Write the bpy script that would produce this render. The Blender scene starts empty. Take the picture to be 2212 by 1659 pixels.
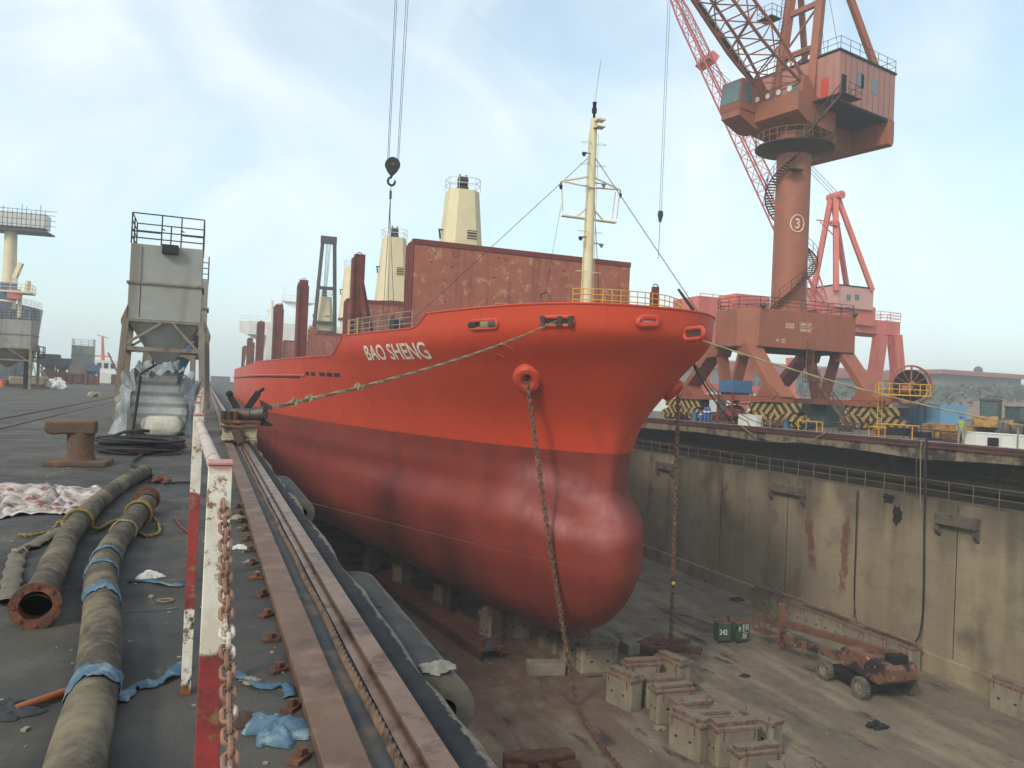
import bpy, bmesh, math, random
from mathutils import Vector, Matrix, noise as mnoise
random.seed(7)
sc = bpy.context.scene
COL = sc.collection
R = math.radians
def V(*a): return Vector(a)

# ------------------------------------------------------------------ camera
FPX = 1725.0; CW, CH = 2212.0, 1659.0
ROLL = math.atan(0.043); PITCH = math.atan(18.9/1725); PSI = R(20.96); HC = 1.8
_f = V(math.sin(PSI)*math.cos(PITCH), math.cos(PSI)*math.cos(PITCH), math.sin(PITCH))
_r0 = V(math.cos(PSI), -math.sin(PSI), 0); _u0 = _r0.cross(_f)
_cr = _r0*math.cos(ROLL) + _u0*math.sin(ROLL)
_cu = -_r0*math.sin(ROLL) + _u0*math.cos(ROLL)
CAM = V(0, 0, HC)
def ray(x, y): return _f*FPX + _cr*(x-CW/2) + _cu*(CH/2-y)
def at(x, y, z=None, X=None, Y=None, d=None):
    r = ray(x, y)
    if z is not None: t = (z-HC)/r.z
    elif X is not None: t = X/r.x
    elif Y is not None: t = Y/r.y
    else: t = d/FPX
    return CAM + r*t
cd = bpy.data.cameras.new('camera'); cam = bpy.data.objects.new('camera', cd); COL.objects.link(cam)
cd.sensor_width = 36; cd.lens = 36*FPX/CW; cd.clip_start = 0.05; cd.clip_end = 6000
m3 = Matrix((_cr, _cu, -_f)).transposed()
cam.matrix_world = Matrix.Translation(CAM) @ m3.to_4x4()
sc.camera = cam

# ------------------------------------------------------------------ materials
def C(r, g, b):
    f = lambda c: (c/12.92 if c <= .04045 else ((c+.055)/1.055)**2.4)
    return (f(r/255), f(g/255), f(b/255), 1)
class NT:
    def __init__(s, m):
        m.use_nodes = True; s.t = m.node_tree; s.n = s.t.nodes; s.l = s.t.links
        s.b = s.n.get('Principled BSDF'); s.pos = s.n.new('ShaderNodeNewGeometry').outputs['Position']
    def link(s, a, b): s.l.new(a, b)
    def mapv(s, sc=(1,1,1), rot=(0,0,0), loc=(0,0,0), src=None):
        m = s.n.new('ShaderNodeMapping'); s.link(src or s.pos, m.inputs['Vector'])
        m.inputs['Scale'].default_value = sc; m.inputs['Rotation'].default_value = rot; m.inputs['Location'].default_value = loc
        return m.outputs[0]
    def noise(s, scale, detail=6, rough=.6, vec=None, dist=0):
        n = s.n.new('ShaderNodeTexNoise'); s.link(vec or s.pos, n.inputs['Vector'])
        n.inputs['Scale'].default_value = scale; n.inputs['Detail'].default_value = detail
        n.inputs['Roughness'].default_value = rough; n.inputs['Distortion'].default_value = dist
        return n.outputs['Fac']
    def rng(s, v, lo, hi, a=0., b=1.):
        n = s.n.new('ShaderNodeMapRange'); s.link(v, n.inputs[0])
        n.inputs[1].default_value = lo; n.inputs[2].default_value = hi; n.inputs[3].default_value = a; n.inputs[4].default_value = b
        return n.outputs[0]
    def mix(s, fac, a, b):
        n = s.n.new('ShaderNodeMix'); n.data_type = 'RGBA'
        if isinstance(fac, (int, float)): n.inputs[0].default_value = fac
        else: s.link(fac, n.inputs[0])
        for i, c in ((6, a), (7, b)):
            if isinstance(c, tuple): n.inputs[i].default_value = c
            else: s.link(c, n.inputs[i])
        return n.outputs[2]
    def math(s, op, a, b=None, clamp=False):
        n = s.n.new('ShaderNodeMath'); n.operation = op; n.use_clamp = clamp
        for i, c in ((0, a), (1, b)):
            if c is None: continue
            if isinstance(c, (int, float)): n.inputs[i].default_value = c
            else: s.link(c, n.inputs[i])
        return n.outputs[0]
    def sep(s, v=None):
        n = s.n.new('ShaderNodeSeparateXYZ'); s.link(v or s.pos, n.inputs[0]); return n.outputs
    def bump(s, h, st=.2, dist=.05):
        n = s.n.new('ShaderNodeBump'); n.inputs['Strength'].default_value = st; n.inputs['Distance'].default_value = dist
        s.link(h, n.inputs['Height']); s.link(n.outputs[0], s.b.inputs['Normal'])
def mat(name, c1, c2=None, s=1.5, rough=.75, metal=0., dirt=None, dsc=.8, dlo=.5, dhi=.62, streak=None, slo=.5, shi=.72, ssc=1.2, bump=.15, bsc=22, bd=.03, spec=.4):
    m = bpy.data.materials.new(name); t = NT(m)
    c2 = c2 or tuple(x*.75 for x in c1[:3])+(1,)
    col = t.mix(t.rng(t.noise(s), .3, .7), c1, c2)
    if dirt: col = t.mix(t.rng(t.noise(dsc, 8, .68), dlo, dhi), col, dirt)
    if streak: col = t.mix(t.rng(t.noise(ssc, 5, .6, t.mapv((1, 1, .08))), slo, shi), col, streak)
    t.link(col, t.b.inputs['Base Color'])
    t.link(t.rng(t.noise(s*3.1), .3, .7, max(rough-.1, .05), min(rough+.1, 1)), t.b.inputs['Roughness'])
    t.b.inputs['Metallic'].default_value = metal; t.b.inputs['Specular IOR Level'].default_value = spec
    if bump: t.bump(t.noise(bsc, 5, .65), bump, bd)
    return m

# ------------------------------------------------------------------ mesh builder
class MB:
    def __init__(s): s.v = []; s.f = []
    def add(s, vs, fs):
        k = len(s.v); s.v += [Vector(p) for p in vs]; s.f += [tuple(i+k for i in f) for f in fs]; return s
    def box(s, c, size, rz=0, M=None):
        c = Vector(c); h = Vector(size)/2; M = M or Matrix.Rotation(rz, 3, 'Z')
        vs = [c + M @ V(x*h.x, y*h.y, z*h.z) for x in (-1,1) for y in (-1,1) for z in (-1,1)]
        return s.add(vs, [(0,1,3,2),(4,6,7,5),(0,4,5,1),(2,3,7,6),(0,2,6,4),(1,5,7,3)])
    def b2(s, lo, hi): return s.box((Vector(lo)+Vector(hi))/2, Vector(hi)-Vector(lo))
    def bar(s, p0, p1, w, h=None, up=V(0,0,1)):
        p0, p1 = Vector(p0), Vector(p1); d = (p1-p0); L = d.length; d.normalize(); h = h or w
        x = d.cross(up)
        if x.length < 1e-3: x = d.cross(V(0,1,0))
        x.normalize(); z = x.cross(d)
        return s.box((p0+p1)/2, (w, L, h), M=Matrix((x, d, z)).transposed())
    def tube(s, pts, r, n=8, closed=False, caps=True, lobes=0, twist=0, ld=.25):
        P = [Vector(p) for p in pts]; N = len(P); vs = []
        rr = r if isinstance(r, (list, tuple)) else [r]*N
        T = []
        for i in range(N):
            a = P[(i-1) % N] if (closed or i > 0) else P[i]; b = P[(i+1) % N] if (closed or i < N-1) else P[i]
            q = b-a; T.append(q.normalized() if q.length > 1e-9 else V(0,0,1))
        u = T[0].orthogonal().normalized()
        for i in range(N):
            u = u - T[i]*u.dot(T[i]); u = u.normalized() if u.length > 1e-6 else T[i].orthogonal().normalized()
            w = T[i].cross(u)
            for k in range(n):
                a = 2*math.pi*k/n; q = rr[i]*(1-ld*abs(math.sin(lobes*a/2)) if lobes else 1); a += twist*i
                vs.append(P[i] + (u*math.cos(a)+w*math.sin(a))*q)
        fs = []
        for i in range(N if closed else N-1):
            j = (i+1) % N
            for k in range(n):
                l = (k+1) % n; fs.append((i*n+k, i*n+l, j*n+l, j*n+k))
        if caps and not closed: fs += [tuple(reversed(range(n))), tuple((N-1)*n+k for k in range(n))]
        return s.add(vs, fs)
    def lathe(s, c, prof, n=24, axis=V(0,0,1)):
        c = Vector(c); a = Vector(axis).normalized(); u = a.orthogonal().normalized(); w = a.cross(u); vs = []
        for r, z in prof:
            for k in range(n):
                t = 2*math.pi*k/n; vs.append(c + a*z + (u*math.cos(t)+w*math.sin(t))*r)
        fs = [(i*n+k, i*n+(k+1) % n, (i+1)*n+(k+1) % n, (i+1)*n+k) for i in range(len(prof)-1) for k in range(n)]
        return s.add(vs, fs)
    def prism(s, poly, vec):
        P = [Vector(p) for p in poly]; n = len(P); vec = Vector(vec)
        return s.add(P+[p+vec for p in P], [tuple(reversed(range(n))), tuple(range(n, 2*n))]+[(i, (i+1) % n, n+(i+1) % n, n+i) for i in range(n)])
    def frust(s, c0, s0, c1, s1):
        c0, c1 = Vector(c0), Vector(c1)
        q = [(-1,-1),(1,-1),(1,1),(-1,1)]
        vs = [c0+V(a*s0[0]/2, b*s0[1]/2, 0) for a, b in q]+[c1+V(a*s1[0]/2, b*s1[1]/2, 0) for a, b in q]
        return s.add(vs, [(3,2,1,0),(4,5,6,7)]+[(i, (i+1) % 4, 4+(i+1) % 4, 4+i) for i in range(4)])
    def sphere(s, c, r, n=12, m=8):
        r = r if isinstance(r, (tuple, list)) else (r,)*3; c = Vector(c)
        vs = [c+V(0,0,r[2])]
        for i in range(1, m):
            t = math.pi*i/m
            vs += [c+V(r[0]*math.sin(t)*math.cos(2*math.pi*k/n), r[1]*math.sin(t)*math.sin(2*math.pi*k/n), r[2]*math.cos(t)) for k in range(n)]
        vs.append(c-V(0,0,r[2])); L = len(vs)-1
        fs = [(0, 1+k, 1+(k+1) % n) for k in range(n)]
        for i in range(m-2): fs += [(1+i*n+k, 1+(i+1)*n+k, 1+(i+1)*n+(k+1) % n, 1+i*n+(k+1) % n) for k in range(n)]
        fs += [(L, 1+(m-2)*n+(k+1) % n, 1+(m-2)*n+k) for k in range(n)]
        return s.add(vs, fs)
    def grid(s, f, nu, nv, cu=False):
        vs = [f(i/nu, j/nv) for i in range(nu+(0 if cu else 1)) for j in range(nv+1)]; w = nv+1; N = nu if cu else nu+1
        return s.add(vs, [(i*w+j, ((i+1) % N)*w+j, ((i+1) % N)*w+j+1, i*w+j+1) for i in range(nu) for j in range(nv)])
    def torus(s, c, a, b, r, n=16, m=6, pts=None):
        return s.tube(pts or [Vector(c)+Vector(a)*math.cos(2*math.pi*k/n)+Vector(b)*math.sin(2*math.pi*k/n) for k in range(n)], r, m, closed=True)
    def join(s, o, M=None):
        return s.add([(M @ p) if M else p for p in o.v], o.f)
    def xf(s, M):
        s.v = [M @ p for p in s.v]; return s
    def build(s, name, m, parent=None, origin=None, smooth=True, bevel=0, angle=35):
        o0 = Vector(origin) if origin else V(0,0,0)
        if parent: o0 = Vector(parent['_o'])
        me = bpy.data.meshes.new(name); me.from_pydata([p-o0 for p in s.v], [], s.f); me.materials.append(m)
        me.validate(); me.update()
        bm = bmesh.new(); bm.from_mesh(me); bmesh.ops.recalc_face_normals(bm, faces=bm.faces); bm.to_mesh(me); bm.free()
        if smooth:
            me.polygons.foreach_set('use_smooth', [True]*len(me.polygons)); me.set_sharp_from_angle(angle=R(angle))
        o = bpy.data.objects.new(name, me); COL.objects.link(o); o['_o'] = tuple(o0)
        if parent: o.parent = parent
        else: o.location = o0
        if bevel:
            b = o.modifiers.new('bevel', 'BEVEL'); b.width = bevel; b.segments = 2; b.limit_method = 'ANGLE'; b.harden_normals = False
        return o
def tag(o, label, cat, group=None):
    o['label'] = label; o['category'] = cat
    if group: o['group'] = group
    return o
def thing(name, loc, label, cat, group=None):
    o = bpy.data.objects.new(name, None); COL.objects.link(o); o.location = loc; o.empty_display_size = .2
    o['_o'] = tuple(loc); return tag(o, label, cat, group)
def struct(o, kind='structure'): o['kind'] = kind; return o
def copy_tree(o, parent=None):
    c = o.copy(); COL.objects.link(c)
    if parent: c.parent = parent
    for ch in list(o.children): copy_tree(ch, c)
    return c
def text_mb(s, size, M, ext=.004, bold=0, sx=1.):
    cu = bpy.data.curves.new('t', 'FONT'); cu.body = s; cu.size = size; cu.extrude = ext; cu.align_x = 'LEFT'; cu.offset = bold
    o = bpy.data.objects.new('t', cu); COL.objects.link(o); bpy.context.view_layer.update()
    me = bpy.data.meshes.new_from_object(o.evaluated_get(bpy.context.evaluated_depsgraph_get()))
    mb = MB(); mb.add([M @ V(p.co.x*sx, p.co.y, p.co.z) for p in me.vertices], [tuple(p.vertices) for p in me.polygons])
    bpy.data.objects.remove(o); bpy.data.curves.remove(cu); bpy.data.meshes.remove(me); return mb
def frame(o, x, y, z=None):   # 4x4 from origin and axes
    x = Vector(x).normalized(); y = Vector(y).normalized(); z = z or x.cross(y)
    M = Matrix((x, y, z)).transposed().to_4x4(); M.translation = Vector(o); return M
def interp(tab, x):   # monotone-ish cubic through (x, y) pairs sorted ascending
    if x <= tab[0][0]: return tab[0][1]
    if x >= tab[-1][0]: return tab[-1][1]
    for i in range(len(tab)-1):
        x0, y0 = tab[i]; x1, y1 = tab[i+1]
        if x <= x1:
            h = x1-x0; t = (x-x0)/h; sl = (y1-y0)/h
            def tg(k):
                if k <= 0 or k >= len(tab)-1: return sl
                a = (tab[k][1]-tab[k-1][1])/(tab[k][0]-tab[k-1][0]); b = (tab[k+1][1]-tab[k][1])/(tab[k+1][0]-tab[k][0])
                return 0 if a*b <= 0 else 2*a*b/(a+b)
            m0, m1 = tg(i), tg(i+1)
            return (2*t**3-3*t*t+1)*y0+(t**3-2*t*t+t)*h*m0+(-2*t**3+3*t*t)*y1+(t**3-t*t)*h*m1
def ssag(p0, p1, sag, n=24):
    p0, p1 = Vector(p0), Vector(p1)
    return [p0.lerp(p1, i/n) - V(0,0,4*sag*(i/n)*(1-i/n)) for i in range(n+1)]
def smooth_path(P, n=8):
    P = [Vector(p) for p in P]; out = []
    for i in range(len(P)-1):
        a = P[max(i-1,0)]; b = P[i]; c = P[i+1]; d = P[min(i+2, len(P)-1)]
        for k in range(n):
            t = k/n
            out.append(.5*((2*b)+(c-a)*t+(2*a-5*b+4*c-d)*t*t+(3*b-a-3*c+d)*t**3))
    out.append(P[-1]); return out
def railing(mb, pts, h=1.1, rails=3, r=.03, post=1.5, n=5):
    P = [Vector(p) for p in pts]
    for k in range(1, rails+1): mb.tube([p+V(0,0,h*k/rails) for p in P], r, n)
    for a, b in zip(P, P[1:]):
        m = max(1, round((b-a).length/post))
        for i in range(m): q = a.lerp(b, i/m); mb.tube([q, q+V(0,0,h)], r*1.1, n)
    mb.tube([P[-1], P[-1]+V(0,0,h)], r*1.1, n); return mb

# ------------------------------------------------------------------ render, world, sun, haze
sc.view_settings.view_transform = 'Standard'; sc.view_settings.look = 'None'; sc.view_settings.gamma = 1
sc.view_settings.exposure = EXPOSURE = 0.6
sc.cycles.volume_bounces = 3; sc.cycles.max_bounces = 6; sc.cycles.diffuse_bounces = 3; sc.cycles.glossy_bounces = 3
sc.cycles.use_denoising = True
SUN_EL, SUN_AZ = 36.0, 235.0     # azimuth clockwise from +Y
w = bpy.data.worlds.new('World'); sc.world = w; w.use_nodes = True
nt = w.node_tree; bg = nt.nodes['Background']; L = nt.links.new
sky = nt.nodes.new('ShaderNodeTexSky'); sky.sky_type = 'NISHITA'; sky.sun_disc = False
sky.sun_elevation = R(SUN_EL); sky.sun_rotation = R(SUN_AZ); sky.air_density = 1.0; sky.dust_density = 1.6; sky.ozone_density = 1.2
tc = nt.nodes.new('ShaderNodeTexCoord')
mp = nt.nodes.new('ShaderNodeMapping'); mp.inputs['Scale'].default_value = (1.9, .6, 2.0); mp.inputs['Rotation'].default_value = (0, R(24), R(35)); L(tc.outputs['Generated'], mp.inputs[0])
nz = nt.nodes.new('ShaderNodeTexNoise'); nz.inputs['Scale'].default_value = 2.1; nz.inputs['Detail'].default_value = 7; nz.inputs['Roughness'].default_value = .48; nz.inputs['Distortion'].default_value = .9
L(mp.outputs[0], nz.inputs['Vector'])
mr = nt.nodes.new('ShaderNodeMapRange'); L(nz.outputs['Fac'], mr.inputs[0])
mr.inputs[1].default_value = .32; mr.inputs[2].default_value = .78; mr.inputs[3].default_value = .3; mr.inputs[4].default_value = .78; mr.interpolation_type = 'SMOOTHSTEP'
mp2 = nt.nodes.new('ShaderNodeMapping'); mp2.inputs['Scale'].default_value = (.8, 5.5, 1.6); mp2.inputs['Rotation'].default_value = (R(20), R(-35), R(62)); L(tc.outputs['Generated'], mp2.inputs[0])
nz2 = nt.nodes.new('ShaderNodeTexNoise'); nz2.inputs['Scale'].default_value = 1.7; nz2.inputs['Detail'].default_value = 8; nz2.inputs['Roughness'].default_value = .55; nz2.inputs['Distortion'].default_value = .8; L(mp2.outputs[0], nz2.inputs['Vector'])
mr2 = nt.nodes.new('ShaderNodeMapRange'); L(nz2.outputs['Fac'], mr2.inputs[0]); mr2.inputs[1].default_value = .5; mr2.inputs[2].default_value = .8; mr2.inputs[3].default_value = 0; mr2.inputs[4].default_value = .45
ad = nt.nodes.new('ShaderNodeMath'); ad.operation = 'ADD'; ad.use_clamp = True; L(mr.outputs[0], ad.inputs[0]); L(mr2.outputs[0], ad.inputs[1])
mx = nt.nodes.new('ShaderNodeMix'); mx.data_type = 'RGBA'; L(ad.outputs[0], mx.inputs[0]); tn = nt.nodes.new('ShaderNodeMix'); tn.data_type = 'RGBA'; tn.blend_type = 'MULTIPLY'; tn.inputs[0].default_value = 1; L(sky.outputs[0], tn.inputs[6]); tn.inputs[7].default_value = (.98, 1.14, 1.02, 1); L(tn.outputs[2], mx.inputs[6]); mx.inputs[7].default_value = (4.85, 5.2, 5.35, 1)
L(mx.outputs[2], bg.inputs['Color']); bg.inputs['Strength'].default_value = .15
sl = bpy.data.lights.new('sun', 'SUN'); so = bpy.data.objects.new('sun', sl); COL.objects.link(so)
sl.energy = 1.45; sl.angle = R(10); sl.color = (1, .9, .76)
a = R(SUN_AZ); e = R(SUN_EL)
so.rotation_euler = V(math.sin(a)*math.cos(e), math.cos(a)*math.cos(e), math.sin(e)).to_track_quat('Z', 'Y').to_euler()
so.location = (0, 0, 80)
HAZE = 0.0011
hm = bpy.data.materials.new('haze_air'); hm.use_nodes = True; t_ = hm.node_tree; t_.nodes.remove(t_.nodes['Principled BSDF'])
pv = t_.nodes.new('ShaderNodeVolumePrincipled'); pv.inputs['Color'].default_value = (.93, .96, .97, 1); pv.inputs['Density'].default_value = HAZE; pv.inputs['Anisotropy'].default_value = .2
t_.links.new(pv.outputs[0], t_.nodes['Material Output'].inputs['Volume'])
struct(MB().b2((-1300, -400, -18), (1700, 1700, 66)).build('haze', hm, smooth=False), 'stuff')
# ------------------------------------------------------------------ palette
ZF = -15.2; XW = 45.0
M = {}
M['rust'] = mat('rust', C(100,68,53), C(74,50,42), 6, .9, dirt=C(128,80,56), dsc=3, bump=.3)
M['rustdark'] = mat('rustdark', C(74,56,48), C(52,42,38), 4, .9, dirt=C(105,66,46), dsc=2, bump=.3)
M['dark'] = mat('dark', C(34,35,37), C(24,24,26), 2, .8)
M['black'] = mat('black', C(12,12,13), C(8,8,9), 2, .9)
M['steel'] = mat('steel', C(95,95,95), C(75,72,70), 3, .55, .5, dirt=C(90,66,52), dsc=2)
M['grey'] = mat('grey', C(150,150,145), C(138,136,130), 1.2, .65, dirt=C(120,112,100), dsc=.7, dlo=.55, dhi=.75, streak=C(118,110,98))
M['cream'] = mat('cream', C(214,200,164), C(202,187,150), 1, .6, streak=C(165,135,92), slo=.62, shi=.85)
M['white'] = mat('white', C(222,222,216), C(205,205,200), 1, .6, streak=C(160,140,120), slo=.64, shi=.85)
M['yellow'] = mat('yellow', C(214,165,45), C(190,140,40), 3, .6)
M['rope'] = mat('rope', C(150,135,105), C(110,98,78), 18, .95, bump=.5, bsc=60, bd=.01)
M['wire'] = mat('wire', C(80,82,84), C(60,62,64), 4, .6, .3)
M['glass'] = mat('glass', C(90,115,112), C(70,90,90), 1, .15, bump=0, spec=.8)
M['crane'] = mat('crane', C(150,88,65), C(138,79,58), .5, .62, dirt=C(114,74,56), dsc=.35, dlo=.52, dhi=.75, streak=C(120,72,54), slo=.55, shi=.8)
M['cranepale'] = mat('cranepale', C(166,118,108), C(156,106,96), .6, .65, streak=C(140,86,72), slo=.6, shi=.82)
M['pink'] = mat('pink', C(206,114,102), C(198,104,92), .4, .6, streak=C(178,94,82))
M['brownrust'] = mat('brownrust', C(160,98,78), C(142,84,68), 1.4, .85, dirt=C(176,132,104), dsc=1.3, dlo=.555, dhi=.63, streak=C(112,62,54))
M['stanchion'] = mat('stanchion', C(118,56,48), C(92,44,40), 1.6, .85, dirt=C(78,44,40), dsc=1.4, streak=C(140,92,78), slo=.6, shi=.8)
M['conc'] = mat('conc', C(148,138,118), C(128,118,100), 1.2, .92, dirt=C(96,88,76), dsc=1.5, dlo=.54, dhi=.7, streak=C(104,92,78), slo=.56, shi=.8, bump=.3)
M['wood'] = mat('wood', C(112,74,60), C(88,62,52), 3, .9, dirt=C(72,58,52), dsc=2.5, bump=.5, bsc=14)

def asphalt(name, base, alt, patch, s=.35, lo=.5, hi=.66, s2=None, streak=None):
    m = bpy.data.materials.new(name); t = NT(m)
    c = t.mix(t.rng(t.noise(.9, 8, .7), .35, .65), base, alt)
    c = t.mix(t.rng(t.noise(s, 9, .62, dist=.4), lo, hi), c, patch)
    if s2: c = t.mix(t.rng(t.noise(s2[0], 8, .7, t.mapv(s2[4])), s2[1], s2[2]), c, s2[3])
    if streak: c = t.mix(t.rng(t.noise(streak[0], 6, .6, t.mapv(streak[1], (0,0,R(streak[4])))), streak[2], streak[3]), c, streak[5])
    c = t.mix(t.math('MULTIPLY', t.rng(t.noise(1.1, 9, .7, t.mapv(loc=(4, 6, 1))), .56, .66), .55), c, patch)
    c = t.mix(t.math('MULTIPLY', t.rng(t.noise(1.7, 7, .65, t.mapv(loc=(14, 3, 1))), .58, .66), .6), c, tuple(x*.5 for x in base[:3])+(1,))
    if name == 'quay':
        qx = t.sep()
        far_ = t.math('MULTIPLY', t.rng(qx[1], 13., 24.), t.rng(t.noise(.5, 7, .65), .3, .6))
        c = t.mix(t.math('MULTIPLY', far_, .6), c, C(92,86,77))
        ex_ = t.math('DIVIDE', t.math('SUBTRACT', qx[0], -2.0), 1.5); ey_ = t.math('DIVIDE', t.math('SUBTRACT', qx[1], 3.9), 1.5)
        el = t.rng(t.math('ADD', t.math('MULTIPLY', ex_, ex_), t.math('MULTIPLY', ey_, ey_)), 1.2, .3)
        c = t.mix(t.math('MULTIPLY', t.math('MULTIPLY', el, t.rng(t.noise(2.2, 8, .7), .42, .62)), .75), c, C(104,97,85))
        vo = t.n.new('ShaderNodeTexVoronoi'); vo.feature = 'DISTANCE_TO_EDGE'; vo.inputs['Scale'].default_value = .55
        dv = t.n.new('ShaderNodeVectorMath'); dv.operation = 'ADD'; nv = t.n.new('ShaderNodeTexNoise'); t.link(t.pos, nv.inputs['Vector']); nv.inputs['Scale'].default_value = 1.3; nv.inputs['Detail'].default_value = 6
        t.link(t.pos, dv.inputs[0]); t.link(nv.outputs['Color'], dv.inputs[1]); t.link(dv.outputs[0], vo.inputs['Vector'])
        c = t.mix(t.math('MULTIPLY', t.rng(vo.outputs['Distance'], .012, .003), t.rng(t.noise(.6, 3), .45, .6, 0, .7)), c, C(24,24,26))
        c = t.mix(t.math('MULTIPLY', t.rng(t.noise(3.5, 8, .7, t.mapv((1, .5, 1))), .6, .68), .5), c, C(112,104,92))
        c = t.mix(t.math('MULTIPLY', t.rng(t.noise(.8, 5, .55, t.mapv(loc=(21, 3, 1))), .62, .66), .75), c, C(22,22,24))
    sp = t.rng(t.noise(140, 2, .5), .35, .7)
    c = t.mix(t.math('MULTIPLY', sp, .35), c, tuple(x*1.9 for x in patch[:3])+(1,))
    t.link(c, t.b.inputs['Base Color']); t.link(t.rng(t.noise(1.3, 6), .35, .65, .6, .95), t.b.inputs['Roughness'])
    t.b.inputs['Specular IOR Level'].default_value = .3
    t.bump(t.math('ADD', t.noise(60, 6, .7), t.math('MULTIPLY', t.noise(4, 6, .6), 1.5)), .35, .02)
    return m
M['quay'] = asphalt('quay', C(45,47,51), C(37,38,42), C(88,81,70), .3, .5, .68, (.22, .55, .62, C(38,39,43), (1,1,1)))
M['farquay'] = asphalt('farquay', C(92,86,80), C(74,70,68), C(112,100,88), .2)
# dock floor: grey-brown concrete, red overspray under the bow, dark wet stains along the dock
m = bpy.data.materials.new('dock_floor'); t = NT(m)
c = t.mix(t.rng(t.noise(.25, 8, .65), .35, .65), C(120,107,90), C(97,86,75))
c = t.mix(t.rng(t.noise(.5, 8, .7, t.mapv((1, .22, 1), (0, 0, R(8)))), .48, .66), c, C(140,130,108))
c = t.mix(t.rng(t.noise(.35, 9, .7, t.mapv((1, .35, 1), loc=(3, 9, 0))), .56, .62), c, C(52,50,50))
c = t.mix(t.rng(t.noise(2.2, 6, .7), .6, .7), c, C(66,62,58))
px = t.sep()
dx = t.math('DIVIDE', t.math('SUBTRACT', px[0], 17.0), 8.5); dy = t.math('DIVIDE', t.math('SUBTRACT', px[1], 47.0), 17.0)
rr = t.math('SQRT', t.math('ADD', t.math('MULTIPLY', dx, dx), t.math('MULTIPLY', dy, dy)))
red = t.math('MULTIPLY', t.rng(rr, 1.1, .45), t.rng(t.noise(.6, 8, .7), .32, .6))
c = t.mix(t.math('MULTIPLY', red, .7), c, C(108,68,58))
t.link(c, t.b.inputs['Base Color']); t.link(t.rng(t.noise(.5, 6), .4, .6, .55, .95), t.b.inputs['Roughness']); t.b.inputs['Specular IOR Level'].default_value = .35
t.bump(t.math('ADD', t.noise(20, 6, .7), t.math('MULTIPLY', t.noise(2.5, 6, .6), 1.)), .35, .03)
M['floor'] = m
# dock wall concrete: poured lifts, vertical streaks, soot, red paint splashes, moss
m = bpy.data.materials.new('dock_wall'); t = NT(m); px = t.sep()
c = t.mix(t.rng(t.noise(.1, 4, .5), .3, .7), C(158,143,119), C(138,125,104))
c = t.mix(t.math('MULTIPLY', t.rng(t.noise(.55, 6, .55), .45, .7), .35), c, C(120,106,86))
st = t.noise(.5, 4, .5, t.mapv((1, 1, .045)))
c = t.mix(t.math('MULTIPLY', t.rng(st, .48, .74), .5), c, C(104,93,76))
s2 = t.noise(1.6, 4, .5, t.mapv((1, 1, .04), loc=(2, 8, 3)))
c = t.mix(t.math('MULTIPLY', t.rng(s2, .55, .75), .3), c, C(96,86,72))
c = t.mix(t.math('MULTIPLY', t.math('MULTIPLY', t.rng(t.noise(.4, 4, .5, t.mapv((1, 1, .06), loc=(4, 2, 1))), .52, .68), t.rng(px[1], 46., 28.)), .8), c, C(96,98,62))
c = t.mix(t.math('MULTIPLY', t.math('MULTIPLY', t.rng(t.noise(.42, 4, .5, t.mapv((1, 1, .09), loc=(7, 7.3, 1))), .64, .67), t.rng(t.noise(.7, 4, .5, t.mapv(loc=(1, 1, 9))), .42, .6)), .75), c, C(118,64,52))
for (xx, z_lo, z_hi, wd, tilt) in ((at(1750, 1180, X=XW).y, -11.2, -6.2, .45, -.16), (at(1826, 1180, X=XW).y, -12.2, -5.6, .4, .05), (at(1560, 1150, X=XW).y, -9, -5, .6, .0)):
    u = t.math('ADD', t.math('SUBTRACT', px[1], xx), t.math('ADD', t.math('MULTIPLY', t.math('ADD', px[2], 8.5), tilt), t.math('MULTIPLY', t.math('SUBTRACT', t.noise(.8, 5, .6), .5), 1.3)))
    k = t.math('MULTIPLY', t.rng(t.math('ABSOLUTE', u), wd, wd*.7), t.math('MULTIPLY', t.rng(px[2], z_lo, z_lo+.6), t.rng(px[2], z_hi, z_hi-1.2)))
    c = t.mix(t.math('MULTIPLY', t.math('MULTIPLY', k, t.rng(t.noise(1.4, 5, .6), .3, .5)), .8), c, C(112,60,52))
c = t.mix(t.math('MULTIPLY', t.rng(t.noise(.35, 6, .6, t.mapv(loc=(9, 9, 2))), .5, .72), .75), c, C(86,76,64))
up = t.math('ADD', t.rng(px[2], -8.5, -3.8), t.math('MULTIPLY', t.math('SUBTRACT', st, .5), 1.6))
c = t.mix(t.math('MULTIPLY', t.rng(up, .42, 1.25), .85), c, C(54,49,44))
jz = t.math('ABSOLUTE', t.math('SUBTRACT', t.math('FRACT', t.math('MULTIPLY', px[2], 1/1.35)), .5))
c = t.mix(t.math('MULTIPLY', t.rng(jz, .482, .494), t.rng(t.noise(1.5, 3), .35, .6, .1, .6)), c, C(88,78,64))
t.link(c, t.b.inputs['Base Color']); t.b.inputs['Roughness'].default_value = .92; t.b.inputs['Specular IOR Level'].default_value = .25
t.bump(t.noise(14, 5, .6), .2, .015)
M['wall'] = m
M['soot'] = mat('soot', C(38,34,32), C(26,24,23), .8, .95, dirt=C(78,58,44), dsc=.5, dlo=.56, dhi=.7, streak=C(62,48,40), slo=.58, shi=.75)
M['coping'] = mat('coping', C(138,124,102), C(112,100,84), .9, .9, dirt=C(50,46,44), dsc=.45, dlo=.5, dhi=.6, streak=C(70,62,54), slo=.52, shi=.66, bump=.4)
M['redfascia'] = mat('redfascia', C(104,62,56), C(84,52,48), .8, .8, dirt=C(60,48,46), dsc=.5, dlo=.5, dhi=.66, streak=C(78,54,46))

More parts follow.
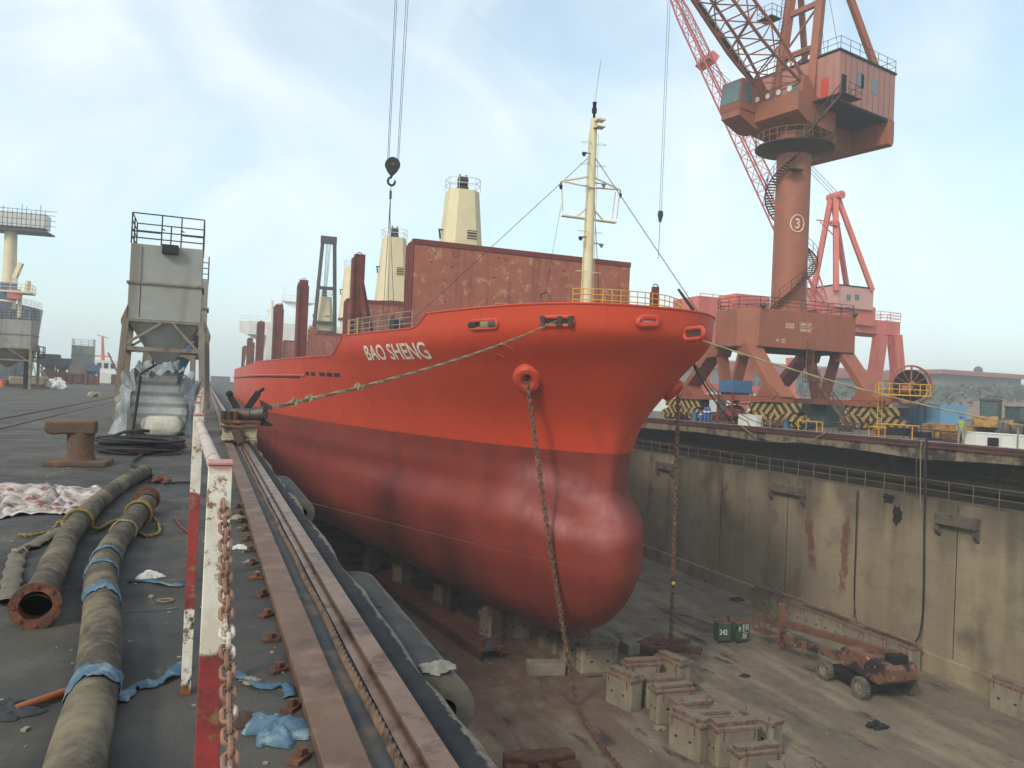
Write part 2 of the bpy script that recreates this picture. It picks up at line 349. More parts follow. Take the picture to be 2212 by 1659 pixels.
# ------------------------------------------------------------------ ground, water, dock
def sheet(name, quads, m, kind='structure'):
    mb = MB()
    for (x0, y0, x1, y1, z) in quads: mb.add([(x0,y0,z),(x1,y0,z),(x1,y1,z),(x0,y1,z)], [(0,1,2,3)])
    return struct(mb.build(name, m, smooth=False), kind)
sheet('quay_ground', [(-26, -60, 1.12, 300, 0), (1.12, -60, XW, -20, 0)], M['quay'])
sheet('dock_floor', [(1.2, -20, XW, 300, ZF)], M['floor'])
sheet('far_ground', [(XW+.9, -300, 1600, 303, -.26)], M['farquay'])
M['sea'] = mat('sea', C(92,104,108), C(80,94,100), .05, .25, bump=.3, bsc=1.5, bd=.1)
sheet('sea', [(-1250, -300, -26, 1600, -4), (-26, 306, 1600, 1600, -4)], M['sea'])
# near side dock wall, ledge and coping
o = MB().b2((-.2, -20, ZF-.3), (1.16, 300, -.06)).build('dock_wall', M['wall'], origin=(0, 60, ZF))
tag(o, 'near concrete dock wall under the railing and the D shaped fenders', 'dock wall')
o = MB().b2((-26.3, -60, -8), (-25.98, 300, -.02)).build('quay_wall', M['wall'], origin=(-26, 60, -8)); tag(o, 'outer quay wall beside the moored grey ship', 'quay wall')
# far dock wall with a dark gallery recess under the coping
Y0, Y1 = -20, 300
dw = thing('dock_wall', (XW, 60, ZF), 'tall stained concrete dock wall with dark gallery recess, opposite the camera', 'dock wall')
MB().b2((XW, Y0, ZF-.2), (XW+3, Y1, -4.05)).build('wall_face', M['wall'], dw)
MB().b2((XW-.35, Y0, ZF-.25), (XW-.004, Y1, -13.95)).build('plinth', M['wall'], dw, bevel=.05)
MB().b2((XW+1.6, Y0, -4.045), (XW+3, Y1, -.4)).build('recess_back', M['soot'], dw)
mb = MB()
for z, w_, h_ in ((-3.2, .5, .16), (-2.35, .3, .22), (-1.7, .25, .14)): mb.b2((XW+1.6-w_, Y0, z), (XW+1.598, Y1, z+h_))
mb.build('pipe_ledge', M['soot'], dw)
mb = MB(); N = 110
prof = []
for i in range(N+1):
    y = Y0+(Y1-Y0)*(i/N)**1.5
    prof.append((y, -1.0-.16*random.random()-.1*math.sin(y*.35)))
vs = [(XW-.02, y, -.36) for y, z in prof]+[(XW-.02, y, z) for y, z in prof]+[(XW+1.55, y, z) for y, z in prof]+[(XW+1.55, y, -.36) for y, z in prof]
n = N+1
mb.add(vs, [(k*n+i, k*n+i+1, ((k+1) % 4)*n+i+1, ((k+1) % 4)*n+i) for k in range(4) for i in range(N)]).build('coping', M['coping'], dw, smooth=False)
MB().b2((XW-.1, Y0, -.357), (XW+1.0, Y1, -.02)).build('edge_beam', M['redfascia'], dw)
mb = MB(); mb.b2((XW-.16, Y0, -.14), (XW-.1, Y1, 0.02)); mb.b2((XW-.16, Y0, -.4), (XW-.1, Y1, -.33)); mb.build('edge_rail', M['redfascia'], dw)
mb = MB()
for y in (30, 37.2, 45.5, 53, 62, 71, 82, 94, 110): mb.b2((XW-.03, y, -13.9), (XW+.02, y+.04, -4.2))
mb.build('wall_joint', M['dark'], dw)
M['fenderblock'] = mat('fenderblock', C(104,94,82), C(80,72,64), 1.5, .9, dirt=C(58,52,48), dsc=1.2)
for (xa, xb, yb_) in ((1663, 1737, 1028), (2020, 2112, 1112), (1418, 1452, 1000)):
    a, b = sorted((at(xa, yb_, X=XW-.3).y, at(xb, yb_, X=XW-.3).y))
    MB().b2((XW-.42, a, -5.5), (XW-.006, b, -4.75)).build('timber_fender', M['fenderblock'], dw, bevel=.05)
    q = MB(); q.prism([(XW-.42, a, -5.56), (XW-.42, a, -5.9), (XW-.006, a, -6.3), (XW-.006, a, -5.56)], (0, .25, 0)); q.prism([(XW-.42, b-.25, -5.56), (XW-.42, b-.25, -5.9), (XW-.006, b-.25, -6.3), (XW-.006, b-.25, -5.56)], (0, .25, 0)); q.build('fender_bracket', M['fenderblock'], dw)
# broken scorched hole in the wall
mb = MB()
def blob(cy, cz, ry, rz, x, seed, n=22):
    rnd = random.Random(seed); vs = [(x, cy, cz)]
    for k in range(n):
        a = 2*math.pi*k/n; q = .65+.5*rnd.random(); vs.append((x, cy+ry*q*math.cos(a), cz+rz*q*math.sin(a)))
    return vs, [(0, 1+k, 1+(k+1) % n) for k in range(n)]
p1 = at(1938, 1112, X=XW); p2 = at(1920, 1078, X=XW)
for p, ry, rz, sd in ((p1, .45, .75, 3), (p2, .55, .4, 5)):
    vs, fs = blob(p.y, p.z, ry, rz, XW-.008, sd); mb.add(vs, fs)
mb.build('wall_hole', M['black'], dw, smooth=False)
# gallery railing
mb = MB(); mb2 = MB()
railing(mb, [(XW+.12, 24, -4.04), (XW+.12, 140, -4.04)], 1.25, 2, .028, 1.75, 5)
mb.build('gallery_rail', mat('rail_paint', C(128,108,78), C(92,72,54), 2, .8), dw)
# pipes and hoses down the wall
def wallpipe(name, pts, r, label, cat='hose', m='dark', g=None):
    o = MB().tube(smooth_path(pts, 6), r, 7).build(name, M[m], origin=pts[-1]); return tag(o, label, cat, g)
a = at(2002, 945, X=XW-.25); b = at(1997, 1100, X=XW-.25); c_ = at(1992, 1340, X=XW-.3); e_ = at(1965, 1400, z=ZF+1.4); 
wallpipe('hanging_hose', [V(XW+1.5, a.y-.4, .12), V(XW-.1, a.y, .15), a-V(0,0,.4), b, c_, e_, at(1945, 1415, z=ZF+.1)], .065, 'thick dark hose hanging down the far dock wall to the floor')
a = at(1846, 1180, X=XW-.2)
wallpipe('wall_cable', [V(XW-.15, a.y, -4.3), V(XW-.12, a.y, -8), V(XW-.12, a.y-.05, -12), at(1851, 1345, X=XW-.5), at(1862, 1362, X=XW-1.0)], .032, 'thin black cable hanging down the far wall behind the row of blocks', 'cable')
for k, dy in enumerate((0, .5, .8)):
    a = at(1985+9*k, 945, X=XW-.12)
    wallpipe('air_hose', [V(XW+3.2, a.y-1.5-dy, .08), V(XW+.4, a.y-.3, .1), V(XW-.2, a.y, 0.02), V(XW-.24, a.y+.02, -1.6), V(XW-.12, a.y, -4.2-.5*k)], .035, ['slim grey air hose draped over the far quay edge, left of the bundle','slim pale air hose draped over the far quay edge, middle of the bundle','slim blue grey hose draped over the far quay edge, right of the bundle'][k], 'hose', ['steel','rope','wire'][k], 'hoses over the far quay edge')
# dock gate at the far end
g = thing('dock_gate', (22, 303, -15), 'grey steel dock gate closing the far end of the dock', 'dock gate')
M['gate'] = mat('gate', C(92,102,104), C(78,88,90), .3, .8, streak=C(110,100,90))
MB().b2((-1, 300.2, -16), (46, 306, 1.3)).build('gate_plating', M['gate'], g)
mb = MB()
for x0, x1, h_ in ((1.5, 8, 3.2), (16, 34, 3.0)): mb.b2((x0, 301, 1.31), (x1, 304, h_))
mb.build('gate_house', M['gate'], g)
mb = MB(); railing(mb, [(8, 302, 1.31), (16, 302, 1.31)], 1.2, 2, .06, 1.6); mb.build('gate_rail', M['white'], g)
# ------------------------------------------------------------------ the ship
SX = 21.0; BM = 15.6; ZTOP = 6.4; ZK = -13.2
STEM = [(-13.2,49),(-12.8,45.5),(-12,42),(-10.6,39.4),(-9,38.0),(-7.5,37.4),(-6,37.4),(-4.7,38.2),(-3.4,39.0),(-2.6,39.0),(-1.3,38.8),(0,38.5),(2,37.3),(3.6,36.2),(4.9,35.1),(5.2,34.95),(6.4,34.9)]
BEXP = [(-13.2,.5),(-11,.5),(-9,.53),(-7,.55),(-5.4,.565),(-3.7,.635),(-2.6,.645),(-1.3,.625),(1,.54),(3,.44),(4.9,.362),(6.4,.355)]
AEXP = [(-13.2,1.1),(-7,1.12),(-4.5,1.2),(-2.8,1.35),(-1.3,1.35),(1,1.3),(4,1.15),(5,1.09),(6.4,1.08)]
LEN = 60.0
YSTERN = 206.0
def ystem(z): return interp(STEM, z)
def ztop(y):
    def sm(a, b, t): t = min(max(t, 0), 1); t = t*t*(3-2*t); return a+(b-a)*t
    if y < 46.4: z = 6.4-.08*max(0, y-38)/8.4
    elif y < 48.4: z = sm(6.32, 5.5, ((y-46.4)/2.0)**.55)
    else: z = 5.5
    if y > 60: z = sm(5.5, 4.1, ((y-60)/3.0)**.6)
    if y > 63.2: z = 4.1
    return z
def hb(y, z):
    s = y-ystem(z)
    if s <= 0: return 0
    t = min(s/LEN, 1); b = interp(BEXP, z)
    h = BM*(1-(1-t)**interp(AEXP, z))**b
    if y > 175: h *= 1-.45*((y-175)/31)**2
    rz = 9.0-6.6*min(max((y-42)/58, 0), 1); zk = max(ZK, ZK)
    if z < ZK+rz: h *= math.sqrt(max(0, 1-((ZK+rz-z)/rz)**2*.985))
    return h
def hull_hit(x, y):
    r = ray(x, y)/FPX; lo = 20.
    d = 30.
    while d < 230:
        p = CAM+r*d
        if p.z < 8 and p.z > ZK and SX-p.x < hb(p.y, p.z):
            a, b = d-.25, d
            for _ in range(25):
                m_ = (a+b)/2; p = CAM+r*m_
                if SX-p.x < hb(p.y, p.z): b = m_
                else: a = m_
            return CAM+r*b
        d += .25
    return None
def hull_n(p):
    e = .05; y, z = p.y, p.z
    dy = (hb(y+e, z)-hb(y-e, z))/(2*e); dz = (hb(y, z+e)-hb(y, z-e))/(2*e)
    return V(-1, -dy, -dz).normalized()
def hull_p(y, z, off=0.):
    p = V(SX-hb(y, z), y, z); return p+hull_n(p)*off if off else p

m = bpy.data.materials.new('ship_hull'); t = NT(m); px = t.sep()
top = t.mix(t.rng(t.noise(.12, 6, .6), .35, .65), C(190,64,32), C(182,58,29))
top = t.mix(t.math('MULTIPLY', t.rng(t.noise(.5, 6, .6, t.mapv((1, 1, .12))), .52, .75), .35), top, C(166,50,40))
low = t.mix(t.rng(t.noise(.15, 7, .6), .35, .65), C(132,51,38), C(120,46,34))
low = t.mix(t.math('MULTIPLY', t.rng(t.noise(.45, 6, .6, t.mapv((1, 1, .1), loc=(3, 3, 0))), .48, .62), .6), low, C(104,40,35))
low = t.mix(t.math('MULTIPLY', t.rng(t.noise(.22, 6, .6, t.mapv((1, 1, 1.6), loc=(9, 1, 0))), .5, .7), .35), low, C(150,72,62))
zb = t.math('ADD', px[2], t.math('MULTIPLY', t.noise(.6, 3), .03))
c = t.mix(t.rng(zb, -1.31, -1.30), low, top)
# pale pink band over the crease above the bulb
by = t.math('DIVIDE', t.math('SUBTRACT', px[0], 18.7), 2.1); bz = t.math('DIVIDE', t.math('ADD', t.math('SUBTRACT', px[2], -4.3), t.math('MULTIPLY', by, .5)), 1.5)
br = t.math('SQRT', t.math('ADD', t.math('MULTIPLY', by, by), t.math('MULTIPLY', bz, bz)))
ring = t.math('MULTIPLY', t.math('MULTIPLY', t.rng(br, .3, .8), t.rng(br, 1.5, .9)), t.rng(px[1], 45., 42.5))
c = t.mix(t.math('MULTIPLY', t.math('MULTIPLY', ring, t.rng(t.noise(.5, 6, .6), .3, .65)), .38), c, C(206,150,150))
br_ = t.n.new('ShaderNodeTexBrick'); t.link(t.mapv((1, 1, 1), (R(90), 0, R(90))), br_.inputs['Vector'])
br_.inputs['Scale'].default_value = 1; br_.inputs['Brick Width'].default_value = 7.0; br_.inputs['Row Height'].default_value = 2.3; br_.inputs['Mortar Size'].default_value = .02; br_.inputs['Mortar Smooth'].default_value = .6
c = t.mix(t.math('MULTIPLY', br_.outputs['Fac'], .3), c, C(110,40,34))
for (yy, z0_, wd, ln) in ((39.0, .6, .28, 2.6), (44.5, 2.9, .1, 3.4), (52.5, 2.7, .12, 3.0), (58.5, 2.4, .1, 2.2), (66, 2.3, .16, 3.0), (74, 2.2, .12, 2.6)):
    u = t.math('ABSOLUTE', t.math('ADD', t.math('SUBTRACT', px[1], yy), t.math('MULTIPLY', t.math('SUBTRACT', t.noise(.9, 4, .6), .5), .7)))
    c = t.mix(t.math('MULTIPLY', t.math('MULTIPLY', t.rng(u, wd, 0.), t.math('MULTIPLY', t.rng(px[2], z0_, z0_-.2), t.rng(px[2], z0_-ln, z0_-.3))), .35), c, C(104,46,32))
c = t.mix(t.math('MULTIPLY', t.rng(t.noise(6, 4, .5, t.mapv((.5, .5, 3))), .74, .78), .6), c, C(224,190,180))
t.link(c, t.b.inputs['Base Color']); t.link(t.rng(t.noise(.4, 6), .3, .7, .42, .6), t.b.inputs['Roughness']); t.b.inputs['Specular IOR Level'].default_value = .25
t.bump(t.math('ADD', t.math('MULTIPLY', br_.outputs['Fac'], .5), t.math('MULTIPLY', t.noise(.55, 3, .5), 1.2)), .22, .06)
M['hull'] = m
M['hullred'] = mat('hullred', C(192,64,38), C(182,58,35), 1, .5)
M['deckred'] = mat('deckred', C(120,56,48), C(100,50,44), 1, .85)

ship = thing('cargo_ship', (SX, 60, ZK), 'large red cargo ship in the dry dock with bulbous bow and raised brown hatch covers', 'ship')
ys = [0, .02, .07, .16, .3, .5, .75, 1.05, 1.4, 1.8, 2.3, 2.9, 3.6, 4.4, 5.3, 6.3, 7.4, 8.6, 9.8, 10.6, 11.3]
ys += [11.5+.2*i for i in range(13)]+[15, 17, 19, 21, 23, 24.4]+[25.1+.2*i for i in range(18)]+[30, 33, 36, 40, 44, 48, 52, 56, 60, 66, 75, 90, 110, 130, 139, 144, 149, 154, 159, 164, 169.6]
NV = 56; NUS = len(ys)
def hull_vert(i, j, sgn):
    y0 = 34.9+ys[i]; zt = ztop(y0)
    v_ = j/NV; v_ = v_**.9
    z = ZK+(zt-ZK)*v_; y = min(ystem(z)+ys[i], YSTERN) if ys[i] < 150 else max(y0, ystem(z)+ys[i])
    fade = max(0, 1-ys[i]/60); y = y0+(ystem(z)-34.9)*fade
    return V(SX+sgn*hb(y, z), y, z)
mb = MB()
idx = {}
for sgn in (-1, 1):
    for i in range(NUS):
        for j in range(NV+1):
            if sgn == 1 and i == 0: idx[(1, 0, j)] = idx[(-1, 0, j)]; continue
            idx[(sgn, i, j)] = len(mb.v); mb.v.append(hull_vert(i, j, sgn))
for sgn in (-1, 1):
    for i in range(NUS-1):
        for j in range(NV):
            q = (idx[(sgn,i,j)], idx[(sgn,i+1,j)], idx[(sgn,i+1,j+1)], idx[(sgn,i,j+1)])
            mb.f.append(q if sgn < 0 else tuple(reversed(q)))
    for j in [0]: pass
for i in range(NUS-1):   # flat bottom
    mb.f.append((idx[(-1,i,0)], idx[(1,i,0)], idx[(1,i+1,0)], idx[(-1,i+1,0)]) if i else (idx[(-1,0,0)], idx[(1,1,0)], idx[(-1,1,0)]))
mb.f.append(tuple(idx[(-1,NUS-1,j)] for j in range(NV+1))+tuple(idx[(1,NUS-1,j)] for j in range(NV,-1,-1)))
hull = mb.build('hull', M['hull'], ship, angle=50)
# decks (forecastle, raised deck, main deck)
def deck(y0, y1, z, inset=.15, n=40):
    mb = MB(); ps = []
    for i in range(n+1):
        y = y0+(y1-y0)*(i/n)**1.7; h_ = max(hb(y, z)-inset, 0.02); ps.append((y, h_))
    for y, h_ in ps: mb.v += [V(SX-h_, y, z), V(SX+h_, y, z)]
    mb.f += [(2*i, 2*i+1, 2*i+3, 2*i+2) for i in range(n)]; return mb
deck(35.4, 61, 5.35).join(deck(61.01, 205.6, 3.1)).build('deck', M['deckred'], ship)
# thick rounded rim along the sheer
for sgn, nm in ((-1, 'bulwark_rim'), (1, 'bulwark_rim')):
    pts = []
    for i in range(NUS): p = hull_vert(i, NV, sgn); pts.append(p)
    MB().tube(pts, .06, 6).build(nm, M['hullred'], ship)
# ship name
p0 = hull_hit(797, 778); p1 = hull_hit(934, 772); hA = hull_hit(865, 741); hB = hull_hit(865, 780)
tm = text_mb('BAO SHENG', 1.0, Matrix.Identity(4), 0, .018)
xs = [p.x for p in tm.v]; yt = [p.y for p in tm.v]; x0, x1, y0_, y1_ = min(xs), max(xs), min(yt), max(yt)
def subdiv_text(tm, cuts=3):
    me = bpy.data.meshes.new('t'); me.from_pydata(tm.v, [], tm.f); bm = bmesh.new(); bm.from_mesh(me)
    bmesh.ops.triangulate(bm, faces=bm.faces); bmesh.ops.subdivide_edges(bm, edges=[e for e in bm.edges if e.calc_length() > .15], cuts=cuts, use_grid_fill=True)
    bmesh.ops.triangulate(bm, faces=bm.faces)
    r = MB(); r.v = [v.co.copy() for v in bm.verts]; bm.verts.index_update(); r.f = [tuple(v.index for v in f.verts) for f in bm.faces]; bm.free(); return r
tm = subdiv_text(tm)
zlo, zhi = (hB.z+p0.z+p1.z)/3, hA.z
def on_hull(q):
    y = p0.y+(p1.y-p0.y)*(q.x-x0)/(x1-x0); z = zlo+(zhi-zlo)*(q.y-y0_)/(y1_-y0_); return hull_p(y, z, .025)
tm.v = [on_hull(q) for q in tm.v]
tm.build('name_lettering', mat('letter_paint', C(226,220,206), C(206,196,180), 3, .7, dirt=C(190,120,100), dsc=3, dlo=.6, dhi=.7), ship)
# chocks in the bulwark: rounded rim, flat plate coloured for the shade within
def chock(x, y, w, h_, name='chock', inner='dark', tilt=0, depth=.07, rim=.11):
    p = hull_hit(x, y); n_ = hull_n(p); ty = V(0, 0, 1).cross(n_).normalized(); ty = ty if ty.y < 0 else -ty; tz = n_.cross(ty); tz = tz if tz.z > 0 else -tz
    loop = []
    for k in range(28):
        a = 2*math.pi*k/28; cx_, sx_ = math.cos(a), math.sin(a)
        if w > h_: px_ = (w-h_)/2*(1 if cx_ > 0 else -1)+h_/2*cx_; pz_ = h_/2*sx_
        else: px_ = w/2*cx_; pz_ = h_/2*sx_
        q = p+ty*px_+tz*pz_
        if SX-q.x > .3: q = hull_p(q.y, q.z)
        loop.append(q)
    o = MB().tube([q+n_*.04 for q in loop], rim, 8, closed=True).build(name, M['hullred'], ship)
    mb = MB(); mb.add([p+n_*.05]+[q+n_*.05 for q in loop], [(0, 1+k, 1+(k+1) % 28) for k in range(28)])
    mb.build('opening_plate', M[inner], o)
    return o, p, n_, ty, tz
def in_chock(o, p, n_, ty, tz, kind):
    if kind == 'rollers':
        for dx_ in (-.75, .2, .8):
            MB().tube([p+ty*dx_+n_*.06-tz*.26, p+ty*dx_+n_*.06+tz*.26], .16, 10).build('roller', M['rustdark'], o)
    else:
        for dx_, mm in ((-.9, 'dark'), (.1, 'rope'), (.75, 'steel')):
            mb = MB()
            for q in range(4): mb.sphere(p+ty*(dx_+.14*q-.2)+n_*.04, (.13, .16, .24), 8, 6)
            mb.build('rope_coil' if mm == 'rope' else 'mooring_fitting', M[mm], o)
r1 = chock(1045, 701, 2.2, .44); in_chock(*r1, 'ropes')
CH2 = chock(1203, 694, 1.7, .44); in_chock(*CH2, 'rollers')
chock(1391, 694, .5, .44, 'fairlead', 'white', rim=.17)  # white plate painted for the bright sky through the fairlead
CH4 = chock(1501, 721, 1.5, .5, 'chock', 'rustdark')
# hawse pipe bolsters
def hawse(x, y, ry, rz):
    p = hull_hit(x, y); n_ = (hull_n(p)+V(.1, -.75, -.12)).normalized(); ty = V(0, 0, 1).cross(n_).normalized(); tz = n_.cross(ty)
    pts = [p+n_*.18+ty*ry*math.cos(2*math.pi*k/24)+tz*(rz*math.sin(2*math.pi*k/24)) for k in range(24)]
    o = MB().tube(pts, .34, 10, closed=True).build('hawse_bolster', M['hullred'], ship)
    MB().add([p+n_*.2]+[p+n_*.22+(q-p-n_*.18)*.8 for q in pts], [(0, 1+k, 1+(k+1) % 24) for k in range(24)]).build('hawse_hole', M['black'], o)
    return p+n_*.35-tz*.1
HAW1 = hawse(1140, 814, .48, .56)
# port side bolster: mirror of the starboard one
pm = hull_p(HAW1.y, HAW1.z); pm = V(2*SX-pm.x, pm.y, pm.z); nm_ = hull_n(V(SX-1, HAW1.y, HAW1.z)); nm_ = hull_n(hull_p(HAW1.y, HAW1.z)); nm_ = (V(-nm_.x, nm_.y, nm_.z)+V(0, -.25, -.3)).normalized()
ty = V(0,0,1).cross(nm_).normalized(); tz = nm_.cross(ty)
pts = [pm+nm_*.15+ty*.4*math.cos(2*math.pi*k/24)+tz*.46*math.sin(2*math.pi*k/24) for k in range(24)]
o = MB().tube(pts, .3, 10, closed=True).build('hawse_bolster', M['hullred'], ship)
MB().add([pm+nm_*.2]+[pm+nm_*.22+(q-pm-nm_*.15)*.8 for q in pts], [(0, 1+k, 1+(k+1) % 24) for k in range(24)]).build('hawse_hole', M['black'], o)
HAW2 = pm+nm_*.6
# freeing ports and a rubbing bar along the main deck edge
for (xa, xb, y) in ((660, 668, 807), (672, 681, 808), (690, 702, 808.5), (706, 718, 809.5), (722, 735, 810)):
    a = hull_hit(xa, y); b = hull_hit(xb, y); mb = MB(); q = []
    for yy, zz in ((a.y, -.16), (b.y, -.16), (b.y, .16), (a.y, .16)): q.append(hull_p(yy, a.z+zz, .02))
    mb.add(q, [(0,1,2,3)]); mb.build('freeing_port', M['black'], ship)
MB().tube([hull_p(72+i*3.2, 2.55, .04) for i in range(38)], .09, 6).build('rubbing_bar', M['hullred'], ship)
MB().tube([hull_p(74+i*3.2, 2.36, .0) for i in range(38)], .07, 6).build('scupper_slot', M['black'], ship)
# a few proud weld rings and draft patches on the bow flare
for (x, y, w_) in ((1100, 763, .55), (1085, 778, .35)):
    p = hull_hit(x, y); pts = []
    for k in range(9):
        a = math.pi*(.1+.75*k/8); yy = p.y-math.cos(a)*w_*.9; pts.append(hull_p(yy, p.z+math.sin(a)*w_*.8, .01))
    MB().tube(pts, .025, 5).build('thruster_mark', M['hullred'], ship)

# hatch covers standing open
def hatch(y, z0, z1, x0=12.75, x1=29.45, th=.75):
    mb = MB(); mb.b2((x0, y, z0), (x1, y+th, z1)); o = mb.build('hatch_cover', M['brownrust'], ship, bevel=.08)
    mb = MB(); mb.b2((x0, y-.06, z1-.28), (x1, y+.04, z1+.07)); mb.b2((x0-.09, y-.03, z0), (x0+.02, y+th*.45, z1+.05)); mb.b2((x0-.11, y+th*.6, z0), (x0+.0, y+th, z1-.05)); mb.build('hatch_rim', M['deckred'], o)
    return o
h1 = hatch(53, 5.36, 11.9)
pp = at(1177, 643, Y=52.97)
MB().torus(pp, (.42,0,0), (0,0,.42), .05, 24, 6).build('stamped_ring', M['brownrust'], h1)
dmb = MB()
for k in range(17):
    q = V(13.2+random.random()*15.6, 52.98, 11.3-(.9*random.random() if k < 12 else 4*random.random())); MB().tube([q, q+V(0, .1, 0)], .06, 8).build('lashing_hole', M['dark'], h1)
hatch(54.1, 5.36, 11.8)
for y, zt in ((79.8, 10.4), (110, 8.8), (148, 9.4)): hatch(y, 3.11, zt); hatch(y+1.0, 3.11, zt-.1)
# hatch coamings
for y0, y1 in ((63, 79), (84, 109), (114, 147)): MB().b2((12.4, y0, 3.11), (29.6, y1, 4.9)).build('hatch_coaming', M['deckred'], ship)
# deck cranes
M['slat'] = mat('slat', C(58,54,50), C(40,38,36), 3, .8)
def crane_tower(y, top, louvre=True):
    z0 = 5 if y < 50 else 3.1
    c = V(SX, y, z0); mb = MB(); n8 = 8
    def ring(z, w, ch):
        a = w/2; return [V(SX+x_, y+y_, z) for x_, y_ in ((-a+ch,-a),(a-ch,-a),(a,-a+ch),(a,a-ch),(a-ch,a),(-a+ch,a),(-a,a-ch),(-a,-a+ch))]
    vs = ring(z0+9.2, 3.9, .8)+ring(top, 2.75, .65)
    mb.add(vs, [(i, (i+1) % 8, 8+(i+1) % 8, 8+i) for i in range(8)]+[tuple(range(8, 16))])
    o = mb.build('deck_crane', M['cream'], ship)
    MB().tube([(SX, y, z0), (SX, y, z0+9.2)], 1.75, 20).build('pedestal', M['cream'], o)
    MB().tube([(SX, y, z0+8.9), (SX, y, z0+9.25)], 2.15, 24).build('slewing_ring', M['rust'], o)
    lv = MB(); zz = top-4.7; lv.b2((SX+.1, y-1.72, zz), (SX+1.0, y-1.55, zz+1.0)); lv_ = lv.build('louvre', M['slat'], o)
    sl_ = MB()
    for k in range(4): sl_.b2((SX+.08, y-1.76, zz+.08+.25*k), (SX+1.02, y-1.60, zz+.15+.25*k))
    sl_.build('louvre_slat', M['cream'], o)
    rl = MB(); q = ring(top+.02, 2.9, .7); railing(rl, q+[q[0]], 1.05, 2, .035, 1.2); rl.build('top_rail', M['white'], o)
    sh = MB(); sh.b2((SX-.45, y-.35, top), (SX+.45, y+.35, top+.5)); sh.tube([(SX-.4, y, top+1.0), (SX+.4, y, top+1.0)], .42, 14); sh.bar((SX-.45, y, top), (SX-.3, y, top+1.6), .14); sh.bar((SX+.45, y, top), (SX+.3, y, top+1.6), .14)
    sh.build('sheave_head', M['slat'], o)
    la = MB(); la.bar((SX-1.6, y, top-3.6), (SX-2.1, y, top-3.6), .12); la.bar((SX-2.0, y, top-3.6), (SX-1.9, y, top-4.4), .14); la.build('floodlight_bracket', M['slat'], o)
    return o
crane_tower(69.5, 19.8); crane_tower(97.7, 20.2); crane_tower(126.5, 20.4); c4 = crane_tower(160, 19.0)
jb = MB()
for sx_ in (-1, 1):
    jb.bar((SX+sx_*2.1, 158, 8.6), (SX+sx_*1.9, 157.6, 14), .55, .7); jb.bar((SX+sx_*1.9, 157.6, 14), (SX+sx_*1.1, 157.2, 30.0), .42, .6)
for z_, hw in ((13.8, 1.95), (20.5, 1.55)): jb.b2((SX-hw, 157.2, z_-.3), (SX+hw, 157.9, z_+.3))
jb.b2((SX-1.5, 156.8, 29.1), (SX+1.5, 157.8, 30.5)); jb.build('raised_jib', M['slat'], c4)
wb = MB()
for k in (-.4, -.15, .15, .4): wb.tube([(SX+k, 157.2, 29.1), (SX+k*.6, 159.5, 19.8)], .05, 5)
wb.build('hoist_wire', M['wire'], c4)
# timber stanchions along the starboard deck edge
def stanch(x, y, z0, z1, w_=.62, wide=.5):
    b = MB(); b.bar((x, y, z0), (x, y, z1), w_, wide, up=V(0,1,0)); b.b2((x-w_*.7, y-wide*.62, z0), (x-w_*.5, y+wide*.62, z1-.3)); b.tube([(x+.18*math.cos(a_*.5), y, z1+.18*math.sin(a_*.5)) for a_ in range(0, 7)], .035, 5)
    return b
ST = [(10.4, 60.4, 4.9, 11.7), (8.35, 78, 3.1, 11.1), (8.5, 80.6, 3.1, 11.7), (8.75, 82.5, 3.1, 12.2), (8.4, 106, 3.1, 11.2), (8.6, 109.5, 3.1, 12.1),
      (8.3, 140, 3.1, 11.8), (8.5, 145, 3.1, 12.3), (8.3, 168, 3.1, 9.6), (8.4, 177, 3.1, 11), (8.2, 196, 3.1, 10)]
for i, (x, y, z0, z1) in enumerate(ST):
    o = stanch(x, y, z0, z1, *((.75, .75) if i < 1 else (.8, .7) if i < 4 else (1., .8))).build('timber_stanchion', M['stanchion'], ship)
    if i == 0: MB().bar((10.45, 60.4, 10.0), (11.4, 59.6, 5.2), .5, .4).build('stanchion_strut', M['stanchion'], o)
for x, y, z1 in ((11.5, 95, 8.4), (11.8, 100, 8.8)): stanch(x, y, 3.1, z1).build('timber_stanchion', M['brownrust'], ship)
p = at(1415, 640, Y=42); stanch(p.x, 42, 5.36, at(1415, 620, Y=42).z, .34, .34).build('bow_post', M['stanchion'], ship)
# foremast
MX, MY = 21.0, 43.0
fm = MB().tube([(MX, MY, 5.36), (MX, MY, 9), (MX, MY, 18.4)], [.34, .31, .2], 16).build('foremast', M['cream'], ship)
mb = MB()
za, zb_ = 14.5, 12.4
for sx_, dz in ((-1, 0), (1, 0)):
    e0 = V(MX+sx_*1.95, MY-.35*sx_*0, za-.1); 
    mb.tube([(MX, MY, za+.45), e0], .055, 6); mb.tube([(MX, MY-.3, za-.3), e0], .05, 6)
    mb.tube([e0, e0-V(sx_*.15, 0, 1.75)], .04, 6); mb.tube([e0+V(-sx_*.15, .3, -.1), e0+V(-sx_*.3, .3, -1.75)], .03, 6)
    mb.b2((min(MX+sx_*1.8, MX), MY-.05, zb_-.05), (max(MX+sx_*1.8, MX), MY+.25, zb_+.03)); mb.tube([(MX, MY, zb_+.8), (MX+sx_*.9, MY, zb_)], .05, 6)
mb.build('yard_arm', M['cream'], fm)
mb = MB()
for sx_ in (-1, 1):
    e0 = V(MX+sx_*1.98, MY, za-.15); MB().tube([e0, e0-V(0,0,.18), e0-V(0,0,.2), e0-V(0,0,.42)], [.04, .04, .11, .07], 10).build('mast_lamp', M['black'], fm)
mb.tube([(MX, MY, 18.4), (MX, MY, 18.75), (MX, MY, 18.76), (MX, MY, 19.05), (MX, MY, 19.06), (MX, MY, 19.4)], [.08, .08, .15, .15, .1, .13], 12)
mb.build('mast_lamp', M['black'], fm)
